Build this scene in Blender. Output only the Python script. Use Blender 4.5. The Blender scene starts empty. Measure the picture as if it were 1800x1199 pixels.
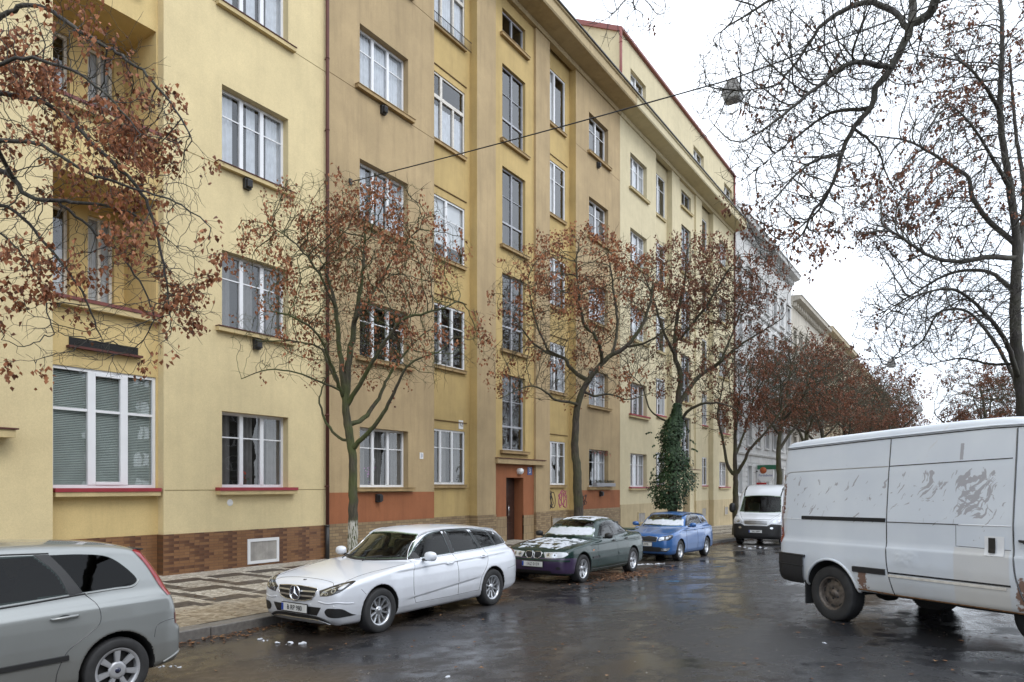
import bpy, bmesh, math, random
import numpy as np
from mathutils import Vector, Matrix, kdtree, bvhtree
from mathutils.geometry import delaunay_2d_cdt
R = math.radians
scene = bpy.context.scene
col = scene.collection
# ---------------------------------------------------------------- camera
YAW = R(33.22); FPX = 1240.0; HOR = 855.0; CAMZ = 2.12
cam_d = bpy.data.cameras.new('camera'); cam = bpy.data.objects.new('camera', cam_d); col.objects.link(cam)
cam.location = (0, 0, CAMZ); cam.rotation_euler = (R(90), 0, YAW)
cam_d.sensor_width = 36; cam_d.lens = 36 * FPX / 1800; cam_d.shift_y = (HOR - 599.5) / 1800
cam_d.clip_start = 0.05; cam_d.clip_end = 2000
scene.camera = cam
# ---------------------------------------------------------------- overcast sky, weak sun
SUN_EL, SUN_ROT = R(48), R(100)
world = bpy.data.worlds.new("World"); scene.world = world; world.use_nodes = True
nt = world.node_tree; nt.nodes.clear()
wo = nt.nodes.new('ShaderNodeOutputWorld'); bg = nt.nodes.new('ShaderNodeBackground')
sky = nt.nodes.new('ShaderNodeTexSky'); sky.sky_type = 'NISHITA'; sky.sun_disc = False
sky.sun_elevation = SUN_EL; sky.sun_rotation = SUN_ROT; sky.dust_density = 2.0
tc = nt.nodes.new('ShaderNodeTexCoord'); nz = nt.nodes.new('ShaderNodeTexNoise')
nz.inputs['Scale'].default_value = 2.2; nz.inputs['Detail'].default_value = 5
cr = nt.nodes.new('ShaderNodeValToRGB')
cr.color_ramp.elements[0].position = .30; cr.color_ramp.elements[0].color = (9.1, 10.0, 11.2, 1)
cr.color_ramp.elements[1].position = .72; cr.color_ramp.elements[1].color = (10.9, 11.5, 12.3, 1)
mx = nt.nodes.new('ShaderNodeMix'); mx.data_type = 'RGBA'; mx.inputs[0].default_value = .88
nt.links.new(tc.outputs['Generated'], nz.inputs['Vector']); nt.links.new(nz.outputs['Fac'], cr.inputs[0])
nt.links.new(sky.outputs[0], mx.inputs[6]); nt.links.new(cr.outputs[0], mx.inputs[7])
nt.links.new(mx.outputs[2], bg.inputs[0]); bg.inputs[1].default_value = 0.12
nt.links.new(bg.outputs[0], wo.inputs[0])
sun_d = bpy.data.lights.new('sun', 'SUN'); sun_d.energy = 0.7; sun_d.angle = R(25); sun_d.color = (1, .97, .93)
sun = bpy.data.objects.new('sun', sun_d); col.objects.link(sun)
sd = Vector((math.sin(SUN_ROT) * math.cos(SUN_EL), math.cos(SUN_ROT) * math.cos(SUN_EL), math.sin(SUN_EL)))
sun.rotation_euler = (-sd).to_track_quat('-Z', 'Y').to_euler(); sun.location = (10, 0, 40)
scene.view_settings.view_transform = 'Standard'; scene.view_settings.look = 'None'
scene.view_settings.exposure = 0.70; scene.view_settings.gamma = 1
try: scene.view_settings.use_curve_mapping = False
except Exception: pass
scene.cycles.max_bounces = 8; scene.cycles.transparent_max_bounces = 24; scene.cycles.caustics_reflective = False

CY, SY = math.cos(YAW), math.sin(YAW)
def at(px, py, depth):            # a measured picture point at a given distance -> world point
    l = (px - 900) / FPX * depth
    return Vector((l * CY - depth * SY, l * SY + depth * CY, CAMZ + (HOR - py) * depth / FPX))
def at_x(px, py, X):              # ... lying on the plane x = X
    a = (px - 900) / FPX
    return at(px, py, X / (a * CY - SY))
def gz(y):                        # height of the road along the street (it falls gently away)
    return float(np.interp(y, [-60, 11, 14, 20, 28, 50, 250], [.05, 0, -.02, -.11, -.25, -.80, -1.2]))
def cross(x):                     # camber: the carriageway rises towards its middle
    return float(np.interp(x, [-7.7, -7, -6, -5, -4, -3, -2, -1, 0, 3], [0, .01, .055, .12, .20, .29, .375, .44, .47, .50]))
def gx(y, x):                     # ground height incl. pavement
    return gz(y) + (.14 + (-9.0 - x) * .012 if x < -9.0 else cross(x))

# ---------------------------------------------------------------- tagging and mesh helpers
def tag(o, label=None, cat=None, group=None, kind=None):
    if label: o['label'] = label
    if cat: o['category'] = cat
    if group: o['group'] = group
    if kind: o['kind'] = kind
    return o
def empty(name, loc=(0, 0, 0), rz=0):
    o = bpy.data.objects.new(name, None); col.objects.link(o); o.location = loc; o.rotation_euler = (0, 0, rz)
    o.empty_display_size = .3
    return o
def copy_tree(o, parent=None):
    mi = o.matrix_parent_inverse.copy(); c = o.copy(); col.objects.link(c); c.parent = parent; c.matrix_parent_inverse = mi
    for ch in list(o.children): copy_tree(ch, c)
    return c
def mesh_obj(name, verts, faces, mats, parent=None, smooth=False, midx=None):
    me = bpy.data.meshes.new(name); me.from_pydata([tuple(v) for v in verts], [], [tuple(f) for f in faces])
    if not isinstance(mats, (list, tuple)): mats = [mats]
    for m in mats: me.materials.append(m)
    if midx is not None: me.polygons.foreach_set('material_index', np.asarray(midx, dtype=np.int32))
    if smooth: me.polygons.foreach_set('use_smooth', np.ones(len(me.polygons), dtype=bool))
    me.update()
    o = bpy.data.objects.new(name, me); col.objects.link(o)
    if parent: o.parent = parent
    return o
class MB:
    def __init__(s): s.v = []; s.f = []; s.m = []; s.sm = []
    def add(s, vs, fs, m=0, smooth=False):
        b = len(s.v); s.v += [tuple(v) for v in vs]
        for f in fs: s.f.append([i + b for i in f]); s.m.append(m); s.sm.append(smooth)
    def box(s, x0, x1, y0, y1, z0, z1, m=0):
        if x0 > x1: x0, x1 = x1, x0
        if y0 > y1: y0, y1 = y1, y0
        s.add([(x0,y0,z0),(x1,y0,z0),(x1,y1,z0),(x0,y1,z0),(x0,y0,z1),(x1,y0,z1),(x1,y1,z1),(x0,y1,z1)],
              [(0,3,2,1),(4,5,6,7),(0,1,5,4),(1,2,6,5),(2,3,7,6),(3,0,4,7)], m)
    def quad(s, a, b, c, d, m=0): s.add([a, b, c, d], [(0, 1, 2, 3)], m)
    def tube(s, pts, rad, n=8, m=0, cap=True):
        pts = [Vector(p) for p in pts]
        if not isinstance(rad, (list, tuple)): rad = [rad] * len(pts)
        up = Vector((0, 0, 1)); vs = []; prev = None
        for i, p in enumerate(pts):
            t = (pts[min(i + 1, len(pts) - 1)] - pts[max(i - 1, 0)]).normalized()
            if prev is None:
                a = t.cross(up)
                if a.length < .1: a = t.cross(Vector((1, 0, 0)))
            else: a = prev - t * prev.dot(t)
            a.normalize(); prev = a; b = t.cross(a)
            for k in range(n):
                an = 2 * math.pi * k / n; vs.append(p + (a * math.cos(an) + b * math.sin(an)) * rad[i])
        fs = [(i*n+k, i*n+(k+1)%n, (i+1)*n+(k+1)%n, (i+1)*n+k) for i in range(len(pts)-1) for k in range(n)]
        if cap: fs += [tuple(range(n))[::-1], tuple(range((len(pts)-1)*n, len(pts)*n))]
        s.add(vs, fs, m, True)
    def lathe(s, prof, n=32, m=0, axis='y', c=(0, 0, 0), closed=False):   # prof = [(r, h)] round an axis
        vs = []
        for r, h in prof:
            for k in range(n):
                a = 2 * math.pi * k / n; u, w = r * math.cos(a), r * math.sin(a)
                p = {'y': (u, h, w), 'z': (u, w, h), 'x': (h, u, w)}[axis]
                vs.append((p[0] + c[0], p[1] + c[1], p[2] + c[2]))
        L = len(prof)
        fs = [(i*n+k, i*n+(k+1)%n, ((i+1)%L)*n+(k+1)%n, ((i+1)%L)*n+k) for i in range(L if closed else L-1) for k in range(n)]
        s.add(vs, fs, m, True)
    def prism(s, poly, fn, d0, d1, m=0):   # poly 2D, fn(u,v,d)->xyz
        n = len(poly)
        s.add([fn(u, v, d0) for u, v in poly] + [fn(u, v, d1) for u, v in poly],
              [tuple(range(n))[::-1], tuple(range(n, 2*n))] + [(i, (i+1)%n, (i+1)%n+n, i+n) for i in range(n)], m)
    def build(s, name, mats, parent=None):
        o = mesh_obj(name, s.v, s.f, mats, parent, midx=s.m)
        o.data.polygons.foreach_set('use_smooth', np.array(s.sm, dtype=bool)); o.data.update()
        return o
def bevel(o, w=.01, seg=2, ang=40):
    b = o.modifiers.new('bevel', 'BEVEL'); b.width = w; b.segments = seg; b.limit_method = 'ANGLE'; b.angle_limit = R(ang)
    return o
def text_mesh(name, body, size, mat, parent, loc, rot, sx=1.0, depth=.002):
    cu = bpy.data.curves.new(name, 'FONT'); cu.body = body; cu.size = size; cu.extrude = depth
    cu.align_x = 'CENTER'; cu.align_y = 'CENTER'; cu.resolution_u = 3
    to = bpy.data.objects.new('tmp_text', cu); col.objects.link(to)
    bpy.context.view_layer.update()
    me = bpy.data.meshes.new_from_object(to.evaluated_get(bpy.context.evaluated_depsgraph_get()))
    bpy.data.objects.remove(to)
    me.materials.clear(); me.materials.append(mat)
    o = bpy.data.objects.new(name, me); col.objects.link(o); o.parent = parent
    o.location = loc; o.rotation_euler = rot; o.scale = (sx, 1, 1)
    return o

# ---------------------------------------------------------------- materials
def mat(name, base=(.5, .5, .5), rough=.6, metal=0., var=0., vscale=3., bump=0., bscale=40., coat=0., spec=.5, stain=0., base2=None, rvar=0.):
    m = bpy.data.materials.new(name); m.use_nodes = True; n = m.node_tree; b = n.nodes['Principled BSDF']
    b.inputs['Roughness'].default_value = rough; b.inputs['Metallic'].default_value = metal
    b.inputs['Coat Weight'].default_value = coat; b.inputs['Coat Roughness'].default_value = .04
    b.inputs['Specular IOR Level'].default_value = spec
    b.inputs['Base Color'].default_value = (*base, 1)
    tc = n.nodes.new('ShaderNodeTexCoord'); out = None
    if var or base2 or rvar:
        nz = n.nodes.new('ShaderNodeTexNoise'); nz.inputs['Scale'].default_value = vscale; nz.inputs['Detail'].default_value = 6
        n.links.new(tc.outputs['Object'], nz.inputs['Vector'])
        r = n.nodes.new('ShaderNodeValToRGB')
        b2 = base2 if base2 else tuple(min(1, c * (1 + var)) for c in base)
        b1 = base if base2 else tuple(c * (1 - var) for c in base)
        r.color_ramp.elements[0].position = .32; r.color_ramp.elements[0].color = (*b1, 1)
        r.color_ramp.elements[1].position = .68; r.color_ramp.elements[1].color = (*b2, 1)
        n.links.new(nz.outputs['Fac'], r.inputs[0]); out = r.outputs[0]
        if rvar:
            mr = n.nodes.new('ShaderNodeMapRange'); mr.inputs[1].default_value = .3; mr.inputs[2].default_value = .7
            mr.inputs[3].default_value = rough - rvar; mr.inputs[4].default_value = rough + rvar
            n.links.new(nz.outputs['Fac'], mr.inputs[0]); n.links.new(mr.outputs[0], b.inputs['Roughness'])
    if stain:
        gr_ = n.nodes.new('ShaderNodeTexNoise'); gr_.inputs['Scale'].default_value = 55; gr_.inputs['Detail'].default_value = 3; n.links.new(tc.outputs['Object'], gr_.inputs['Vector'])
        bl_ = n.nodes.new('ShaderNodeTexNoise'); bl_.inputs['Scale'].default_value = 2.6; bl_.inputs['Detail'].default_value = 8; bl_.inputs['Roughness'].default_value = .7; n.links.new(tc.outputs['Object'], bl_.inputs['Vector'])
        g1_ = n.nodes.new('ShaderNodeMapRange'); g1_.inputs[1].default_value = .25; g1_.inputs[2].default_value = .75; g1_.inputs[3].default_value = .91; g1_.inputs[4].default_value = 1.07; n.links.new(gr_.outputs['Fac'], g1_.inputs[0])
        g2_ = n.nodes.new('ShaderNodeMapRange'); g2_.inputs[1].default_value = .3; g2_.inputs[2].default_value = .7; g2_.inputs[3].default_value = .93; g2_.inputs[4].default_value = 1.04; n.links.new(bl_.outputs['Fac'], g2_.inputs[0])
        gm_ = n.nodes.new('ShaderNodeMath'); gm_.operation = 'MULTIPLY'; n.links.new(g1_.outputs[0], gm_.inputs[0]); n.links.new(g2_.outputs[0], gm_.inputs[1])
        hv_ = n.nodes.new('ShaderNodeHueSaturation'); hv_.inputs['Color'].default_value = (*base, 1); n.links.new(gm_.outputs[0], hv_.inputs['Value'])
        if out: n.links.new(out, hv_.inputs['Color'])
        out = hv_.outputs[0]
        mp = n.nodes.new('ShaderNodeMapping'); mp.inputs['Scale'].default_value = (2.2, 2.2, .22)
        n.links.new(tc.outputs['Object'], mp.inputs[0])
        ns = n.nodes.new('ShaderNodeTexNoise'); ns.inputs['Scale'].default_value = 1.6; ns.inputs['Detail'].default_value = 7; ns.inputs['Roughness'].default_value = .65
        n.links.new(mp.outputs[0], ns.inputs['Vector'])
        rs = n.nodes.new('ShaderNodeMapRange'); rs.inputs[1].default_value = .48; rs.inputs[2].default_value = .72; rs.inputs[3].default_value = 0; rs.inputs[4].default_value = stain
        n.links.new(ns.outputs['Fac'], rs.inputs[0])
        mm = n.nodes.new('ShaderNodeMix'); mm.data_type = 'RGBA'; mm.inputs[7].default_value = (base[0]*.42, base[1]*.40, base[2]*.42, 1)
        if out: n.links.new(out, mm.inputs[6])
        else: mm.inputs[6].default_value = (*base, 1)
        n.links.new(rs.outputs[0], mm.inputs[0]); out = mm.outputs[2]
    if out: n.links.new(out, b.inputs['Base Color'])
    if bump:
        nb = n.nodes.new('ShaderNodeTexNoise'); nb.inputs['Scale'].default_value = bscale; nb.inputs['Detail'].default_value = 4
        bp = n.nodes.new('ShaderNodeBump'); bp.inputs['Strength'].default_value = bump; bp.inputs['Distance'].default_value = .01
        n.links.new(tc.outputs['Object'], nb.inputs['Vector']); n.links.new(nb.outputs['Fac'], bp.inputs['Height'])
        n.links.new(bp.outputs[0], b.inputs['Normal'])
    return m
def glass_mat(name, tint=(.6, .65, .65), rough=.01, boost=1.45):
    m = bpy.data.materials.new(name); m.use_nodes = True; n = m.node_tree; n.nodes.clear()
    o = n.nodes.new('ShaderNodeOutputMaterial'); mix = n.nodes.new('ShaderNodeMixShader')
    tr = n.nodes.new('ShaderNodeBsdfTransparent'); tr.inputs[0].default_value = (*tint, 1)
    gl = n.nodes.new('ShaderNodeBsdfGlossy'); gl.inputs['Roughness'].default_value = rough
    lw = n.nodes.new('ShaderNodeLayerWeight'); lw.inputs[0].default_value = .5; f0 = ((boost - 1)/(boost + 1))**2
    pw = n.nodes.new('ShaderNodeMath'); pw.operation = 'POWER'; pw.inputs[1].default_value = 4.; n.links.new(lw.outputs['Facing'], pw.inputs[0])
    fr = n.nodes.new('ShaderNodeMapRange'); fr.inputs[3].default_value = f0; fr.inputs[4].default_value = 1.; n.links.new(pw.outputs[0], fr.inputs[0])
    tc = n.nodes.new('ShaderNodeTexCoord'); nz = n.nodes.new('ShaderNodeTexNoise'); nz.inputs['Scale'].default_value = 1.3
    bp = n.nodes.new('ShaderNodeBump'); bp.inputs['Strength'].default_value = .06; bp.inputs['Distance'].default_value = .05
    n.links.new(tc.outputs['Object'], nz.inputs['Vector']); n.links.new(nz.outputs['Fac'], bp.inputs['Height']); n.links.new(bp.outputs[0], gl.inputs['Normal'])
    n.links.new(fr.outputs[0], mix.inputs[0]); n.links.new(tr.outputs[0], mix.inputs[1]); n.links.new(gl.outputs[0], mix.inputs[2])
    n.links.new(mix.outputs[0], o.inputs[0])
    return m
M = {}
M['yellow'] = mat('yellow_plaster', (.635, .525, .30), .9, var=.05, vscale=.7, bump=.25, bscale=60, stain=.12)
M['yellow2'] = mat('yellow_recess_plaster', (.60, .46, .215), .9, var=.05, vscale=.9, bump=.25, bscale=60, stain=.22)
M['tan'] = mat('tan_plaster', (.405, .302, .168), .9, var=.10, vscale=.8, bump=.25, bscale=60, stain=.32)
M['ochre'] = mat('ochre_plaster', (.48, .350, .148), .9, var=.09, vscale=.8, bump=.25, bscale=60, stain=.25)
M['orange'] = mat('orange_plaster', (.30, .110, .046), .85, var=.07, vscale=1.2, bump=.2, bscale=60, stain=.3)
M['cream'] = mat('cream_plaster', (.57, .50, .33), .9, var=.05, vscale=.8, bump=.2, bscale=60, stain=.14)
M['soffit'] = mat('soffit_plaster', (.42, .33, .19), .9, var=.08, vscale=1.5, stain=.3)
M['stucco'] = mat('pale_stucco', (.56, .56, .55), .9, var=.08, vscale=.8, stain=.45)
M['stucco2'] = mat('beige_stucco', (.52, .44, .31), .9, var=.08, vscale=.8, stain=.4)
M['stucco3'] = mat('weathered_stucco', (.45, .36, .24), .9, var=.08, vscale=.8, stain=.4)
M['stucco4'] = mat('light_beige_stucco', (.50, .465, .40), .9, var=.08, vscale=.8, stain=.4)
M['greyfac'] = mat('grey_facade', (.14, .135, .125), .9, var=.1, vscale=.8, stain=.3)
M['redmetal'] = mat('red_sheet_metal', (.28, .030, .040), .45, var=.12, vscale=4)
M['rustred'] = mat('oxide_red_metal', (.085, .024, .018), .7, var=.15, vscale=3)
M['slate'] = mat('roof_sheet', (.09, .09, .095), .6)
M['winwhite'] = mat('white_window_paint', (.72, .73, .75), .45, var=.03, vscale=3)
M['winold'] = mat('old_window_paint', (.60, .57, .52), .6, var=.14, vscale=14)
M['wingrey'] = mat('grey_window_paint', (.36, .37, .40), .55, var=.08, vscale=9)
M['sill'] = mat('sill_plaster', (.36, .25, .12), .85, var=.12, vscale=3, stain=.4)
M['sillyel'] = mat('yellow_sill_plaster', (.53, .42, .22), .85, var=.08, vscale=3, stain=.2)
M['pane'] = glass_mat('window_glass', (.90, .92, .93), .01, 2.0)
M['curtain'] = mat('net_curtain', (.56, .58, .62), .9, var=.1, vscale=6)
M['drape'] = mat('grey_drape', (.13, .125, .12), .9, var=.15, vscale=6)
M['roller'] = mat('pale_roller_blind', (.62, .63, .64), .9, var=.05)
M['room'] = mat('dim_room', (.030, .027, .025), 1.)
M['black'] = mat('black_plastic', (.018, .018, .019), .45)
M['blackm'] = mat('matt_black', (.012, .012, .012), .9)
M['chrome'] = mat('chrome', (.75, .76, .78), .12, 1.)
M['alloy'] = mat('alloy_metal', (.52, .53, .55), .3, .9)
M['rubber'] = mat('tyre_rubber', (.022, .022, .023), .75, var=.3, vscale=8)
M['snow'] = mat('wet_snow', (.55, .58, .63), .6, var=.06, vscale=12, bump=.6, bscale=50)
M['granite'] = mat('granite_kerb', (.15, .14, .13), .5, var=.2, vscale=18, bump=.2, bscale=80)
M['wood_door'] = mat('dark_wood', (.045, .022, .016), .4, var=.4, vscale=7, stain=.3)
M['white'] = mat('white_paint', (.72, .72, .72), .5)
M['blue_enamel'] = mat('blue_enamel', (.02, .05, .22), .3)
# ================================================================ GROUND
def sheet(name, xs, ys, zf, m, label_kind='structure'):
    v = [(x, y, zf(x, y)) for y in ys for x in xs]; n = len(xs)
    f = [(j*n+i, j*n+i+1, (j+1)*n+i+1, (j+1)*n+i) for j in range(len(ys)-1) for i in range(n-1)]
    o = mesh_obj(name, v, f, m, smooth=True); tag(o, kind=label_kind); return o
def ramp(n, src, p0, c0, p1, c1):
    r = n.nodes.new('ShaderNodeValToRGB'); r.color_ramp.elements[0].position = p0; r.color_ramp.elements[0].color = (*c0, 1)
    r.color_ramp.elements[1].position = p1; r.color_ramp.elements[1].color = (*c1, 1); n.links.new(src, r.inputs[0]); return r.outputs[0]
def noise(n, vec, s, d=5, rough=.5):
    z = n.nodes.new('ShaderNodeTexNoise'); z.inputs['Scale'].default_value = s; z.inputs['Detail'].default_value = d
    z.inputs['Roughness'].default_value = rough; n.links.new(vec, z.inputs['Vector']); return z.outputs['Fac']
def math_(n, op, a, b=None, c=None):
    q = n.nodes.new('ShaderNodeMath'); q.operation = op
    for i, x in enumerate((a, b, c)):
        if x is None: continue
        if isinstance(x, (int, float)): q.inputs[i].default_value = x
        else: n.links.new(x, q.inputs[i])
    return q.outputs[0]
def mixc(n, f, a, b):
    q = n.nodes.new('ShaderNodeMix'); q.data_type = 'RGBA'
    if isinstance(f, (int, float)): q.inputs[0].default_value = f
    else: n.links.new(f, q.inputs[0])
    for i, x in ((6, a), (7, b)):
        if isinstance(x, tuple): q.inputs[i].default_value = (*x, 1)
        else: n.links.new(x, q.inputs[i])
    return q.outputs[2]
def new_mat(name):
    m = bpy.data.materials.new(name); m.use_nodes = True; n = m.node_tree
    tc = n.nodes.new('ShaderNodeTexCoord'); return m, n, n.nodes['Principled BSDF'], tc.outputs['Object']
def maprange(n, s, a, b, c, d, smooth=False):
    q = n.nodes.new('ShaderNodeMapRange'); n.links.new(s, q.inputs[0])
    for i, x in enumerate((a, b, c, d)): q.inputs[i + 1].default_value = x
    if smooth: q.interpolation_type = 'SMOOTHSTEP'
    return q.outputs[0]
# wet asphalt: dark aggregate, puddled film with varying roughness
m, n, b, oc = new_mat('wet_asphalt')
sep = n.nodes.new('ShaderNodeSeparateXYZ'); n.links.new(oc, sep.inputs[0])
agg = noise(n, oc, 130, 3, .7); big = noise(n, oc, .55, 5, .55); mid = noise(n, oc, 3.5, 6, .6)
vor = n.nodes.new('ShaderNodeTexVoronoi'); vor.inputs['Scale'].default_value = 75; n.links.new(oc, vor.inputs['Vector'])
c1 = ramp(n, agg, .35, (.010, .011, .014), .75, (.052, .053, .058))
dirt = maprange(n, math_(n, 'ADD', sep.outputs[0], math_(n, 'MULTIPLY', math_(n, 'SUBTRACT', mid, .5), 1.6)), -7.6, -6.6, 1., 0., True)
ylim = maprange(n, math_(n, 'ADD', sep.outputs[1], math_(n, 'MULTIPLY', math_(n, 'SUBTRACT', big, .5), 3.)), 4.5, 6.5, 1., 0., True)
xl = maprange(n, math_(n, 'ADD', sep.outputs[0], math_(n, 'MULTIPLY', math_(n, 'SUBTRACT', big, .5), 2.)), -5.6, -4.6, 1., 0., True)
gl_ = math_(n, 'MULTIPLY', ylim, xl); dmask = math_(n, 'MAXIMUM', math_(n, 'MULTIPLY', dirt, .32), math_(n, 'MULTIPLY', gl_, .65))
dcol = ramp(n, agg, .3, (.045, .030, .018), .75, (.15, .11, .07))
c2 = mixc(n, dmask, c1, dcol)
warm = math_(n, 'MULTIPLY', maprange(n, big, .45, .7, 0, 1), .22)
c3 = mixc(n, warm, c2, (.034, .028, .022))
spk = math_(n, 'MULTIPLY', math_(n, 'LESS_THAN', vor.outputs['Distance'], .10), math_(n, 'GREATER_THAN', noise(n, oc, 11, 2), .52))
c4 = mixc(n, math_(n, 'MULTIPLY', spk, .6), c3, (.24, .235, .22))
n.links.new(c4, b.inputs['Base Color'])
wet = math_(n, 'ADD', math_(n, 'MULTIPLY', big, .6), math_(n, 'MULTIPLY', mid, .4))
rg = maprange(n, wet, .42, .56, .40, .10, True)
n.links.new(math_(n, 'ADD', rg, math_(n, 'MULTIPLY', dmask, .22)), b.inputs['Roughness'])
bp = n.nodes.new('ShaderNodeBump'); bp.inputs['Distance'].default_value = .006
bs = maprange(n, wet, .42, .58, .50, .09, True); n.links.new(bs, bp.inputs['Strength'])
n.links.new(math_(n, 'ADD', agg, math_(n, 'MULTIPLY', noise(n, oc, 28, 4), .8)), bp.inputs['Height']); n.links.new(bp.outputs[0], b.inputs['Normal'])
b.inputs['Specular IOR Level'].default_value = .40
M['asphalt'] = m
# mosaic pavement with the dark stepped pattern
m, n, b, oc = new_mat('mosaic_pavement')
sep = n.nodes.new('ShaderNodeSeparateXYZ'); n.links.new(oc, sep.inputs[0]); X, Y = sep.outputs[0], sep.outputs[1]
vor = n.nodes.new('ShaderNodeTexVoronoi'); vor.inputs['Scale'].default_value = 15; vor.inputs['Randomness'].default_value = .55; n.links.new(oc, vor.inputs['Vector'])
ved = n.nodes.new('ShaderNodeTexVoronoi'); ved.feature = 'DISTANCE_TO_EDGE'; ved.inputs['Scale'].default_value = 15; ved.inputs['Randomness'].default_value = .55; n.links.new(oc, ved.inputs['Vector'])
rnd = n.nodes.new('ShaderNodeSeparateColor'); n.links.new(vor.outputs['Color'], rnd.inputs[0])
light = ramp(n, rnd.outputs[0], 0., (.30, .265, .21), 1., (.62, .58, .50))
brown = ramp(n, rnd.outputs[1], 0., (.17, .125, .075), 1., (.40, .34, .25))
dark = ramp(n, rnd.outputs[2], 0., (.040, .032, .028), 1., (.095, .078, .065))
v = math_(n, 'DIVIDE', math_(n, 'ADD', X, 13.75), 1.28); row = math_(n, 'FLOOR', v); fv = math_(n, 'FRACT', v)
u = math_(n, 'ADD', Y, math_(n, 'MULTIPLY', row, .38)); fu = math_(n, 'FRACT', math_(n, 'ADD', u, 20.))
barA = math_(n, 'MULTIPLY', math_(n, 'LESS_THAN', fv, .36), math_(n, 'LESS_THAN', fu, .80))
fu2 = math_(n, 'FRACT', math_(n, 'ADD', u, 20.38))
barB = math_(n, 'MULTIPLY', math_(n, 'GREATER_THAN', fv, .30), math_(n, 'MULTIPLY', math_(n, 'LESS_THAN', fu2, .26), math_(n, 'LESS_THAN', fv, .97)))
inb = math_(n, 'MULTIPLY', math_(n, 'GREATER_THAN', X, -13.75), math_(n, 'LESS_THAN', X, -10.55))
pat = math_(n, 'MULTIPLY', math_(n, 'MAXIMUM', barA, barB), inb)
base = mixc(n, maprange(n, X, -11.2, -10.2, 0, 1), light, brown)
cc = mixc(n, pat, base, dark)
cc = mixc(n, maprange(n, ved.outputs['Distance'], .0, .07, .75, 0.), cc, (.05, .042, .033))
cc = mixc(n, maprange(n, noise(n, oc, .9, 5), .5, .75, 0, .45), cc, (.10, .08, .06))
n.links.new(cc, b.inputs['Base Color'])
n.links.new(maprange(n, noise(n, oc, 1.3, 4), .4, .65, .62, .33), b.inputs['Roughness'])
bp = n.nodes.new('ShaderNodeBump'); bp.inputs['Distance'].default_value = .008; bp.inputs['Strength'].default_value = .6
n.links.new(maprange(n, ved.outputs['Distance'], 0, .12, 0, 1), bp.inputs['Height']); n.links.new(bp.outputs[0], b.inputs['Normal'])
M['mosaic'] = m
M['earth'] = mat('dark_ground', (.09, .075, .055), .9, var=.3, vscale=.3)

ys = [-60, -30, -15, -5] + list(np.arange(0, 60, 1.0)) + list(range(60, 160, 5)) + [160, 180, 200, 225, 250]
sheet('ground', [-400, -60, -14.6, 0, 9, 60, 400], [-400, -60] + ys[1:] + [400], lambda x, y: gz(y) - .03 - (.3 if (x > -14.7 and x < 10) else 0), M['earth'])
sheet('road', list(np.linspace(-9.02, 0, 40)) + [1, 2, 3, 5.5], ys, lambda x, y: gx(y, max(x, -9)), M['asphalt'])
sheet('pavement', [-16.0, -13, -11, -9.29], ys, lambda x, y: gx(y, x), M['mosaic'])
sheet('opposite_pavement', [5.8, 8, 11, 16.2], ys, lambda x, y: gz(y) + .64 + (x - 5.5) * .012, M['mosaic'])
# granite kerbs in 1.2 m stones
def kerb(name, x0, x1, dz=0):
    kb = MB(); random.seed(4)
    y = -60
    while y < 200:
        l = 1.2 if y < 70 else 6
        d = random.uniform(-.006, .006)
        a, c = gz(y) + .14 + d + dz, gz(y + l) + .14 + d + dz; g = .006
        kb.add([(x0,y+g,a-.35),(x1,y+g,a-.35),(x1,y+l-g,c-.35),(x0,y+l-g,c-.35),(x0,y+g,a),(x1,y+g,a),(x1,y+l-g,c),(x0,y+l-g,c)],
               [(0,3,2,1),(4,5,6,7),(0,1,5,4),(1,2,6,5),(2,3,7,6),(3,0,4,7)])
        y += l
    o = kb.build(name, M['granite']); tag(o, kind='structure'); bevel(o, .012, 1)
kerb('kerb', -9.30, -9.0); kerb('opposite_kerb', 5.5, 5.8, .5)
# ================================================================ BUILDINGS (street front on x = -14.5)
FX = -14.5
def par(o, root):
    o.parent = root; o.matrix_parent_inverse = Matrix.Translation(-Vector(root.location)); return o
def panel(mb, X, y0, y1, z0, z1, holes=(), m=0, depth=.2, face=1):
    holes = [h for h in holes if h[0] < y1 and h[1] > y0 and h[2] < z1 and h[3] > z0]
    ysx = sorted({y0, y1} | {min(max(h[i], y0), y1) for h in holes for i in (0, 1)})
    zs = sorted({z0, z1} | {min(max(h[i], z0), z1) for h in holes for i in (2, 3)})
    for a, b in zip(ysx, ysx[1:]):
        for c, d in zip(zs, zs[1:]):
            ym, zm = (a + b) / 2, (c + d) / 2
            if any(h[0] < ym < h[1] and h[2] < zm < h[3] for h in holes): continue
            q = [(X, a, c), (X, b, c), (X, b, d), (X, a, d)]
            mb.quad(*(q if face > 0 else q[::-1]), m)
    for h in holes:
        a, b, c, d = h[:4]; dd = (h[4] if len(h) > 4 else depth) + .05; Xi = X - face * dd
        for q in ([(X,a,c),(X,a,d),(Xi,a,d),(Xi,a,c)], [(X,b,c),(Xi,b,c),(Xi,b,d),(X,b,d)], [(X,a,d),(X,b,d),(Xi,b,d),(Xi,a,d)], [(X,a,c),(Xi,a,c),(Xi,b,c),(X,b,c)]):
            mb.quad(*(q if face > 0 else q[::-1]), m)
rw = random.Random(11)
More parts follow.
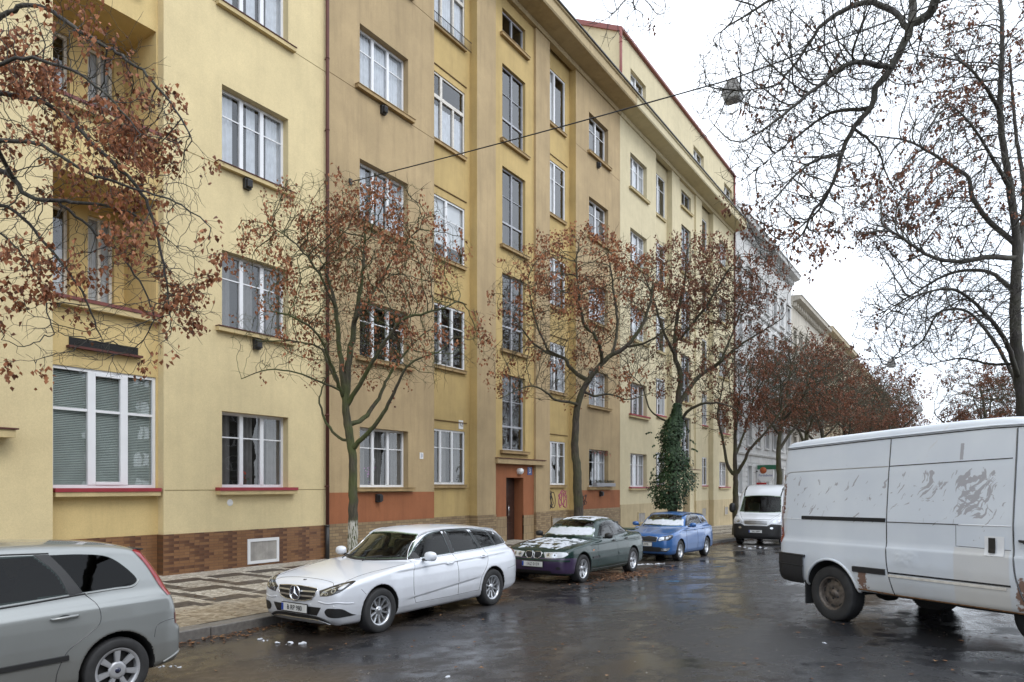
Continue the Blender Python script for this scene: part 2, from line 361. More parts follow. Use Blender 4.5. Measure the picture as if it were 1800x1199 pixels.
def window(root, X, y0, y1, z0, z1, style='three', curtain='net', fm='winwhite', depth=.2, sill='sill', face=1, sillp=.13, cap=None, room=True, flat=False, sext=.1):
    f = face; Xf = X - f * depth            # front of the frame
    W, H = y1 - y0, z1 - z0; t = .045
    fr = MB()
    def bar(ya, yb, za, zb, out=0., th=.06): fr.box(Xf + f * out, Xf - f * th, ya, yb, za, zb)
    o = .065
    bar(y0, y0 + o, z0, z1); bar(y1 - o, y1, z0, z1); bar(y0 + o, y1 - o, z1 - o, z1); bar(y0 + o, y1 - o, z0, z0 + o * 1.1)
    def sashes(edges, za, zb, mull=.10, bars=(.68,), bt=.028):
        for i, c in enumerate(edges[1:-1]): bar(c - mull / 2, c + mull / 2, za, zb, .012)
        for k in range(len(edges) - 1):
            a = edges[k] + (mull / 2 if k else 0); b = edges[k + 1] - (mull / 2 if k < len(edges) - 2 else 0)
            for r in bars:
                zz = za + (zb - za) * r; bar(a, b, zz - bt / 2, zz + bt / 2, -.008, .03)
    a, b = y0 + o, y1 - o; c, d = z0 + o * 1.1, z1 - o
    if style == 'three': sashes([a, a + (b-a)/3, a + 2*(b-a)/3, b], c, d)
    elif style == 'two': sashes([a, (a+b)/2, b], c, d)
    elif style == 'twothick': sashes([a, (a+b)/2, b], c, d, .12, ())
    elif style == 'big': 
        sashes([a, a + (b-a)*.36, a + (b-a)*.69, b], c, d, .15, (.66,), .05)
        bar(a + (b-a)*.40, a + (b-a)*.65, c, c + .06, .02); bar(a + (b-a)*.40, a + (b-a)*.65, d - .06, d, .02)
    elif style == 'old':
        zt = c + (d - c) * .66; bar(a, b, zt - .06, zt + .06, .02)
        sashes([a, a + (b-a)*.36, b], zt + .06, d, .11, ()); sashes([a, a + (b-a)*.36, a + (b-a)*.7, b], c, zt - .06, .09, ())
    elif style == 'stair':
        zt = c + (d - c) * .31; bar(a, b, zt - .035, zt + .035, .01)
        sashes([a, (a+b)/2, b], c, zt - .035, .06, ()); sashes([a, (a+b)/2, b], zt + .035, d, .06, (.5,), .02)
    elif style == 'small2': sashes([a, (a+b)/2, b], c, d, .06, ())
    w = par(fr.build('window', M[fm]), root)
    pn = MB(); Xp = Xf - f * .035; q = [(Xp, y0+.02, z0+.02), (Xp, y1-.02, z0+.02), (Xp, y1-.02, z1-.02), (Xp, y0+.02, z1-.02)]
    pn.quad(*(q if f > 0 else q[::-1])); pn.build('pane', M['pane'], w)
    if sill:
        s = MB(); s.box(X - f * depth, X + f * sillp, y0 - sext, y1 + sext, z0 - (.16 if cap == 'redmetal' else .11), z0 - (.072 if cap == 'redmetal' else .015), 0)
        cz_ = .07 if cap == 'redmetal' else .013
        s.box(X - f * depth, X + f * (sillp + .02), y0 - sext - .01, y1 + sext + .01, z0 - cz_, z0 + .006, 1)
        s.build('sill', [M[sill], M[cap or sill]], w)
    if flat: return w
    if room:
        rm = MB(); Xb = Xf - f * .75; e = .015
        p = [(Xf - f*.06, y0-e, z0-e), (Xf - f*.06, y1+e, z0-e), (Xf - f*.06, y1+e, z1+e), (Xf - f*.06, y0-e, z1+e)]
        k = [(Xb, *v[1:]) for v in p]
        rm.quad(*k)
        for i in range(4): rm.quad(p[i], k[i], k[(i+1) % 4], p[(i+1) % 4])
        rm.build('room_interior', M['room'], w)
    cu = MB(); Xc = Xf - f * .095; cm = 'curtain'
    def cloth(ya, yb, za, zb, amp=.022, wl=.11):
        n = max(4, int((yb - ya) / .022)); vs = []
        for i in range(n + 1):
            y = ya + (yb - ya) * i / n; x = Xc + amp * math.sin(y * 2*math.pi / wl + 1.3*math.sin(y*7)); vs += [(x, y, za), (x + .4*amp*math.sin(y*9), y, zb)]
        cu.add(vs, [(2*i, 2*i+2, 2*i+3, 2*i+1) for i in range(n)], 0, True)
    if curtain == 'net': cloth(y0 + .03, y1 - .03, z0 + .05, z1 - .03)
    elif curtain == 'half': cloth(y0 + .03, y1 - .03, z0 + .05, z0 + H * .55)
    elif curtain == 'netside':
        cloth(y0+.03, y0 + W*.26, z0+.04, z1-.03); cloth(y0 + W*.45, y0 + W*.6, z0+.04, z1-.03); cloth(y1 - W*.25, y1-.03, z0+.04, z1-.03)
    elif curtain == 'drape': cm = 'drape'; cloth(y0+.03, y0 + W*.22, z0+.04, z1-.03, .03, .14); cloth(y0 + W*.42, y0 + W*.56, z0+.04, z1-.03, .03, .14); cloth(y1 - W*.24, y1-.03, z0+.04, z1-.03, .03, .14)
    elif curtain == 'roller': cm = 'roller'; cu.box(Xc, Xc - f*.01, y0+.03, y0 + W*.5, z0+.04, z1-.03)
    elif curtain == 'rollerfull': cm = 'roller'; cu.box(Xc, Xc - f*.01, y0+.03, y1-.03, z0 + H*rw.uniform(.05, .5), z1-.03)
    elif curtain == 'blind':
        cm = 'blindm'; z = z0 + .06
        while z < z1 - .05:
            cu.quad((Xc+.022, y0+.05, z), (Xc+.022, y1-.05, z), (Xc-.012, y1-.05, z+.03), (Xc-.012, y0+.05, z+.03)); z += .034
    if cu.f: cu.build('blind' if 'oller' in curtain or curtain == 'blind' else 'curtain', M[cm], w)
    return w
M['blindm'] = mat('venetian_blind', (.50, .56, .52), .6, var=.08)
# tile plinth materials -------------------------------------------------
def tile_mat(name, c1, c2, mortar, bw, bh, rough, diag=False):
    m, n, b, oc = new_mat(name)
    sep = n.nodes.new('ShaderNodeSeparateXYZ'); n.links.new(oc, sep.inputs[0])
    cmb = n.nodes.new('ShaderNodeCombineXYZ'); n.links.new(sep.outputs[1], cmb.inputs[0]); n.links.new(sep.outputs[2], cmb.inputs[1])
    br = n.nodes.new('ShaderNodeTexBrick'); n.links.new(cmb.outputs[0], br.inputs['Vector']); br.inputs['Scale'].default_value = 1
    br.inputs['Brick Width'].default_value = bw; br.inputs['Row Height'].default_value = bh; br.inputs['Mortar Size'].default_value = .004 if diag else .006
    br.inputs['Color1'].default_value = (*c1, 1); br.inputs['Color2'].default_value = (*c2, 1); br.inputs['Mortar'].default_value = (*mortar, 1)
    out = br.outputs['Color']
    if diag:   # darker tiles gathered in slanting flames
        row = math_(n, 'FLOOR', math_(n, 'DIVIDE', sep.outputs[2], bh)); half = math_(n, 'MULTIPLY', math_(n, 'MODULO', row, 2), .5)
        cell = math_(n, 'FLOOR', math_(n, 'ADD', math_(n, 'DIVIDE', sep.outputs[1], bw), half))
        w = math_(n, 'MODULO', math_(n, 'ADD', cell, math_(n, 'MULTIPLY', row, 0.0)), 3.)
        wn = n.nodes.new('ShaderNodeTexWhiteNoise'); cb = n.nodes.new('ShaderNodeCombineXYZ'); n.links.new(cell, cb.inputs[0]); n.links.new(row, cb.inputs[1]); n.links.new(cb.outputs[0], wn.inputs['Vector'])
        isd = math_(n, 'MULTIPLY', math_(n, 'LESS_THAN', w, .5), math_(n, 'GREATER_THAN', wn.outputs['Value'], .22))
        isd = math_(n, 'MAXIMUM', isd, math_(n, 'GREATER_THAN', wn.outputs['Value'], .90))
        grad = maprange(n, math_(n, 'FRACT', math_(n, 'ADD', math_(n, 'DIVIDE', sep.outputs[1], bw), half)), 0, 1, .55, 1.)
        mor = math_(n, 'SUBTRACT', 1., br.outputs['Fac'])
        out = mixc(n, math_(n, 'MULTIPLY', math_(n, 'MULTIPLY', isd, grad), mor), out, (.085, .034, .018))
    n.links.new(out, b.inputs['Base Color']); b.inputs['Roughness'].default_value = rough
    bp = n.nodes.new('ShaderNodeBump'); bp.inputs['Distance'].default_value = .004; bp.inputs['Strength'].default_value = .5
    n.links.new(math_(n, 'SUBTRACT', 1., br.outputs['Fac']), bp.inputs['Height']); n.links.new(bp.outputs[0], b.inputs['Normal'])
    return m
M['brown_tile'] = tile_mat('brown_facing_tile', (.23, .115, .050), (.185, .088, .038), (.10, .055, .03), .24, .062, .35, True)
M['beige_tile'] = tile_mat('beige_facing_tile', (.30, .215, .115), (.19, .125, .066), (.10, .075, .05), .25, .085, .6)
M['rib_tile'] = tile_mat('ribbed_tile', (.33, .24, .13), (.25, .17, .09), (.12, .09, .055), .07, .30, .6)

def downpipe(root, y, z0, z1, X=FX + .1, r=.048, m='rustred', name='downpipe'):
    p = MB(); p.tube([(X, y, z0), (X, y, z1)], r, 10)
    z = z0 + 1
    while z < z1: p.tube([(X, y, z), (X, y, z + .04)], r + .008, 10); p.box(X - .1, X, y - .01, y + .01, z, z + .03); z += 1.9
    return par(p.build(name, M[m]), root)
def flue(root, X, y, z):
    p = MB(); p.box(X, X + .10, y - .09, y + .09, z - .24, z); p.box(X + .10, X + .17, y - .07, y + .07, z - .21, z - .03)
    for k in range(4): p.box(X + .17, X + .18, y - .06, y + .06, z - .19 + k*.04, z - .175 + k*.04)
    return bevel(par(p.build('flue', M['black']), root), .012)

# ---------------------------------------------------------------- house 1: pale yellow, loggias
M['ledgered'] = mat('ledge_red', (.16, .045, .035), .6, var=.15, vscale=5)
B1 = empty('apartment_house', (FX, 6, gx(6, FX)))
tag(B1, 'pale yellow apartment house with loggias and brown tiled plinth, nearest on the left', 'building', 'apartment houses along the street')
w = MB(); Y0, Y1 = -9.0, 13.10; XR = FX - .22; XL = -16.0
rows = [(2.09, 3.86), (5.80, 7.58), (9.56, 11.40), (13.25, 15.1), (17.0, 18.8)]
hR = [(9.94, 11.82, a, b) for a, b in rows]; hL = [(3.05, 4.95, a, b) for a, b in rows[1:]] + [(-3.1, -1.2, a, b) for a, b in rows]
panel(w, FX, 8.54, Y1, -.5, 22.5, hR, 0); panel(w, FX, Y0, 6.37, -.5, 22.5, hL, 0)
logs = [(5.78, 8.25), (9.66, 11.9), (13.4, 15.7), (17.1, 19.4)]
lh = [(6.42, 8.50, a, b, 1.23) for a, b in logs] + [(6.42, 8.50, 2.08, 4.46, .06)]
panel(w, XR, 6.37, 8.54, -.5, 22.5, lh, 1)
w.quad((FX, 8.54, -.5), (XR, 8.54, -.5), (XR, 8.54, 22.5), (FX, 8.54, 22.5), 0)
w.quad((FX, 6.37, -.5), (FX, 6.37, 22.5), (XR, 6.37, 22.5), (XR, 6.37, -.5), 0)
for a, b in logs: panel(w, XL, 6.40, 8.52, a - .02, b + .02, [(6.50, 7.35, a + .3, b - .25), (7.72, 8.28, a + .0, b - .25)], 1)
w.quad((FX, Y1, -.5), (FX - 12, Y1, -.5), (FX - 12, Y1, 22.5), (FX, Y1, 22.5), 0); w.quad((FX, Y0, -.5), (FX, Y0, 22.5), (FX - 12, Y0, 22.5), (FX - 12, Y0, -.5), 0)
w.quad((FX, Y0, 22.5), (FX, Y1, 22.5), (FX - 12, Y1, 22.5), (FX - 12, Y0, 22.5), 0)
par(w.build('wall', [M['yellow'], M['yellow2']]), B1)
p = MB()
for X_, a, b in ((FX, 8.52, Y1 - .005), (XR, 6.35, 8.515), (FX, Y0, 6.345)): p = MB(); p.box(XR - .1, X_ + .02, a, b, -.5, 1.085); par(p.build('plinth', M['brown_tile']), B1)
par_lines = MB()
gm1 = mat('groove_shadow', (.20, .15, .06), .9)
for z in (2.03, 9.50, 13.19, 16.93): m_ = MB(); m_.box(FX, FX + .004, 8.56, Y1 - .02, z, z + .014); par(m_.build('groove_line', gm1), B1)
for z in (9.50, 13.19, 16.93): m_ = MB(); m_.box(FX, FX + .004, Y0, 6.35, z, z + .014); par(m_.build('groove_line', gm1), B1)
cz = {0: 'drape', 1: 'drape', 2: 'netside', 3: 'netside', 4: 'net'}
for i, (a, b) in enumerate(rows):
    window(B1, FX, 9.94, 11.82, a, b, 'three', cz[i], 'winwhite', .2, 'sillyel', cap='redmetal' if i == 0 else 'rustred', sillp=.16 if i == 0 else .12, sext=.16)
    if i: window(B1, FX, 3.05, 4.95, a, b, 'three', 'netside', 'winwhite', .2, 'sillyel', cap='rustred')
    window(B1, FX, -3.1, -1.2, a, b, 'three', 'netside', 'winwhite', .2, 'sillyel', cap='rustred')
window(B1, XR, 6.42, 8.50, 2.08, 4.46, 'big', 'blind', 'winwhite', .03, 'sillyel', cap='redmetal', sillp=.2, sext=-.01)
for i, (a, b) in enumerate(logs):
    window(B1, XL, 6.50, 7.35, a + .3, b - .25, 'small2', 'half', 'winold', .1, None); window(B1, XL, 7.72, 8.28, a, b - .25, 'small2', 'net', 'winold', .1, None)
    c = MB(); c.box(XR - .25, XR + .15, 6.39, 8.52, a - .16, a - .05, 0); c.box(XR - .27, XR + .17, 6.385, 8.525, a - .048, a + .02, 1)
    par(c.build('parapet_ledge', [M['sillyel'], M['ledgered']]), B1)
    if i != 1:
        c = MB(); zz = a - 1.06 + .18 if i else 4.9; zz = a - .92
        c.box(XR + .001, XR + .02, 6.75, 8.10, zz, zz + .17, 1); c.box(XR, XR + .13, 6.70, 8.15, zz - .045, zz - .002, 0)
        par(c.build('vent_slot', [M['rustred'], M['blackm'], M['ochre']]), B1)
def hatch(root, y0, y1, z0, z1, X=FX + .02, inner='hatchgrey', frame='white'):
    h = MB(); X += .002; h.box(X, X + .03, y0, y0 + .07, z0, z1, 0); h.box(X, X + .03, y1 - .07, y1, z0, z1, 0); h.box(X, X + .03, y0 + .07, y1 - .07, z1 - .07, z1, 0); h.box(X, X + .03, y0 + .07, y1 - .07, z0, z0 + .07, 0)
    h.box(X, X + .012, y0 + .07, y1 - .07, z0 + .07, z1 - .07, 1)
    return par(h.build('cellar_hatch', [M[frame], M[inner]]), root)
M['hatchgrey'] = mat('dirty_hatch_sheet', (.34, .32, .29), .7, var=.15, vscale=5, stain=.6)
hatch(B1, 10.60, 11.50, .26, .86); hatch(B1, 7.05, 7.92, .26, .86, XR + .02)
downpipe(B1, 13.02, 1.1, 22.3); downpipe(B1, 13.02, .05, 1.08, r=.055, m='black')
flue(B1, FX, 10.58, 9.42); flue(B1, FX, 10.85, 5.66)
c = MB(); c.box(FX, FX + .35, 3.6, 5.62, 2.98, 3.12, 0); c.box(FX, FX + .38, 3.58, 5.66, 3.122, 3.15, 1); par(c.build('canopy', [M['sillyel'], M['rustred']]), B1)
c = MB(); c.box(FX, FX + .02, 3.75, 4.85, .1, 2.7, 0); par(c.build('door', [M['wood_door']]), B1)
c = MB(); c.lathe([(0.001, FX + .012), (.055, FX + .012), (.075, FX + .006), (.08, FX)], 20, 0, 'x', (0, 10.15, 1.74)); par(c.build('vent_cap', M['white']), B1)
c = MB(); c.box(FX - 12, FX + .7, Y0, Y1, 22.5, 23.0); par(c.build('cornice', M['sillyel']), B1)

# ---------------------------------------------------------------- houses 2 and 3 share one layout
rA = [(2.09, 3.80), (5.78, 7.42), (9.60, 11.38), (13.40, 15.20), (17.20, 19.0)]
rB = [(2.18, 4.02), (6.12, 8.18), (9.72, 11.75), (13.52, 15.78), (17.32, 19.6)]
rS = [(3.46, 6.30), (7.20, 10.05), (11.05, 14.0), (14.95, 17.8), (18.85, 19.85)]
def twin(root, y0, y1, mA, mB, mP, lower, plinth, plinthz, curtA, curtB, fms, stylesB, capm=None, door_mat='wood_door'):
    k = (y1 - y0) / 18.66; Yf = lambda d: y0 + d * k
    e = [Yf(v) for v in (0, 4.46, 6.8, 7.95, 10.75, 11.85, 14.1, 18.66)]
    XB, XS, XP = FX - .32, FX - .10, FX
    A0, A1, G0, G1 = Yf(1.18), Yf(3.22), Yf(15.35), Yf(17.35)
    Bw0, Bw1, F0, F1, S0, S1 = e[1] + .03, Yf(6.52), e[5] + .03, Yf(13.72), Yf(8.52), Yf(10.12)
    w = MB(); zt = 20.6
    z1_ = 1.95 if lower else 1.1
    for (a, b, h0, h1) in ((e[0], e[1], A0, A1), (e[6], e[7], G0, G1)):
        hs = [(h0, h1, *r) for r in rA]
        panel(w, XP, a, b, z1_, zt, hs, 0)
        if lower: panel(w, XP, a, b, -1.2, 1.95, (), 2)
        else: panel(w, XP, a, b, -1.2, 1.1, (), 0)
    panel(w, XB, e[1], e[2], -1.2, zt, [(Bw0, Bw1, *r, .04) for r in rB], 1)
    panel(w, XB, e[5], e[6], -1.2, zt, [(F0, F1, *r, .04) for r in rB], 1)
    panel(w, XP, e[2], e[3], -1.2, zt, (), 0); panel(w, XP, e[4], e[5], -1.2, zt, (), 0)
    zd = -.02 if lower else -.55; dy0, dy1 = Yf(8.78), Yf(9.98)
    panel(w, XS, e[3], e[4], 2.95, zt, [(S0, S1, *r, .12) for r in rS], 1)
    panel(w, XS, e[3], e[4], -1.2, 2.95, [(dy0, dy1, zd, 2.45 if lower else 2.2, .45)], 2 if lower else 0)
    for i, (xa, xb) in ((1, (XP, XB)), (2, (XB, XP)), (3, (XP, XS)), (4, (XS, XP)), (5, (XP, XB)), (6, (XB, XP))):
        w.quad((xa, e[i], -1.2), (xb, e[i], -1.2), (xb, e[i], zt), (xa, e[i], zt), 1 if i in (1, 2, 5, 6) else 0)
    w.quad((FX, e[0], -1.2), (FX, e[0], zt), (FX - 12, e[0], zt), (FX - 12, e[0], -1.2), 0)
    w.quad((FX, e[7], -1.2), (FX - 12, e[7], -1.2), (FX - 12, e[7], zt), (FX, e[7], zt), 0)
    w.quad((FX, e[0], zt), (FX, e[7], zt), (FX - 12, e[7], zt), (FX - 12, e[0], zt), 0)
    par(w.build('wall', [M[mA], M[mB], M[mP]]), root)
    # plinth
    pl = MB(); t = .025
    for a, b, X in ((e[0] + .005, e[1], XP), (e[1], e[2], XB), (e[2], e[3], XP), (e[4], e[5], XP), (e[5], e[6], XB), (e[6], e[7] - .005, XP)):
        pl = MB(); pl.box(XB - .05, X + t, a + (.03 if X == XB else (-.004 if a > e[0] + .1 else 0)), b - (.03 if X == XB else (-.004 if b < e[7] - .1 else 0)), -1.2, plinthz); par(pl.build('plinth', M[plinth]), root)
    if lower:
        for a, b in ((e[3] + .03, dy0), (dy1, e[4] - .03)): pl = MB(); pl.box(XS - .05, XS + t, a, b, -1.2, plinthz - .1); par(pl.build('plinth', M['rib_tile']), root)
    # cornice, gutter, roof
    c = MB(); yy0, yy1 = e[0] + .002, e[7] - .002
    prof = [(-.2, 20.28), (.06, 20.28), (.10, 20.36), (.10, 20.44), (.86, 20.50), (.90, 20.56), (.90, 20.90), (.96, 20.93), (.96, 21.0), (-.2, 21.0)]
    c.prism(prof, lambda u, v, d: (FX + u, d, v), yy0, yy1); par(c.build('cornice', M['soffit' if lower else 'cream']), root)
    c = MB(); c.box(FX + .9, FX + 1.02, yy0, yy1, 21.0, 21.05); par(c.build('gutter', M['slate']), root)
    # windows
    for i in range(5):
        window(root, XP, A0, A1, *rA[i], 'three', curtA[i], fms[0], .2, 'sill' if lower else 'creamsill', cap=capm if i < 2 else None, sext=.18)
        window(root, XP, G0, G1, *rA[i], 'two', curtA[(i + 2) % 5] if lower else curtA[i], fms[0], .2, 'sill' if lower else 'creamsill', cap=capm if i < 2 else None, sext=.16)
        window(root, XB, Bw0, Bw1, *rB[i], stylesB[i], curtB[i], 'winold' if stylesB[i] == 'old' else fms[1], .03, 'sill' if lower else 'creamsill', sillp=.10, cap=capm if i < 2 else None, sext=.0 if i == 0 else -.01)
        window(root, XB, F0, F1, *rB[i], 'three' if i == 0 else ('twothick' if i == 4 else 'two'), ['drape', 'netside', 'roller', 'roller', 'roller'][i], fms[1], .03, 'sill' if lower else 'creamsill', sillp=.10, cap=capm if i < 2 else None, sext=.0 if i == 0 else -.01)
        window(root, XS, S0, S1, *rS[i], 'stair' if i < 4 else 'small2', 'none', fms[2], .12, 'sill' if lower else 'creamsill', sext=.16)
    # door with panels, canopy
    d = MB(); Xd = XS - .42; z0, z1 = zd, 2.45 if lower else 2.2; ym = (dy0 + dy1) / 2
    d.box(Xd - .05, Xd, dy0, dy1, z0, z1)
    for (a, b) in ((dy0 + .08, ym - .05), (ym + .05, dy1 - .08)):
        d.box(Xd, Xd + .03, a, b, z0 + .12, z0 + .75); d.box(Xd, Xd + .03, a, b, z1 - .75, z1 - .12)
        d.box(Xd, Xd + .02, a + .06, b - .06, z0 + .9, z1 - .9)
    d.box(Xd, Xd + .045, ym - .025, ym + .025, z0, z1)
    dd = par(d.build('door', M[door_mat]), root)
    h = MB(); h.tube([(Xd + .09, ym + .07, z0 + 1.0), (Xd + .09, ym + .07, z0 + 1.4)], .012, 8); h.tube([(Xd + .02, ym + .07, z0 + 1.05), (Xd + .09, ym + .07, z0 + 1.05)], .01, 6); h.tube([(Xd + .02, ym + .07, z0 + 1.35), (Xd + .09, ym + .07, z0 + 1.35)], .01, 6)
    h.build('handle', M['chrome'], dd)
    c = MB(); c.box(XS + .001, XP + .12, e[3] - .02, e[4] + .55, 2.96, 3.14, 0); c.box(XS, XP + .15, e[3] - .04, e[4] + .57, 3.142, 3.17, 1)
    par(c.build('canopy', [M[mA if lower else 'cream'], M['rustred']]), root)
    s = MB(); s.box(XS + .02, XS + .38, dy0 - .1, dy1 + .1, zd - .3, zd - .01); par(s.build('doorstep', M['granite']), root)
    return e, Yf
M['creamsill'] = mat('cream_sill', (.50, .41, .23), .85, var=.1, vscale=3, stain=.2)
B2 = empty('apartment_house', (FX, 22.5, gx(22.5, FX)))
tag(B2, 'tan and ochre apartment house with orange lower wall and dark wooden door', 'building', 'apartment houses along the street')
e2, Yf2 = twin(B2, 13.12, 31.78, 'tan', 'ochre', 'orange', True, 'beige_tile', 1.10, ['drape', 'none', 'netside', 'net', 'net'],
     ['drape', 'none', 'rollerfull', 'half', 'net'], ['winwhite', 'winwhite', 'wingrey'], ['three', 'three', 'two', 'old', 'old'])
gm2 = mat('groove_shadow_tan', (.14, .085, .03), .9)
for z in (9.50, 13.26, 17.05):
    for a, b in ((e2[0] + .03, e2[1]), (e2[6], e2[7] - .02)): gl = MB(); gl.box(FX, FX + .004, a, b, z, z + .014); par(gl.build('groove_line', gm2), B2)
for zz in (4.3, 8.45, 12.0, 16.0): 
    for a, b in ((e2[1] + .03, e2[2] - .2), (e2[5] + .03, e2[6] - .2)): gl = MB(); gl.box(FX - .32, FX - .29, a, b, zz, zz + .03); par(gl.build('shutter_slot', gm2), B2)
flue(B2, FX, 15.2, 13.24); flue(B2, FX, 15.0, 1.90); flue(B2, FX, 29.3, 17.0); flue(B2, FX, 29.6, 1.9)
hatch(B2, 25.6, 26.7, .42, .86, FX - .32 + .03, 'hatchgrey', 'beige_tile'); hatch(B2, 28.9, 30.0, .42, .80, FX + .03, 'hatchgrey', 'beige_tile')
# number plates beside the door and on the wall, round lamp over the door
def plate(root, X, y, z, w_, h_, txt, m='white', tm='blackm', size=.1):
    c = MB(); c.box(X, X + .015, y - w_/2, y + w_/2, z - h_/2, z + h_/2); pl = par(c.build('number_plate', M[m]), root)
    text_mesh('number_lettering', txt, size, M[tm], pl, (X + .018, y, z), (R(90), 0, R(90)))
plate(B2, FX - .10, 23.55, 2.72, .32, .30, '3', 'blue_enamel', 'white', .26)
plate(B2, FX, 16.95, 3.08, .16, .20, '3', 'white', 'blue_enamel', .16)
plate(B2, FX - .32, 19.4, 4.25, .24, .30, '12', 'white', 'blackm', .2)
c = MB(); c.lathe([(.001, FX + .10), (.08, FX + .09), (.12, FX + .03), (.12, FX - .10)], 18, 0, 'x', (0, 22.75, 2.70)); par(c.build('door_lamp', M['winwhite']), B2)
# railing at the topmost bay window
c = MB()
for k in range(30): y = e2[1] + .08 + k * .073; c.tube([(FX - .16, y, 17.2), (FX - .16, y, 17.58)], .007, 4)
c.tube([(FX - .16, e2[1] + .04, 17.57), (FX - .16, e2[2] - .1, 17.57)], .012, 6); c.tube([(FX - .16, e2[1] + .04, 17.24), (FX - .16, e2[2] - .1, 17.24)], .010, 6)
par(c.build('railing', M['black']), B2)
# graffiti
M['ink'] = mat('black_marker', (.03, .028, .03), .7); M['pink'] = mat('pink_marker', (.38, .06, .16), .7)
def scribble(root, X, y, z, s, seed, m, n=46):
    rr = random.Random(seed); g = MB(); pts = []
    p1, p2, p3 = rr.uniform(0, 6), rr.uniform(0, 6), rr.uniform(0, 6)
    for i in range(n):
        t = i / n * 6.28 * 1.6
        pts.append((X + .004, y + s * (.30 * math.sin(1.7*t + p1) + .22 * math.cos(3.1*t + p2) + .12 * t / 5), z + s * (.38 * math.sin(2.3*t + p3) + .12 * math.cos(5*t))))
    g.tube(pts, .014 * s / .6, 4); par(g.build('graffiti', M[m]), root)
scribble(B2, FX - .32, 25.45, 1.55, .8, 3, 'ink', 60); scribble(B2, FX - .32, 26.5, 1.6, .8, 8, 'pink', 60); scribble(B2, FX, 27.9, 1.55, .6, 5, 'ink')

B3 = empty('apartment_house', (FX, 41.6, gx(41.6, FX)))
tag(B3, 'cream apartment house with a red edged attic storey, behind the ivy covered tree', 'building', 'apartment houses along the street')
e3, Yf3 = twin(B3, 31.80, 51.38, 'cream', 'cream', 'cream', False, 'creamlow', 1.22, ['netside', 'drape', 'netside', 'netside', 'netside'],
     ['drape', 'netside', 'roller', 'roller', 'roller'], ['winwhite', 'winwhite', 'wingrey'], ['two', 'two', 'two', 'two', 'two'], 'redmetal', 'oak_door') if not (M.update(creamlow=mat('sandy_plinth', (.49, .40, .245), .9, var=.08, vscale=1, stain=.35), oak_door=mat('oak_door', (.20, .10, .035), .5, var=.3))) else None
w = MB(); za, zb = 20.9, 24.4; at_h = [(Yf3(a), Yf3(a + 1.9), 21.75, 23.25) for a in (1.2, 10.3, 16.4)]
panel(w, FX, 31.80, 51.38, za, zb, at_h, 0)
w.add([(FX, 31.8, za), (FX - 8, 31.8, za), (FX - 8, 31.8, 28.4), (FX, 31.8, zb)], [(0, 3, 2, 1)], 0)
w.add([(FX, 51.38, za), (FX - 8, 51.38, za), (FX - 8, 51.38, 28.4), (FX, 51.38, zb)], [(0, 1, 2, 3)], 0)
par(w.build('attic_wall', M['cream']), B3)
for h in at_h: window(B3, FX, *h, 'two', 'roller', 'winwhite', .18, 'creamsill')
c = MB(); t = .16
c.prism([(.16, 24.42), (.16, 24.54), (-8, 28.67), (-8, 28.45), (-.05, 24.40)], lambda u, v, d: (FX + u, d, v), 31.68, 51.5); par(c.build('roof', M['rustredl']), B3) if M.update(rustredl=mat('light_oxide_trim', (.20, .055, .045), .5, var=.1)) is None else 0
downpipe(B3, 31.72, 20.9, 24.5, FX + .08, .07, 'rustredl'); downpipe(B3, 51.3, 20.9, 24.5, FX + .08, .07, 'rustredl'); downpipe(B3, 51.25, 0, 20.4, FX + .1, .06)
hatch(B3, 33.9, 34.9, .2, .8, FX + .03, 'hatchgrey', 'creamlow'); hatch(B3, 44.9, 45.9, .1, .75, FX - .3 + .03, 'hatchgrey', 'creamlow'); hatch(B3, 48.9, 49.8, .1, .75, FX + .03, 'hatchgrey', 'creamlow')

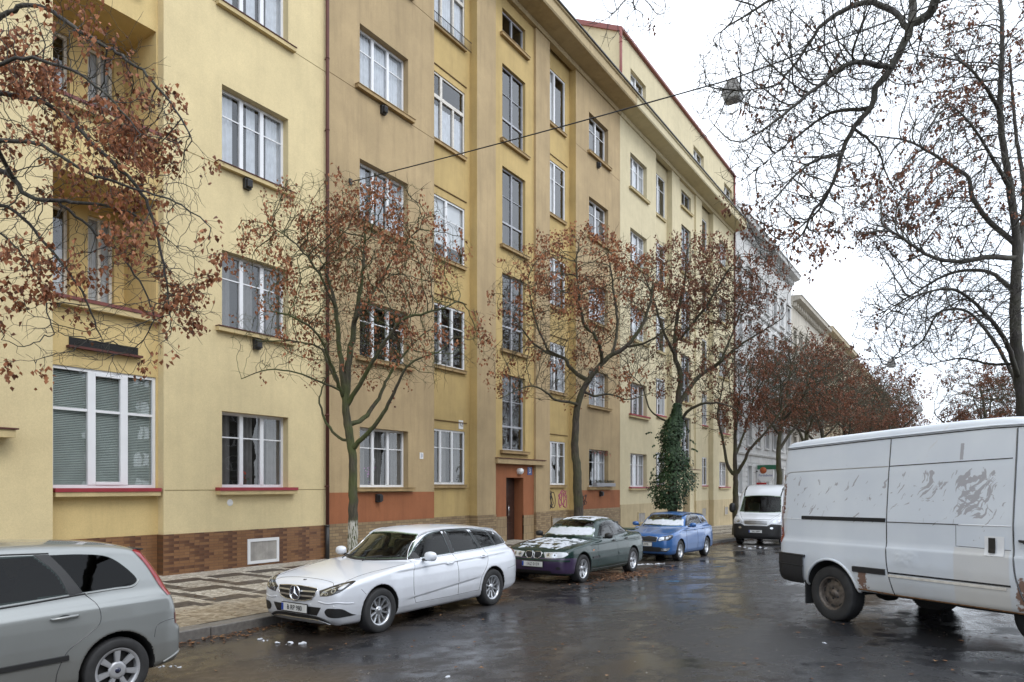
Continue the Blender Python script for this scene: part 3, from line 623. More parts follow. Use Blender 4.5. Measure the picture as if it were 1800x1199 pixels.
# ---------------------------------------------------------------- ornate and farther houses
def ornate(y0, y1, zt, mw, label, floors, pitch=2.7, zb=-2, X=FX, face=1, rust=True, group='apartment houses along the street', detail=True):
    r = empty('apartment_house', (X, (y0 + y1) / 2, gz((y0 + y1) / 2) + .15)); tag(r, label, 'building', group)
    f = face; w = MB(); n = max(2, int((y1 - y0) / pitch)); p = (y1 - y0) / n; wins = []
    zs = [1.6 + zb * .0 + i * (zt - 3.2) / floors for i in range(floors)]
    hh = (zt - 3.2) / floors * .56
    for zi, z in enumerate(zs):
        for k in range(n): yc = y0 + p * (k + .5); wins.append((yc - .6, yc + .6, z, z + hh))
    panel(w, X, y0, y1, zb, zt, wins, 0, .2, f)
    for yy, s in ((y0, 1), (y1, -1)):
        q = [(X, yy, zb), (X, yy, zt), (X - f*12, yy, zt), (X - f*12, yy, zb)]; w.quad(*(q if s * f > 0 else q[::-1]))
    w.quad((X, y0, zt), (X, y1, zt), (X - f*12, y1, zt), (X - f*12, y0, zt))
    par(w.build('wall', M[mw]), r)
    wo_ = [window(r, X, *h, 'two', rw.choice(['netside', 'drape', 'none', 'net']), 'winwhite', .18, None, f, flat=not detail) for h in wins]
    c = MB(); prof = [(0, zt-.9), (.08, zt-.9), (.12, zt-.55), (.5, zt-.45), (.8, zt-.35), (.85, zt-.1), (.95, zt), (0, zt+.05)]
    c.prism(prof, lambda u, v, d: (X + f*u, d, v), y0 + .01, y1 - .01)
    par(c.build('cornice', M[mw]), r)
    for zc in ((zs[1] - .75, zs[-1] - .8) if rust else (zs[1] - .6,)):
        c = MB(); c.prism([(0, zc-.12), (.16, zc-.05), (.2, zc+.06), (0, zc+.12)], lambda u, v, d: (X + f*u, d, v), y0 + .01, y1 - .01); par(c.build('string_course', M[mw]), r)
    if rust:
        k = y0 + .35
        while k < y1 - .4: c = MB(); c.box(X + f*.1, X + f*.42, k - .09, k + .09, zt - .95, zt - .58); par(c.build('bracket', M[mw]), r); k += .9
    for i, h in enumerate(wins):
        s = MB(); s.box(X, X + f*.07, h[0]-.16, h[0]-.002, h[2]-.1, h[3]+.12); s.box(X, X + f*.07, h[1]+.002, h[1]+.16, h[2]-.1, h[3]+.12); s.box(X, X + f*.09, h[0]-.002, h[1]+.002, h[3]+.004, h[3]+.12)
        s.box(X, X + f*.17, h[0]-.22, h[1]+.22, h[2]-.2, h[2]-.105)
        if rust and h[2] > zs[0] + .5:
            if (i // n) % 2: s.prism([(h[0]-.22, h[3]+.22), (h[1]+.22, h[3]+.22), ((h[0]+h[1])/2, h[3]+.62)], lambda u, v, d: (d, u, v), X + f*.003, X + f*.2)
            else: s.box(X, X + f*.2, h[0]-.22, h[1]+.22, h[3]+.2, h[3]+.34)
        s.build('surround', M[mw], wo_[i])
    if rust:
        b = MB(); z = zb + .2
        while z < zs[1] - 1.1:
            last = y0 + .02
            for k in range(n):
                h = wins[k]; inside = h[2] - .25 < z < h[3] + .15
                if inside: b.box(X, X + f*.05, last, h[0] - .18, z, z + .30); last = h[1] + .18
            b.box(X, X + f*.05, last, y1 - .02, z, z + .30); z += .36
        par(b.build('rusticated_band', M[mw]), r)
    return r
B4 = ornate(51.40, 70.5, 21.9, 'stucco', 'grey white ornate apartment house with rusticated ground floor and heavy bracketed cornice', 5)
c = MB(); c.lathe([(1.6, 21.9), (1.6, 22.4), (1.4, 23.0), (.9, 23.6), (.3, 23.9), (.05, 24.6), (.001, 24.8)], 18, 0, 'z', (FX - 1.2, 53.6, 0)); c.box(FX - .6, FX + .2, 55, 70, 22.0, 22.35); par(c.build('gable_dome', M['stucco']), B4)
ornate(70.5, 88, 20.2, 'stucco4', 'beige ornate apartment house beyond the grey white one', 5, 2.9)
ornate(88, 110, 20.6, 'stucco2', 'weathered tan apartment house halfway down the street', 5, 3.1, -3, rust=False, detail=False)
ornate(110, 135, 19.8, 'stucco2', 'pale beige apartment house far down the street, second from the end', 5, 3.1, -4, rust=False, detail=False)
ornate(135, 165, 19.5, 'stucco3', 'tan apartment house at the far end of the street', 5, 3.3, -5, rust=False, detail=False)
# the other side of the street, behind the camera's right shoulder: seen only in reflections
for i, (a, b, zt, mw) in enumerate(((-26, -6, 12, 'greyfac'), (-6, 14, 12.5, 'greyfac'), (14, 34, 12, 'greyfac'))):
    ornate(a, b, zt, mw, ['grey apartment house opposite, behind the camera', 'grey apartment house opposite the yellow house', 'grey apartment house opposite the tan house'][i], 5, 3.2, -1, 16.2, -1, False, 'apartment houses across the street', False)

# ---------------------------------------------------------------- pub sign on the ornate house
def smat(n, c, r=.4): M[n] = mat(n, c, r)
smat('sign_green', (.02, .13, .07)); smat('sign_red', (.35, .02, .02)); smat('sign_orange', (.42, .10, .03)); smat('ink_blue', (.03, .06, .25))
sg = empty('pub_sign', (FX, 57.4, 3.2)); tag(sg, 'white and green hanging pub sign with orange badge and blue script on the ornate house', 'sign')
o = MB(); o.box(FX, FX + .25, 57.35, 57.45, 3.25, 3.35); par(o.build('bracket', M['black']), sg)
o = MB(); pr = [(.2, 2.75), (.45, 2.5), (1.15, 2.5), (1.4, 2.75), (1.4, 3.45), (.2, 3.45)]
o.prism(pr, lambda u, v, d: (FX + u, d, v), 57.3, 57.5); par(o.build('board', M['white']), sg)
o = MB(); o.box(FX + .15, FX + 1.6, 57.28, 57.52, 3.452, 3.8); bevel(par(o.build('green_header', M['sign_green']), sg), .05)
o = MB(); o.lathe([(.001, 57.26), (.26, 57.26), (.26, 57.299)], 18, 0, 'y', (FX + .62, 0, 3.38)); par(o.build('round_badge', M['sign_orange']), sg)
t = text_mesh('lettering', 'Pardubické', .24, M['ink_blue'], None, (FX + .8, 57.288, 2.98), (R(90), 0, 0)); par(t, sg)
o = MB(); o.box(FX + .1, FX + .85, 57.3, 57.4, 2.1, 2.42); par(o.build('red_panel', M['sign_red']), sg)
# ================================================================ VEHICLE TOOLKIT
def spline(pts, closed=True, n=6):
    """Catmull-Rom through points; a point given as (x, y, 1) is a hard corner."""
    P = [(p[0], p[1]) for p in pts]; hard = [len(p) > 2 for p in pts]; N = len(P); out = []
    for i in range(N if closed else N - 1):
        p0, p1, p2, p3 = P[i-1] if (closed or i) else P[0], P[i], P[(i+1) % N], P[(i+2) % N] if (closed or i+2 < N) else P[-1]
        if hard[i]: p0 = (2*p1[0]-p2[0], 2*p1[1]-p2[1])
        if hard[(i+1) % N]: p3 = (2*p2[0]-p1[0], 2*p2[1]-p1[1])
        d = lambda a, b: max(1e-6, math.hypot(a[0]-b[0], a[1]-b[1])) ** .5
        t0 = 0; t1 = t0 + d(p0, p1); t2 = t1 + d(p1, p2); t3 = t2 + d(p2, p3)
        for k in range(n):
            t = t1 + (t2 - t1) * k / n; o = []
            for c in (0, 1):
                A1 = (t1-t)/(t1-t0)*p0[c] + (t-t0)/(t1-t0)*p1[c]; A2 = (t2-t)/(t2-t1)*p1[c] + (t-t1)/(t2-t1)*p2[c]; A3 = (t3-t)/(t3-t2)*p2[c] + (t-t2)/(t3-t2)*p3[c]
                B1_ = (t2-t)/(t2-t0)*A1 + (t-t0)/(t2-t0)*A2; B2_ = (t3-t)/(t3-t1)*A2 + (t-t1)/(t3-t1)*A3
                o.append((t2-t)/(t2-t1)*B1_ + (t-t1)/(t2-t1)*B2_)
            out.append(tuple(o))
    if not closed: out.append(P[-1])
    return out
class Field2:
    """signed distance to a closed polygon, tabulated and looked up bilinearly"""
    def __init__(s, poly, x0, x1, y0, y1, h=.006):
        s.x0, s.y0, s.h = x0, y0, h; s.nx, s.ny = int((x1-x0)/h) + 2, int((y1-y0)/h) + 2
        gx_, gy_ = np.meshgrid(x0 + np.arange(s.nx)*h, y0 + np.arange(s.ny)*h, indexing='ij')
        d2 = np.full(gx_.shape, 1e9, np.float32); ins = np.zeros(gx_.shape, bool); n = len(poly)
        gx_ = gx_.astype(np.float32); gy_ = gy_.astype(np.float32)
        for i in range(n):
            ax, ay = poly[i]; bx, by = poly[(i+1) % n]; ex, ey = bx-ax, by-ay; L2 = ex*ex + ey*ey
            if L2 < 1e-12: continue
            t = np.clip(((gx_-ax)*ex + (gy_-ay)*ey) / L2, 0, 1)
            d2 = np.minimum(d2, (gx_-ax-t*ex)**2 + (gy_-ay-t*ey)**2)
            if ay != by:
                c = (ay > gy_) != (by > gy_); ins ^= c & (gx_ < (bx-ax)*(gy_-ay)/(by-ay) + ax)
        s.t = np.where(ins, -1, 1) * np.sqrt(d2)
    def __call__(s, x, y):
        u = np.clip((x - s.x0)/s.h, 0, s.nx - 1.001); v = np.clip((y - s.y0)/s.h, 0, s.ny - 1.001)
        i = u.astype(int); j = v.astype(int); u = u - i; v = v - j; t = s.t
        return (t[i, j]*(1-u) + t[i+1, j]*u)*(1-v) + (t[i, j+1]*(1-u) + t[i+1, j+1]*u)*v
def smax(a, b, k): h = np.maximum(k - np.abs(a-b), 0)/k; return np.maximum(a, b) + h*h*k*.25
def smin(a, b, k): return -smax(-a, -b, k)
def surface_nets(F, o, h):
    nx, ny, nz_ = F.shape; ins = F < 0
    c = ins[:-1,:-1,:-1].astype(np.int8)
    tot = sum(ins[i:nx-1+i, j:ny-1+j, k:nz_-1+k].astype(np.int8) for i in (0,1) for j in (0,1) for k in (0,1))
    act = (tot > 0) & (tot < 8); idx = -np.ones(act.shape, np.int64); I = np.argwhere(act); idx[act] = np.arange(len(I))
    acc = np.zeros((len(I), 3)); cnt = np.zeros(len(I))
    for ax in range(3):
        for a in (0, 1):
            for b_ in (0, 1):
                oth = [q for q in range(3) if q != ax]; s0 = [0,0,0]; s0[oth[0]] = a; s0[oth[1]] = b_; s1 = list(s0); s1[ax] = 1
                f0 = F[I[:,0]+s0[0], I[:,1]+s0[1], I[:,2]+s0[2]]; f1 = F[I[:,0]+s1[0], I[:,1]+s1[1], I[:,2]+s1[2]]
                m = (f0 < 0) != (f1 < 0); t = np.where(m, f0/np.where(f0 == f1, 1, f0-f1), 0)
                p = np.zeros((len(I), 3)); p[:, oth[0]] = a; p[:, oth[1]] = b_; p[:, ax] = t
                acc += p*m[:, None]; cnt += m
    V = (I + acc/np.maximum(cnt, 1)[:, None])*h + np.array(o); Fc = []
    for ax in range(3):
        sl0 = [slice(None)]*3; sl1 = [slice(None)]*3; sl0[ax] = slice(0, -1); sl1[ax] = slice(1, None)
        d = ins[tuple(sl0)] != ins[tuple(sl1)]; E = np.argwhere(d); u, v = [(1,2),(2,0),(0,1)][ax]
        ok = (E[:,u] > 0) & (E[:,v] > 0) & (E[:,u] < F.shape[u]-1) & (E[:,v] < F.shape[v]-1); E = E[ok]
        def g(du, dv): q = E.copy(); q[:,u] += du; q[:,v] += dv; return idx[q[:,0], q[:,1], q[:,2]]
        quad = np.stack([g(-1,-1), g(0,-1), g(0,0), g(-1,0)], 1); fl = ~ins[E[:,0], E[:,1], E[:,2]]
        quad[fl] = quad[fl][:, ::-1]; Fc.append(quad)
    return V, np.concatenate(Fc)
class Vehicle:
    """Body as a smooth intersection of side profile, plan outline and tumblehome; x runs front -> rear, y across, z up"""
    def __init__(s, name, spec, paint, h=.016):
        s.sp = spec; s.root = empty(name); L, W, H = spec['L'], spec['W'], spec['H']; s.paint = paint
        X0, X1, Z1 = -.12, L + .12, H + .12
        s.low = Field2(spline(spec['low']), X0-.3, X1+.3, -.1, Z1); s.green = Field2(spline(spec['green']), X0-.3, X1+.3, -.1, Z1) if 'green' in spec else None
        half = spec['plan']; s.plan = Field2([(a, b) for a, b in spline(half, False)] + [(a, -b) for a, b in reversed(spline(half, False))], X0-.3, X1+.3, -.3, W/2 + .3)
        nx = int((X1-X0)/h) + 1; nyh = int((W/2 + .1)/h) + 2; nz_ = int((Z1-.08)/h) + 1
        gx_, gy_, gz_ = np.meshgrid(X0 + np.arange(nx)*h, np.arange(nyh)*h, .08 + np.arange(nz_)*h, indexing='ij')
        F = s.f(gx_.ravel(), gy_.ravel(), gz_.ravel()).reshape(gx_.shape)
        F = np.concatenate([F[:, :0:-1], F], 1)
        V, Fc = surface_nets(F, (X0, -(nyh-1)*h, .08), h)
        for it in range(4):
            f0, g = s.grad(V); V = V - g*(f0/np.maximum((g*g).sum(1), .2))[:, None].clip(-h, h)
        s.V, s.F = V, Fc; s.cuts = []; s.dark = []
        s.bvh = bvhtree.BVHTree.FromPolygons([tuple(v) for v in V], [tuple(f) for f in Fc.tolist()])
    def f(s, x, y, z):
        sp = s.sp; ay = np.abs(y); L = sp['L']; W = sp['W']/2
        fc, rc = sp.get('fcurve', .10), sp.get('rcurve', .06); q = (ay/W)**2
        xf = np.clip(1 - x/(L*.45), 0, 1); xr = np.clip((x - L*.55)/(L*.45), 0, 1)
        xs = x - fc*q*xf + rc*q*xr
        zc = z + sp.get('crown', .03)*(ay/W)**2*np.clip((z-.6)/.3, 0, 1)
        tk = np.interp(z, *zip(*sp['tuck']))
        for (cx, amp, wd) in sp.get('flare', ()):
            tk = tk - amp*np.exp(-((x-cx)**2 + (z-sp['wr'])**2)/wd**2)
        if 'crease' in sp: 
            for (xa, za, xb, zb, amp, wd) in sp['crease']:
                t = np.clip((x-xa)/(xb-xa), 0, 1); zz = za + (zb-za)*t; e = np.clip(np.minimum(x-xa, xb-x)/.25, 0, 1)
                dz = z - zz; tk = tk + amp*e*np.where(dz < 0, np.exp(dz/wd), np.exp(-(dz/(wd*.12))**2))
        a = s.low(xs, zc); b = s.plan(x, ay + tk); body = smax(a, b, sp.get('rlow', .07))
        if s.green is not None:
            q2 = (ay/.7)**2; gxs = x - sp.get('gf', .16)*q2*np.clip(1-(x-sp['gmid'])/.0001, 0, 1)*np.clip((sp['gmid']-x)/.8, 0, 1) + sp.get('gr', .10)*q2*np.clip((x-sp['gmid'])/1.5, 0, 1)
            g1 = s.green(gxs, z + sp.get('rcrown', .05)*(ay/.6)**2); gw = np.interp(z, *zip(*sp['gside'])); gp = np.interp(x, *zip(*sp['gplan'])) if 'gplan' in sp else 0
            g = smax(g1, (ay - gw - gp)*.93, sp.get('rg', .10)); body = smin(body, g, sp.get('blend', .05))
        for cx in sp['axles']:
            R_ = sp['arch']; cyl = np.maximum(np.sqrt((x-cx)**2 + (z-sp['archz'])**2) - R_, (W - .27) - ay)
            body = smax(body, -cyl, .012)
        return body
    def grad(s, V, e=.003):
        x, y, z = V.T; f0 = s.f(x, y, z)
        g = np.stack([(s.f(x+e,y,z)-s.f(x-e,y,z)), (s.f(x,y+e,z)-s.f(x,y-e,z)), (s.f(x,y,z+e)-s.f(x,y,z-e))], 1)/(2*e)
        return f0, g
    # ---- projection on to the body
    def cast(s, view, u, v, sd=1):
        o, d = {'side': ((u, 3*sd, v), (0, -sd, 0)), 'front': ((-3, u, v), (1, 0, 0)), 'rear': ((s.sp['L']+3, u, v), (-1, 0, 0)), 'top': ((u, v, 4), (0, 0, -1))}[view]
        r = s.bvh.ray_cast(Vector(o), Vector(d)); k = 0
        while r[0] is None and k < 12 and view != 'top': k += 1; o = (o[0], o[1], o[2] - .012); r = s.bvh.ray_cast(Vector(o), Vector(d))
        if r[0] is None: r = s.bvh.find_nearest(Vector(o) + Vector(d)*(3 - s.sp['W']/2 if view == 'side' else 3.1))
        p, nn = r[0], r[1]
        if nn.dot(Vector(d)) > 0: nn = -nn
        return p, nn
    def patch(s, name, poly, view, m, sides=(1,), off=.003, g=.035, parent=None, cut=0, smooth=True, shape=True, n=5, push=0.):
        outs = []
        P2 = spline(poly, True, n) if shape else [p[:2] for p in poly]
        if not shape:
            q = []
            for i in range(len(P2)):
                a, b = P2[i], P2[(i+1) % len(P2)]; k = max(1, int(math.hypot(a[0]-b[0], a[1]-b[1])/g)); q += [(a[0]+(b[0]-a[0])*t/k, a[1]+(b[1]-a[1])*t/k) for t in range(k)]
            P2 = q
        us, vs = [p[0] for p in P2], [p[1] for p in P2]; pts = [Vector(p) for p in P2]; nb = len(pts)
        ed = [(i, (i+1) % nb) for i in range(nb)]
        u = min(us) + g*.5
        while u < max(us):
            v = min(vs) + g*.5
            while v < max(vs):
                if inside(P2, u, v) and dist_poly(P2, u, v) > g*.4: pts.append(Vector((u, v)))
                v += g
            u += g
        r = delaunay_2d_cdt(pts, ed, [list(range(nb))], 1, 1e-6); tv, tf = r[0], r[2]
        for sd in sides:
            V = []
            for p in tv:
                uu, vv = (p.x, p.y) if view in ('side', 'top') else (p.x*(sd if len(sides) > 1 else 1), p.y)
                if view == 'top' and len(sides) > 1: vv = vv*sd
                h, nn = s.cast(view, uu, vv, sd); V.append(h + nn*off + (Vector((0,0,push))))
            o = mesh_obj(name, V, tf, m, parent or s.root, smooth=smooth)
            bm = bmesh.new(); bm.from_mesh(o.data); bmesh.ops.recalc_face_normals(bm, faces=bm.faces)
            ref = {'side': Vector((0, sd, 0)), 'front': Vector((-1, 0, 0)), 'rear': Vector((1, 0, 0)), 'top': Vector((0, 0, 1))}[view]
            if sum((f.normal for f in bm.faces), Vector()).dot(ref) < 0: bmesh.ops.reverse_faces(bm, faces=bm.faces)
            bm.to_mesh(o.data); bm.free(); outs.append(o)
            if cut: s.cuts.append((view, sd if view == 'side' or len(sides) > 1 else 0, P2, cut))
        return outs
    def line(s, name, pts, view, m, sides=(1,), r=.0035, off=.0, parent=None, shape=False, flat=None):
        """a seam, trim or moulding running over the surface"""
        P = spline(pts, False, 6) if shape else [p[:2] for p in pts]; q = []
        for a, b in zip(P, P[1:]):
            k = max(1, int(math.hypot(a[0]-b[0], a[1]-b[1])/.04)); q += [(a[0]+(b[0]-a[0])*t/k, a[1]+(b[1]-a[1])*t/k) for t in range(k)]
        q.append(P[-1]); outs = []
        for sd in sides:
            h = [s.cast(view, (a if view in ('side','top') or len(sides) == 1 else a*sd), (b*sd if view == 'top' and len(sides) > 1 else b), sd) for a, b in q]
            mb = MB()
            if flat is None: mb.tube([p + nn*off for p, nn in h], r, 6)
            else:   # moulding: width flat, proud by off
                vs = []
                for i, (p, nn) in enumerate(h):
                    t = (h[min(i+1, len(h)-1)][0] - h[max(i-1, 0)][0]).normalized(); c = t.cross(nn).normalized()
                    vs += [p + c*flat/2 - nn*.004, p + c*flat*.4 + nn*off, p - c*flat*.4 + nn*off, p - c*flat/2 - nn*.004]
                n_ = len(h); mb.add(vs, [(4*i+k, 4*i+k+1, 4*i+k+5, 4*i+k+4) for i in range(n_-1) for k in range(3)] + [(0,1,2,3), tuple(range(4*n_-4, 4*n_))[::-1]], 0)
            o = mb.build(name, m, parent or s.root); outs.append(o)
        return outs
    def finish(s, lowz=None, lowmat=None):
        V, F = s.V, s.F; C = V[F].mean(1); nrm = np.cross(V[F[:,2]] - V[F[:,0]], V[F[:,3]] - V[F[:,1]])
        ln = np.linalg.norm(nrm, axis=1); nrm = nrm/np.maximum(ln, 1e-12)[:, None]; keep = np.ones(len(F), bool)
        for view, sd, P2, shrink in s.cuts:
            if view == 'side': u, v, ok = C[:,0], C[:,2], (C[:,1]*sd > .2) & (nrm[:,1]*sd > .1)
            elif view == 'front': u, v, ok = C[:,1]*(sd or 1), C[:,2], (nrm[:,0] < -.1)
            elif view == 'rear': u, v, ok = C[:,1]*(sd or 1), C[:,2], (nrm[:,0] > .1)
            else: continue
            ins = np.zeros(len(C), bool); dm = np.full(len(C), 9.)
            n = len(P2)
            for i in range(n):
                (ax, ay), (bx, by) = P2[i], P2[(i+1) % n]
                if ay != by: ins ^= ((ay > v) != (by > v)) & (u < (bx-ax)*(v-ay)/(by-ay) + ax)
                L2 = (bx-ax)**2 + (by-ay)**2
                if L2 > 1e-12:
                    t = np.clip(((u-ax)*(bx-ax) + (v-ay)*(by-ay))/L2, 0, 1); dm = np.minimum(dm, np.hypot(u-ax-t*(bx-ax), v-ay-t*(by-ay)))
            keep &= ~(ins & ok & (dm > shrink))
        W = s.sp['W']/2; mi = np.zeros(len(F), np.int32)
        for cx in s.sp['axles']:
            rr = np.hypot(C[:,0]-cx, C[:,2]-s.sp['archz']); mi[(rr < s.sp['arch'] + .014) & (np.abs(nrm[:,1]) < .8) & (np.abs(C[:,1]) > .3)] = 1
            mi[(rr < s.sp['arch'] + .03) & (np.abs(C[:,1]) < W - .2) & (np.abs(C[:,1]) > W - .32)] = 1
        mi[nrm[:,2] < -.85] = 1
        if lowz is not None: mi[lowz(C)] = 2
        o = mesh_obj('body', V, F[keep].tolist(), [s.paint, M['blackm'], lowmat or M['black']], s.root, True, mi[keep]); s.body = o
        # inner lining behind the glass
        if s.cuts:
            f0, g = s.grad(V); g = g/np.maximum(np.linalg.norm(g, axis=1), .1)[:, None]; k2 = keep & (C[:,2] > s.sp['lin'])
            mesh_obj('interior_lining', V - g*.028, F[k2][:, ::-1].tolist(), s.sp.get('linmat', M['lining']), s.root, True)
        return o
def inside(P, u, v):
    c = False; n = len(P)
    for i in range(n):
        (ax, ay), (bx, by) = P[i], P[(i+1) % n]
        if (ay > v) != (by > v) and u < (bx-ax)*(v-ay)/(by-ay) + ax: c = not c
    return c
def dist_poly(P, u, v):
    d = 9.; n = len(P)
    for i in range(n):
        (ax, ay), (bx, by) = P[i], P[(i+1) % n]; L2 = (bx-ax)**2 + (by-ay)**2
        t = 0 if L2 < 1e-12 else min(1, max(0, ((u-ax)*(bx-ax) + (v-ay)*(by-ay))/L2)); d = min(d, math.hypot(u-ax-t*(bx-ax), v-ay-t*(by-ay)))
    return d
def circle(cx, cy, r, n=14, ry=None): return [(cx + r*math.cos(2*math.pi*i/n), cy + (ry or r)*math.sin(2*math.pi*i/n)) for i in range(n)]
def offset_poly(P, d):
    n = len(P); A = sum(P[i][0]*P[(i+1)%n][1] - P[(i+1)%n][0]*P[i][1] for i in range(n)); sg_ = 1 if A > 0 else -1; out = []
    for i in range(n):
        a, b, c = P[i-1], P[i], P[(i+1) % n]; t1 = Vector((b[0]-a[0], b[1]-a[1])); t2 = Vector((c[0]-b[0], c[1]-b[1]))
        t = (t1.normalized() + t2.normalized()) if t1.length and t2.length else (t1 or t2)
        if t.length < 1e-6: t = t2
        t.normalize(); out.append((b[0] + sg_*t.y*d, b[1] - sg_*t.x*d))
    return out
# ---- paints
def paint_mat(name, c, metal=0., flake=0., rough=.35, coat=1., droplets=True, dirt=0.):
    m, n, b, oc = new_mat(name); b.inputs['Metallic'].default_value = metal; b.inputs['Roughness'].default_value = rough
    b.inputs['Coat Weight'].default_value = coat; b.inputs['Coat Roughness'].default_value = .05
    sep = n.nodes.new('ShaderNodeSeparateXYZ'); n.links.new(oc, sep.inputs[0]); out = None
    if dirt:
        nn_ = math_(n, 'ADD', sep.outputs[2], math_(n, 'MULTIPLY', math_(n, 'SUBTRACT', noise(n, oc, 5, 6), .5), .35))
        out = mixc(n, maprange(n, nn_, .25, .72, dirt, 0.), tuple(c), (.12, .105, .085)); n.links.new(out, b.inputs['Base Color'])
        n.links.new(maprange(n, nn_, .25, .72, coat*.25, coat), b.inputs['Coat Weight'])
    else: b.inputs['Base Color'].default_value = (*c, 1)
    if droplets:
        v = n.nodes.new('ShaderNodeTexVoronoi'); v.inputs['Scale'].default_value = 70; n.links.new(oc, v.inputs['Vector'])
        h = maprange(n, v.outputs['Distance'], 0, .32, 1, 0, True)
        bp = n.nodes.new('ShaderNodeBump'); bp.inputs['Strength'].default_value = .10; bp.inputs['Distance'].default_value = .002
        n.links.new(h, bp.inputs['Height']); n.links.new(bp.outputs[0], b.inputs['Coat Normal'])
    return m
M['paint_white'] = paint_mat('white_car_paint', (.68, .71, .77), dirt=.35)
M['paint_silver'] = paint_mat('silver_green_car_paint', (.275, .288, .283), .5, rough=.38, dirt=.3)
M['paint_green'] = paint_mat('dark_green_car_paint', (.005, .026, .022), .0, rough=.22, coat=.25, dirt=.05)
M['paint_purple'] = paint_mat('purple_bumper_paint', (.030, .012, .060), .0, rough=.4, dirt=.15)
M['paint_blue'] = paint_mat('blue_car_paint', (.030, .125, .36), .25, rough=.3, coat=.8, dirt=.12)
M['carglass'] = glass_mat('car_side_glass', (.22, .27, .26), .02, 1.38)
M['carscreen'] = glass_mat('car_windscreen', (.50, .58, .46), .02, 1.5)
M['tinted'] = glass_mat('tinted_glass', (.05, .06, .06), .02, 1.35)
M['lining'] = mat('car_lining', (.05, .05, .048), .95)
M['seat'] = mat('seat_fabric', (.055, .052, .05), .9)
M['lamp_dark'] = mat('headlamp_housing', (.035, .037, .042), .08, .2, coat=1.)
M['lamp_clear'] = mat('headlamp_reflector', (.55, .58, .62), .10, .75, coat=1.)
M['lamp_white'] = mat('headlamp_lens', (.62, .64, .68), .12, .2, coat=1.)
M['lamp_red'] = mat('tail_lamp_red', (.26, .010, .014), .12, coat=1.)
M['lamp_amber'] = mat('amber_lamp', (.60, .17, .02), .2, coat=1.)
M['mesh_black'] = mat('grille_black', (.010, .010, .011), .5, bump=.6, bscale=90)
M['plate'] = mat('number_plate_white', (.68, .69, .68), .35)
M['plate_blue'] = mat('number_plate_blue', (.012, .06, .36), .35)
M['plate_ink'] = mat('number_plate_ink', (.015, .015, .018), .4)
M['mirror'] = mat('mirror_glass', (.6, .6, .6), .04, 1.)
M['rimdark'] = mat('wheel_dark', (.02, .02, .021), .6)
M['brake'] = mat('brake_disc', (.16, .15, .14), .35, .9)
M['hubcap'] = mat('silver_hubcap', (.42, .43, .45), .4, .45)
M['steelrim'] = mat('rusty_steel_rim', (.13, .11, .095), .55, .5, var=.4, vscale=18)
M['emblem_blue'] = mat('emblem_blue', (.012, .018, .05), .2, coat=1.)

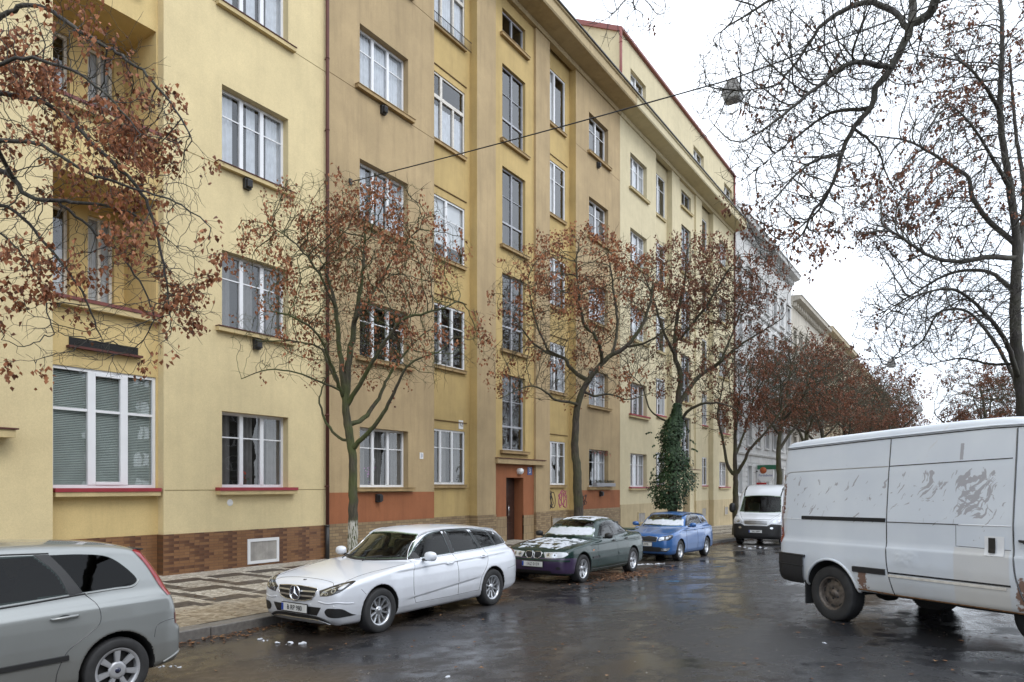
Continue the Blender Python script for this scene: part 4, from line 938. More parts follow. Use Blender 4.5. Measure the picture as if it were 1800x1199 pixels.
def wheel(root, cx, y, z, r, w, rimr, kind, sd, m_rim='alloy'):
    """tyre (part) > rim, brake disc, centre cap; sd = +1/-1 outward side"""
    t = MB(); hw = w/2
    prof = [(rimr, -hw*.82), (rimr + .02, -hw*.95), (r*.90, -hw), (r*.965, -hw*.9), (r*.992, -hw*.72), (r, -hw*.4), (r, hw*.4), (r*.992, hw*.72), (r*.965, hw*.9), (r*.90, hw), (rimr + .03, hw*.99), (rimr+.012, hw*.93), (rimr, hw*.82)]
    t.lathe([(a, sd*b) for a, b in prof], 48, 0, 'y')
    for k in range(60):   # tread blocks and shoulder lugs
        a = 2*math.pi*k/60; ca, sa = math.cos(a), math.sin(a); c2, s2 = math.cos(a + .06), math.sin(a + .06)
        ro, ri = r + .003, r*.955
        for y0, y1 in ((sd*hw*.45, sd*hw*.86), (-sd*hw*.86, -sd*hw*.45)):
            t.add([(ri*ca, y0, ri*sa), (ri*c2, y0, ri*s2), (ro*c2, y0, ro*s2), (ro*ca, y0, ro*sa), (ri*ca, y1, ri*sa), (ri*c2, y1, ri*s2), (r*.978*c2, y1, r*.978*s2), (r*.978*ca, y1, r*.978*sa)],
                  [(0,1,2,3), (7,6,5,4), (0,4,5,1), (1,5,6,2), (2,6,7,3), (3,7,4,0)], 0)
    o = t.build('wheel', M['rubber'], root); o.location = (cx, y, z)
    f = MB(); yo = sd*hw*.80
    f.lathe([(rimr + .014, yo*1.06), (rimr + .004, yo*1.10), (rimr - .012, yo*1.02), (rimr - .022, yo*.75), (rimr - .03, -yo*.5)], 48, 0, 'y')
    if kind in ('ten', 'five', 'seven'):
        f.lathe([(.001, -yo*.1), (rimr - .02, -yo*.1)], 32, 1, 'y')
        n = {'ten': 10, 'five': 5, 'seven': 7}[kind]
        def spoke(a0, w0, w1, r0, r1, th=.022):
            ca, sa = math.cos(a0), math.sin(a0); vs = []
            for rr, ww, yy in ((r0, w0, yo*.62), ((r0+r1)/2, (w0+w1)/2*.85, yo*.72), (r1, w1, yo*.92)):
                for dy, k in ((0, 1), (-sd*th, 1.25)):
                    for sg2 in (-1, 1): u = ww/2*k*sg2; vs.append((rr*ca - u*sa, yy + dy, rr*sa + u*ca))
            fs = []
            for i in (0, 1): b0, b1 = i*4, i*4+4; fs += [(b0,b0+1,b1+1,b1), (b0+2,b1+2,b1+3,b0+3), (b0,b1,b1+2,b0+2), (b0+1,b0+3,b1+3,b1+1)]
            f.add(vs, fs, 0)
        for k in range(n):
            a = 2*math.pi*k/n + .3
            if kind == 'five': spoke(a - .16, .035, .038, .05, rimr - .01); spoke(a + .16, .035, .038, .05, rimr - .01)
            else: spoke(a, .026 if kind == 'ten' else .03, .036 if kind == 'ten' else .05, .045, rimr - .008)
        f.lathe([(.001, yo*.74), (.03, yo*.74), (.062, yo*.66), (.066, yo*.45)], 24, 0, 'y')
    elif kind == 'hubcap7':
        f.lathe([(.001, yo*.3), (rimr - .02, yo*.3)], 32, 1, 'y')
        for k in range(7):
            a = 2*math.pi*k/7 + math.pi/2; ca, sa = math.cos(a), math.sin(a)
            vs = [(rr*ca - u*sa, yo*yy, rr*sa + u*ca) for rr, ww, yy in ((.06, .036, .98), (rimr - .012, .062, 1.0)) for u in (-ww/2, ww/2)]
            f.add(vs + [(v[0], v[1] - sd*.03, v[2]) for v in vs], [(0,1,3,2), (4,6,7,5), (0,4,5,1), (2,3,7,6), (0,2,6,4), (1,5,7,3)], 0)
            vs = [(rr*ca - u*sa, yo*yy + sd*.003, rr*sa + u*ca) for rr, ww, yy in ((.085, .020, .98), (rimr - .03, .040, 1.0)) for u in (-ww/2, ww/2)]
            f.add(vs, [(0,1,3,2)], 0)
        f.lathe([(.001, yo*1.04), (.06, yo*1.04), (.085, yo*.98), (.088, yo*.8)], 28, 0, 'y')
        f.lathe([(rimr + .002, yo*1.07), (rimr - .022, yo*1.0), (rimr - .024, yo*.85)], 48, 0, 'y')
    elif kind == 'steel':
        prof2 = [(.001, yo*.70), (.045, yo*.72), (.05, yo*.52), (.085, yo*.50), (.115, yo*.62), (rimr*.78, yo*.42), (rimr - .02, yo*.30)]
        f.lathe(prof2, 40, 0, 'y')
        for k in range(5): a = 2*math.pi*k/5; f.lathe([(.001, yo*.62), (.012, yo*.62), (.013, yo*.5)], 8, 1, 'y', (.068*math.cos(a), 0, .068*math.sin(a)))
        for k in range(8):
            a = 2*math.pi*k/8 + .2; rr = rimr*.80; pts = []
            for q in range(10): b_ = 2*math.pi*q/10; u, v = .034*math.cos(b_), .017*math.sin(b_); pts.append(((rr+v)*math.cos(a) - u*math.sin(a), yo*.455, (rr+v)*math.sin(a) + u*math.cos(a)))
            f.add(pts, [tuple(range(10))[::sd]], 1)
    rim = f.build('rim', [M[m_rim], M['rimdark']], o)
    if kind != 'steel':
        c = MB(); c.lathe([(.001, yo*1.065 if kind == 'hubcap7' else yo*.76), (.028, yo*1.065 if kind == 'hubcap7' else yo*.76), (.03, yo*.7)], 20, 0, 'y'); c.build('centre_cap', M['emblem_blue' if kind == 'hubcap7' else 'alloy'], rim)
    if kind in ('ten', 'five', 'seven'):
        c = MB(); c.lathe([(.06, yo*.15), (rimr*.78, yo*.15), (rimr*.78, -yo*.05)], 30, 0, 'y'); c.build('brake_disc', M['brake'], o)
    return o
def licence_plate(v, x, z, txt, rear=False, y=0., w=.52, h=.11, blue=True, tilt=0, size=.098, rest=None):
    p = MB(); p.box(0, .012, -w/2, w/2, -h/2, h/2, 0)
    if blue: p.box(-.0015, .004, w/2 - .045, w/2 - .002, -h/2 + .004, h/2 - .004, 1)
    o = p.build('number_plate', [M['plate'], M['plate_blue']], v.root); o.location = (x, y, z); o.rotation_euler = (0, tilt, 0)
    text_mesh('plate_lettering', txt, size, M['plate_ink'], o, (-.003, -.02 if blue else 0, -.002), (R(90), 0, R(-90)), .86, .001)
    q = MB(); q.box(.0125, .022, -w/2-.012, w/2+.012, -h/2-.012, h/2+.012); q.build('plate_frame', M['black'], o)
    return o
def mirror(v, x, y, z, sd, m, s=1., tall=1.):
    bm = bmesh.new(); bmesh.ops.create_uvsphere(bm, u_segments=20, v_segments=12, radius=1)
    for a in bm.verts:
        c = a.co; k = .062*s if c.x < 0 else .022*s
        a.co = Vector((x + c.x*k*(1.35 if c.x < 0 else 1), y + sd*(c.y*.115*s), z + .075*s*tall*(abs(c.z)**.65)*(1 if c.z > 0 else -1)))
    me = bpy.data.meshes.new('door_mirror'); bm.to_mesh(me); bm.free(); me.materials.append(m)
    me.polygons.foreach_set('use_smooth', [True]*len(me.polygons)); o = bpy.data.objects.new('door_mirror', me); col.objects.link(o); o.parent = v.root
    g = MB(); g.add([(x+.0235*s, y + .095*s*math.cos(t), z + .060*s*tall*math.sin(t)) for t in [2*math.pi*i/20 for i in range(20)]], [tuple(range(20))]); g.build('mirror_glass', M['mirror'], o)
    a = MB(); a.box(x - .03, x + .02, y - sd*.16*s, y - sd*.06, z - .075*s, z - .035*s); bevel(a.build('mirror_arm', M['black'], o), .01)
    return o
def handle(v, x, z, sd, m, L=.20):
    p, nn = v.cast('side', x, z, sd); q, _ = v.cast('side', x + L, z + .008, sd)
    h = MB(); e = Vector((0, sd*.035, 0)); pts = [p + nn*.002, p + e*.75 + Vector((.02, 0, 0)), (p+q)/2 + e, q + e*.75 - Vector((.02, 0, 0)), q + nn*.002]
    h.tube(pts, [.010, .013, .014, .013, .010], 8); o = h.build('door_handle', m, v.root)
    c = MB(); c_, n_ = v.cast('side', x + L*.5, z, sd)
    c.add([c_ + n_*.0015 + Vector((.055*math.cos(t), 0, .026*math.sin(t))) for t in [2*math.pi*i/16 for i in range(16)]], [tuple(range(16))]); c.build('handle_recess', M['lamp_dark'], o)
    return o
def seats(v, xf, xr, z=.55, w=.5, ys=(-.37, .37), h=.72, dash=None):
    s_ = MB()
    for y in ys:
        s_.prism([(xf-.28, z-.15), (xf+.30, z-.15), (xf+.50, z+h*.86), (xf+.36, z+h*.88), (xf+.20, z+.02), (xf-.28, z+.02)], lambda a, b, d: (a, d, b), y - w/2, y + w/2)
        s_.prism([(xf+.40, z+h*.90), (xf+.50, z+h*.90), (xf+.53, z+h*1.12), (xf+.45, z+h*1.13)], lambda a, b, d: (a, d, b), y - .13, y + .13)
    o = s_.build('front_seats', M['seat'], v.root); bevel(o, .03, 2)
    s_ = MB(); s_.prism([(xr-.3, z-.1), (xr+.2, z-.1), (xr+.42, z+h*.8), (xr+.28, z+h*.82), (xr+.16, z+.05), (xr-.3, z+.05)], lambda a, b, d: (a, d, b), -.62, .62)
    for y in (-.36, .36): s_.prism([(xr+.30, z+h*.82), (xr+.40, z+h*.82), (xr+.42, z+h*1.02), (xr+.34, z+h*1.03)], lambda a, b, d: (a, d, b), y - .12, y + .12)
    bevel(s_.build('rear_seat', M['seat'], v.root), .03, 2)
    if dash:
        d = MB(); d.prism([(dash[0]-.45, dash[1]-.5), (dash[0]+.12, dash[1]-.35), (dash[0]+.10, dash[1]-.02), (dash[0]-.05, dash[1]), (dash[0]-.45, dash[1]-.04)], lambda a, b, c: (a, c, b), -.68, .68)
        bevel(d.build('dashboard', M['lining'], v.root), .02)
        d = MB(); cx, cz = dash[0]+.26, dash[1]-.03; y = dash[2]
        pts = [(cx + .06*math.sin(t)*1.2, y + .185*math.cos(t), cz + .17*math.sin(t)) for t in [2*math.pi*i/24 for i in range(25)]]
        d.tube(pts, .014, 8, 0, False); d.tube([(cx, y-.17, cz), (cx-.03, y, cz-.01), (cx, y+.17, cz)], .014, 6); d.tube([(cx-.03, y, cz-.01), (cx-.2, y, cz-.12)], .025, 6)
        d.build('steering_wheel', M['black'], v.root)
def wiper(v, y0, y1, z0, z1):
    w_ = MB(); pts = []
    for i in range(9):
        t = i/8; h, nn = v.cast('front', y0 + (y1-y0)*t, z0 + (z1-z0)*t); pts.append(h + nn*.018)
    w_.tube(pts, .006, 6); h, nn = v.cast('front', y0, z0 - .03); w_.tube([h + nn*.01, pts[0] + nn*.012, pts[4] + nn*.02], .008, 6); w_.build('wiper', M['black'], v.root)
def place(v, front_axle_x, axle_y, side_x, sl=None, facing=1):
    """car parked along the kerb, nose towards the camera: local x -> +Y"""
    z0 = gz(axle_y); wb = v.sp['axles'][-1] - v.sp['axles'][0]; z1 = gz(axle_y + wb)
    pit = math.atan2(z0 - z1, wb); v.root.rotation_mode = 'XYZ'
    m = Matrix.Rotation(R(90), 4, 'Z') @ Matrix.Rotation(pit, 4, 'Y')
    v.root.rotation_euler = m.to_euler(); d = m @ Vector((front_axle_x, 0, 0))
    v.root.location = (side_x - d.x, axle_y - d.y, z0 - d.z + .0)
# ================================================================ white estate car
sp = dict(L=4.70, W=1.81, H=1.46, axles=(.80, 3.64), wr=.325, arch=.365, archz=.335, lin=.80,
 low=[(.10,.19,1),(.02,.27),(-.01,.40),(.0,.52),(.02,.64),(.09,.735),(.24,.80),(.60,.875),(1.0,.93),(1.40,.975),(1.7,.99),(3.0,.99),(4.2,1.0),(4.56,.98),(4.645,.90),(4.665,.75),(4.70,.60),(4.69,.42),(4.62,.28,1),(4.3,.22),(3.2,.19),(1.4,.19)],
 green=[(1.20,.80,1),(1.30,.955),(1.62,1.17),(1.98,1.375),(2.25,1.44),(2.7,1.46),(3.3,1.445),(3.9,1.40),(4.28,1.335,1),(4.40,1.23),(4.52,1.08),(4.62,.93),(4.62,.75,1),(3.,.7)],
 plan=[(-.02,0),(-.015,.30),(.0,.55),(.06,.73),(.20,.835),(.5,.885),(.9,.90),(2.2,.905),(3.4,.905),(4.0,.89),(4.4,.84),(4.62,.72),(4.69,.5),(4.71,.2),(4.715,0)],
 tuck=[(.1,.10),(.22,.055),(.32,.02),(.45,.004),(.60,0),(.75,.006),(.85,.02),(.95,.055),(1.05,.10),(1.3,.2)],
 flare=((.80,.012,.42),(3.64,.018,.48)), crease=((1.0,.83,4.3,.90,.016,.11),(1.3,.40,3.3,.55,.014,.09)),
 gside=[(.7,.83),(.95,.80),(1.1,.735),(1.25,.665),(1.4,.585),(1.5,.53)], gplan=[(1.2,-.03),(1.8,.0),(3.2,.0),(4.0,-.035),(4.6,-.11)], gmid=2.6, gf=.22, gr=.12, rg=.09, blend=.05, fcurve=.10, crown=.05)
v = Vehicle('parked_car', sp, M['paint_white'], .0145)
tag(v.root, 'white estate car with a star emblem grille, foremost complete car at the kerb', 'car', 'cars parked along the left kerb')
S = (1, -1)
# glass: windscreen and side windows
v.patch('windscreen', [(-.66,.995,1),(0,.985),(.66,.995,1),(.60,1.15),(.50,1.345,1),(0,1.375),(-.50,1.345,1),(-.60,1.15)], 'front', M['carscreen'], off=.004, cut=.012, g=.05)
v.patch('windscreen_edge', [(-.71,.975,1),(0,.962),(.71,.975,1),(.695,1.0,1),(0,.985),(-.695,1.0,1)], 'front', M['black'], off=.005, g=.04)
sw = [(1.62,.985,1),(1.70,1.06),(1.86,1.20),(2.05,1.325),(2.30,1.375),(2.545,1.388,1),(2.545,1.0,1)]
v.patch('side_window', [(1.66,.992,1),(1.76,1.09),(1.92,1.215),(2.12,1.325),(2.34,1.368),(2.52,1.378,1),(2.56,1.01,1)], 'side', M['carglass'], S, .003, cut=.012, g=.05)
v.patch('side_window', [(2.66,1.015,1),(2.62,1.38,1),(2.90,1.385),(3.24,1.372,1),(3.40,1.025,1)], 'side', M['carglass'], S, .003, cut=.012, g=.05)
v.patch('side_window', [(3.45,1.03,1),(3.30,1.368,1),(3.60,1.35),(3.78,1.325,1),(3.93,1.045,1)], 'side', M['carglass'], S, .003, cut=.012, g=.05)
v.patch('side_window', [(3.97,1.05,1),(3.83,1.315,1),(4.05,1.275),(4.24,1.17),(4.33,1.085),(4.30,1.06,1)], 'side', M['tinted'], S, .003, cut=.0, g=.05)
for a in ([(2.56,1.005,1),(2.52,1.385,1),(2.62,1.385,1),(2.66,1.01,1)], [(3.40,1.02,1),(3.24,1.378,1),(3.30,1.374,1),(3.45,1.025,1)], [(3.93,1.04,1),(3.78,1.33,1),(3.83,1.318,1),(3.97,1.045,1)]):
    v.patch('window_pillar', a, 'side', M['black'], S, .004, g=.05)
v.patch('mirror_quarter', [(1.60,.982,1),(1.72,1.06),(1.77,1.10,1),(1.80,.99,1)], 'side', M['black'], S, .006, g=.04)
v.line('window_trim', [(1.60,.975),(2.6,1.0),(3.4,1.018),(4.32,1.045),(4.36,1.07),(4.26,1.185),(4.05,1.29),(3.78,1.336),(3.3,1.38),(2.6,1.39),(2.3,1.38),(2.06,1.328),(1.88,1.222),(1.72,1.09),(1.60,.975)], 'side', M['chrome'], S, .008, .002, shape=False)
v.line('roof_rail', [(2.02,.545),(2.2,.56),(2.8,.57),(3.4,.565),(3.9,.54),(4.15,.515)], 'top', M['alloy'], S, .013, .010, shape=True)
# panel gaps
g_ = M['lamp_dark']
v.line('door_gap', [(1.60,.96),(1.52,.80),(1.50,.55),(1.56,.34)], 'side', g_, S, .0035, shape=True)
v.line('door_gap', [(2.60,1.0),(2.62,.8),(2.62,.33)], 'side', g_, S, .0035)
v.line('door_gap', [(3.52,1.03),(3.50,.86),(3.40,.70),(3.26,.55),(3.20,.33)], 'side', g_, S, .0035, shape=True)
v.line('sill_gap', [(1.56,.335),(2.4,.325),(3.2,.335)], 'side', g_, S, .003)
v.line('bonnet_gap', [(.30,.70),(.62,.695),(1.0,.745),(1.40,.80)], 'top', g_, S, .0035, shape=True)
v.line('bonnet_gap', [(-.62,.735),(-.55,.765),(-.3,.79),(0,.798),(.3,.79),(.55,.765),(.62,.735)], 'front', g_, (1,), .0035, shape=True)
v.line('bumper_gap', [(.42,.68),(.50,.60),(.52,.56)], 'side', g_, S, .003)
# grille with three pointed star
gr = [(-.405,.685,1),(-.385,.615),(-.32,.545),(-.20,.515),(0,.508),(.20,.515),(.32,.545),(.385,.615),(.405,.685,1),(.2,.70),(0,.705),(-.2,.70)]
G = v.patch('grille', gr, 'front', M['mesh_black'], off=.006, g=.03)[0]
v.line('grille_frame', gr + [gr[0]], 'front', M['chrome'], (1,), .007, .008, parent=G)
for z in (.645, .582): v.line('grille_bar', [(-.38 if z > .6 else -.35, z),(-.10, z-.004)], 'front', M['alloy'], (1,), .0, .018, parent=G, flat=.026); v.line('grille_bar', [(.10, z-.004),(.38 if z > .6 else .35, z)], 'front', M['alloy'], (1,), .0, .018, parent=G, flat=.026)
p, nn = v.cast('front', 0, .612)
e = MB(); c = (p.x - .03, 0, .612)
e.lathe([(.001, c[0] + .006), (.096, c[0] + .006)], 36, 1, 'x', (0, 0, c[2]))
e.lathe([(.098, c[0]+.012), (.112, c[0]+.012), (.114, c[0]-.004), (.104, c[0]-.012), (.096, c[0]-.002), (.096, c[0]+.012)], 40, 0, 'x', (0, 0, c[2]))
for k in range(3):
    a = math.pi/2 + k*2*math.pi/3; u = Vector((0, math.cos(a), math.sin(a))); w_ = Vector((0, -math.sin(a), math.cos(a))); o3 = Vector(c)
    e.add([o3 + u*.098 - Vector((.004,0,0)), o3 + w_*.019, o3 - w_*.019, o3 - Vector((.016,0,0)) , o3 - u*.008], [(0,1,3), (0,3,2), (1,4,3), (2,3,4)], 0)
e.build('star_emblem', [M['chrome'], M['emblem_blue']], G)
p, nn = v.cast('top', .18, 0); e = MB(); e.lathe([(.001, p.z+.006), (.026, p.z+.005), (.03, p.z-.004)], 18, 0, 'z', (.18, 0, 0)); e.build('bonnet_badge', M['lamp_dark'], v.root)
# headlamps
hl = [(.435,.665,1),(.53,.70),(.66,.755),(.755,.79),(.815,.79),(.83,.745),(.79,.68),(.70,.63),(.58,.60),(.47,.592,1)]
hp = v.patch('headlight', hl, 'front', M['lamp_dark'], S, .004, g=.03)
for sd, H_ in zip(S, hp):
    def two(nm, poly, m, o_): v.patch(nm, [(a*sd, b) for a, b in poly], 'front', m, (1,), o_, .02, parent=H_)
    two('daylight_strip', [(.475,.605),(.50,.650),(.58,.690),(.70,.735),(.76,.760),(.755,.745),(.68,.715),(.58,.668),(.53,.63),(.50,.603)], M['lamp_clear'], .007)
    two('lamp_lens', circle(.575,.632,.028,12,.020), M['lamp_clear'], .008); two('lamp_lens', circle(.675,.672,.036,12,.030), M['lamp_clear'], .008)
    two('lamp_pupil', circle(.575,.632,.014,10,.012), M['lamp_dark'], .010); two('lamp_pupil', circle(.675,.672,.02,10,.018), M['lamp_dark'], .010)
    two('lamp_lens', [(.73,.70),(.77,.755),(.80,.765),(.80,.73),(.77,.695)], M['lamp_white'], .008)
# lower bumper: openings and lip
v.patch('bumper_opening', [(-.50,.44,1),(.50,.44,1),(.42,.325,1),(-.42,.325,1)], 'front', M['mesh_black'], off=.005, g=.04)
v.patch('air_intake', [(.56,.385),(.60,.43),(.72,.44),(.80,.43),(.855,.33,1),(.72,.31),(.60,.325)], 'front', M['mesh_black'], S, .005, g=.03)
v.line('bumper_lip', [(-.60,.235),(-.45,.285),(0,.295),(.45,.285),(.60,.235)], 'front', M['black'], (1,), .0, .012, flat=.045, shape=True)
v.line('chrome_lip', [(-.60,.212),(-.45,.258),(0,.267),(.45,.258),(.60,.212)], 'front', M['chrome'], (1,), .006, .012, shape=True)
v.line('bumper_fold', [(.44,.52),(.60,.50),(.75,.52),(.86,.50)], 'front', M['paint_white'], S, .010, .0, shape=True)
p, _ = v.cast('front', 0, .40); licence_plate(v, p.x - .035, .405, 'B RP 980')
for y in (.70, .30): 
    for sd in S: p, nn = v.cast('front', y*sd, .47); e = MB(); e.lathe([(.001, p.x-.003), (.012, p.x-.002), (.013, p.x+.02)], 12, 0, 'x', (0, y*sd, .47)); e.build('parking_sensor', M['winwhite'], v.root)
# rear lamps, door furniture
v.patch('tail_lamp', [(4.40,.985,1),(4.42,.88),(4.50,.82),(4.66,.80,1),(4.66,.95,1),(4.55,.985)], 'side', M['lamp_red'], S, .004, g=.03)
v.patch('rear_window', [(-.55,1.24),(.55,1.24),(.62,1.05),(-.62,1.05)], 'rear', M['tinted'], off=.004, g=.05)
v.line('rear_bumper_gap', [(4.10,.62),(4.35,.64),(4.6,.66)], 'side', g_, S, .003)
for sd in S:
    handle(v, 2.32, .865, sd, M['paint_white']); handle(v, 3.28, .895, sd, M['paint_white'])
    mirror(v, 1.80, sd*.985, 1.03, sd, M['paint_white'], 1.02)
    for cx in sp['axles']: wheel(v.root, cx, sd*.795, .325, .325, .205, .208, 'ten', sd)
wiper(v, .50, -.02, .985, 1.0); wiper(v, -.10, -.55, .985, 1.02)
seats(v, 2.35, 3.25, dash=(1.72, .96, -.38)); v.finish()
place(v, .80, 7.48, -8.045)
# ================================================================ dark green saloon with purple bumper, snow on it
def loosen(objs):      # snow lies ON a car: its own top-level object
    bpy.context.view_layer.update()
    for o in objs: mw = o.matrix_world.copy(); o.parent = None; o.matrix_world = mw
def snow(v, name, poly, view, th, seed, holes=0, g=.035):
    rr = random.Random(seed); P = []
    n = len(poly)
    for i in range(n):
        a, b = poly[i], poly[(i+1) % n]; k = max(1, int(math.hypot(a[0]-b[0], a[1]-b[1])/.07)); jit = .014 if len(a) < 3 else .004
        for t in range(k): P.append((a[0]+(b[0]-a[0])*t/k + rr.uniform(-jit, jit), a[1]+(b[1]-a[1])*t/k + rr.uniform(-jit, jit)))
    o = v.patch(name, P, view, M['snow'], off=th, g=g, n=3)[0]
    from mathutils import noise as mn
    bm = bmesh.new(); bm.from_mesh(o.data)
    if holes:
        bmesh.ops.delete(bm, geom=[f for f in bm.faces if mn.noise(f.calc_center_median()*6.5 + Vector((seed, 0, 0)))*.7 + mn.noise(f.calc_center_median()*17)*.5 > holes], context='FACES')
    for a in bm.verts:
        a.co.z += .003*mn.noise(a.co*14) + .002*mn.noise(a.co*40)
        if a.is_boundary: a.co -= a.normal*th*.85
    bm.to_mesh(o.data); bm.free(); return o
g_ = M['lamp_dark']
sp = dict(L=4.47, W=1.74, H=1.415, axles=(.77, 3.495), wr=.315, arch=.355, archz=.325, lin=.78,
 low=[(.14,.19,1),(.04,.24),(.0,.36),(-.01,.50),(.03,.60),(.07,.70),(.16,.765),(.55,.85),(1.0,.905),(1.42,.945),(1.8,.94),(2.8,.96),(3.6,1.0),(4.1,1.02),(4.33,1.02,1),(4.42,.92),(4.45,.72),(4.47,.55),(4.45,.36),(4.36,.24,1),(3.9,.20),(3.0,.18),(1.4,.18)],
 green=[(1.25,.75,1),(1.34,.93),(1.66,1.14),(1.98,1.33),(2.2,1.39),(2.6,1.415),(2.95,1.395),(3.2,1.335),(3.5,1.19),(3.85,1.0),(3.9,.75,1)],
 plan=[(-.02,0),(-.01,.35),(.03,.58),(.10,.72),(.26,.81),(.6,.855),(1.,.868),(2.2,.87),(3.3,.87),(3.9,.85),(4.25,.80),(4.4,.70),(4.46,.5),(4.475,0)],
 tuck=[(.1,.09),(.2,.05),(.32,.015),(.5,.0),(.66,.004),(.8,.02),(.9,.045),(1.0,.10),(1.3,.2)],
 flare=((.77,.016,.40),(3.495,.018,.44)), crease=((.9,.80,4.2,.86,.012,.08),),
 gside=[(.7,.79),(.93,.765),(1.1,.69),(1.25,.615),(1.36,.55),(1.45,.5)], gplan=[(1.2,-.03),(1.8,.0),(2.8,0),(3.9,-.10)], gmid=2.4, gf=.20, gr=.16, rg=.09, fcurve=.13, crown=.05)
v = Vehicle('parked_car', sp, M['paint_green'], .018)
tag(v.root, 'dark green saloon with a purple front bumper and snow on its bonnet and windscreen', 'car')
v.patch('windscreen', [(-.64,.975,1),(0,.965),(.64,.975,1),(.58,1.13),(.48,1.315,1),(0,1.345),(-.48,1.315,1),(-.58,1.13)], 'front', M['carscreen'], off=.004, cut=.012, g=.05)
v.patch('side_window', [(1.72,.975,1),(1.85,1.09),(2.02,1.215),(2.22,1.30),(2.45,1.33,1),(2.52,.995,1)], 'side', M['carglass'], S, .003, cut=.012, g=.05)
v.patch('side_window', [(2.58,1.0,1),(2.52,1.33,1),(2.8,1.325),(3.02,1.285,1),(3.16,1.02,1)], 'side', M['carglass'], S, .003, cut=.012, g=.05)
v.patch('side_window', [(3.20,1.02,1),(3.07,1.265,1),(3.25,1.19),(3.42,1.075),(3.40,1.035,1)], 'side', M['tinted'], S, .003, cut=.012, g=.05)
v.patch('window_pillar', [(2.52,.99,1),(2.455,1.335,1),(2.515,1.335,1),(2.58,.995,1)], 'side', M['black'], S, .004); v.patch('window_pillar', [(3.155,1.015,1),(3.02,1.29,1),(3.07,1.27,1),(3.20,1.015,1)], 'side', M['black'], S, .004)
v.line('window_trim', [(1.66,.955),(2.5,.98),(3.2,1.005),(3.45,1.03)], 'side', M['black'], S, .008, .001)
v.line('door_gap', [(1.56,.90),(1.50,.7),(1.52,.32)], 'side', g_, S, .004, shape=True); v.line('door_gap', [(2.55,.98),(2.56,.7),(2.56,.30)], 'side', g_, S, .004); v.line('door_gap', [(3.28,1.0),(3.20,.78),(3.05,.60),(2.98,.32)], 'side', g_, S, .004, shape=True)
v.line('bonnet_gap', [(.16,.60),(.5,.66),(1.0,.72),(1.42,.76)], 'top', g_, S, .004, shape=True)
v.line('side_moulding', [(1.20,.535),(1.5,.54)], 'side', M['black'], S, .0, .014, flat=.05)
v.line('side_moulding', [(1.54,.54),(2.53,.55)], 'side', M['paint_green'], S, .0, .014, flat=.055); v.line('side_moulding', [(2.58,.55),(3.04,.555)], 'side', M['paint_green'], S, .0, .014, flat=.055)
v.line('skirt_line', [(1.15,.27),(2.2,.26),(3.1,.27)], 'side', M['black'], S, .008, .0)
for sd in S:
    k = v.patch('kidney_grille', [(sd*.02,.695,1),(sd*.16,.70),(sd*.205,.675),(sd*.19,.575),(sd*.13,.555),(sd*.035,.56)], 'front', M['mesh_black'], off=.008, g=.02)[0]
    v.line('grille_frame', [(sd*.02,.695),(sd*.16,.70),(sd*.205,.675),(sd*.195,.60),(sd*.13,.555),(sd*.035,.56),(sd*.02,.60),(sd*.02,.695)], 'front', M['chrome'], (1,), .008, .012, parent=k)
    for j in range(5): v.line('grille_slat', [(sd*(.045 + j*.03), .685), (sd*(.045 + j*.03), .57)], 'front', M['black'], (1,), .004, .012, parent=k)
    H_ = v.patch('headlight', [(sd*.24,.69,1),(sd*.45,.70),(sd*.62,.705),(sd*.745,.70,1),(sd*.78,.665),(sd*.70,.60),(sd*.5,.575),(sd*.30,.57,1)], 'front', M['lamp_white'], off=.005, g=.03)[0]
    for cy in (.36, .51): v.patch('lamp_lens', circle(sd*cy, .635, .048, 12), 'front', M['lamp_clear'], off=.009, parent=H_, g=.02); v.patch('lamp_pupil', circle(sd*cy, .635, .020, 10), 'front', M['lamp_dark'], off=.011, parent=H_, g=.02)
    v.patch('turn_lens', [(sd*.62,.70,1),(sd*.74,.695,1),(sd*.765,.665),(sd*.69,.605,1),(sd*.60,.60,1)], 'front', M['lamp_white'], off=.009, parent=H_, g=.02)
    v.patch('fog_light', circle(sd*.60,.36,.05,12,.032), 'front', M['mesh_black'], off=.005, g=.02)
    v.patch('side_repeater', [(1.20,.70),(1.29,.715),(1.28,.685)], 'side', M['lamp_amber'], (sd,), .004, g=.02) if sd else 0
    handle(v, 2.28, .865, sd, M['black'], .17); handle(v, 3.02, .885, sd, M['black'], .15)
    mirror(v, 1.86, sd*.945, 1.0, sd, M['black'], .92)
    v.patch('tail_lamp', [(4.20,.90,1),(4.22,.72,1),(4.44,.70,1),(4.42,.88,1)], 'side', M['lamp_red'], (sd,), .004, g=.03)
    for cx in sp['axles']: wheel(v.root, cx, sd*.762, .315, .315, .205, .205, 'five', sd)
v.line('bumper_strip', [(-.80,.520),(-.6,.525),(0,.53),(.6,.525),(.80,.520)], 'front', M['paint_green'], (1,), .0, .016, flat=.045, shape=True)
v.patch('bumper_opening', [(-.42,.30,1),(.42,.30,1),(.46,.235,1),(-.46,.235,1)], 'front', M['mesh_black'], off=.005, g=.04)
p, _ = v.cast('front', .0, .44); licence_plate(v, p.x - .03, .435, '1AZ 0159', size=.092)
wiper(v, .55, -.05, .965, .985); wiper(v, -.05, -.5, .965, 1.0)
c = MB(); c.prism([(4.10,1.035),(4.16,1.075),(4.40,1.095),(4.42,1.08),(4.30,1.06)], lambda a, b, d: (a, d, b), -.62, .62); bevel(c.build('boot_spoiler', M['paint_green'], v.root), .008)
seats(v, 2.25, 3.0, dash=(1.72, .94, -.36)); v.finish(lambda C: (C[:,0] < .45) & (C[:,2] < .575) & (C[:,2] > .24), M['paint_purple'])
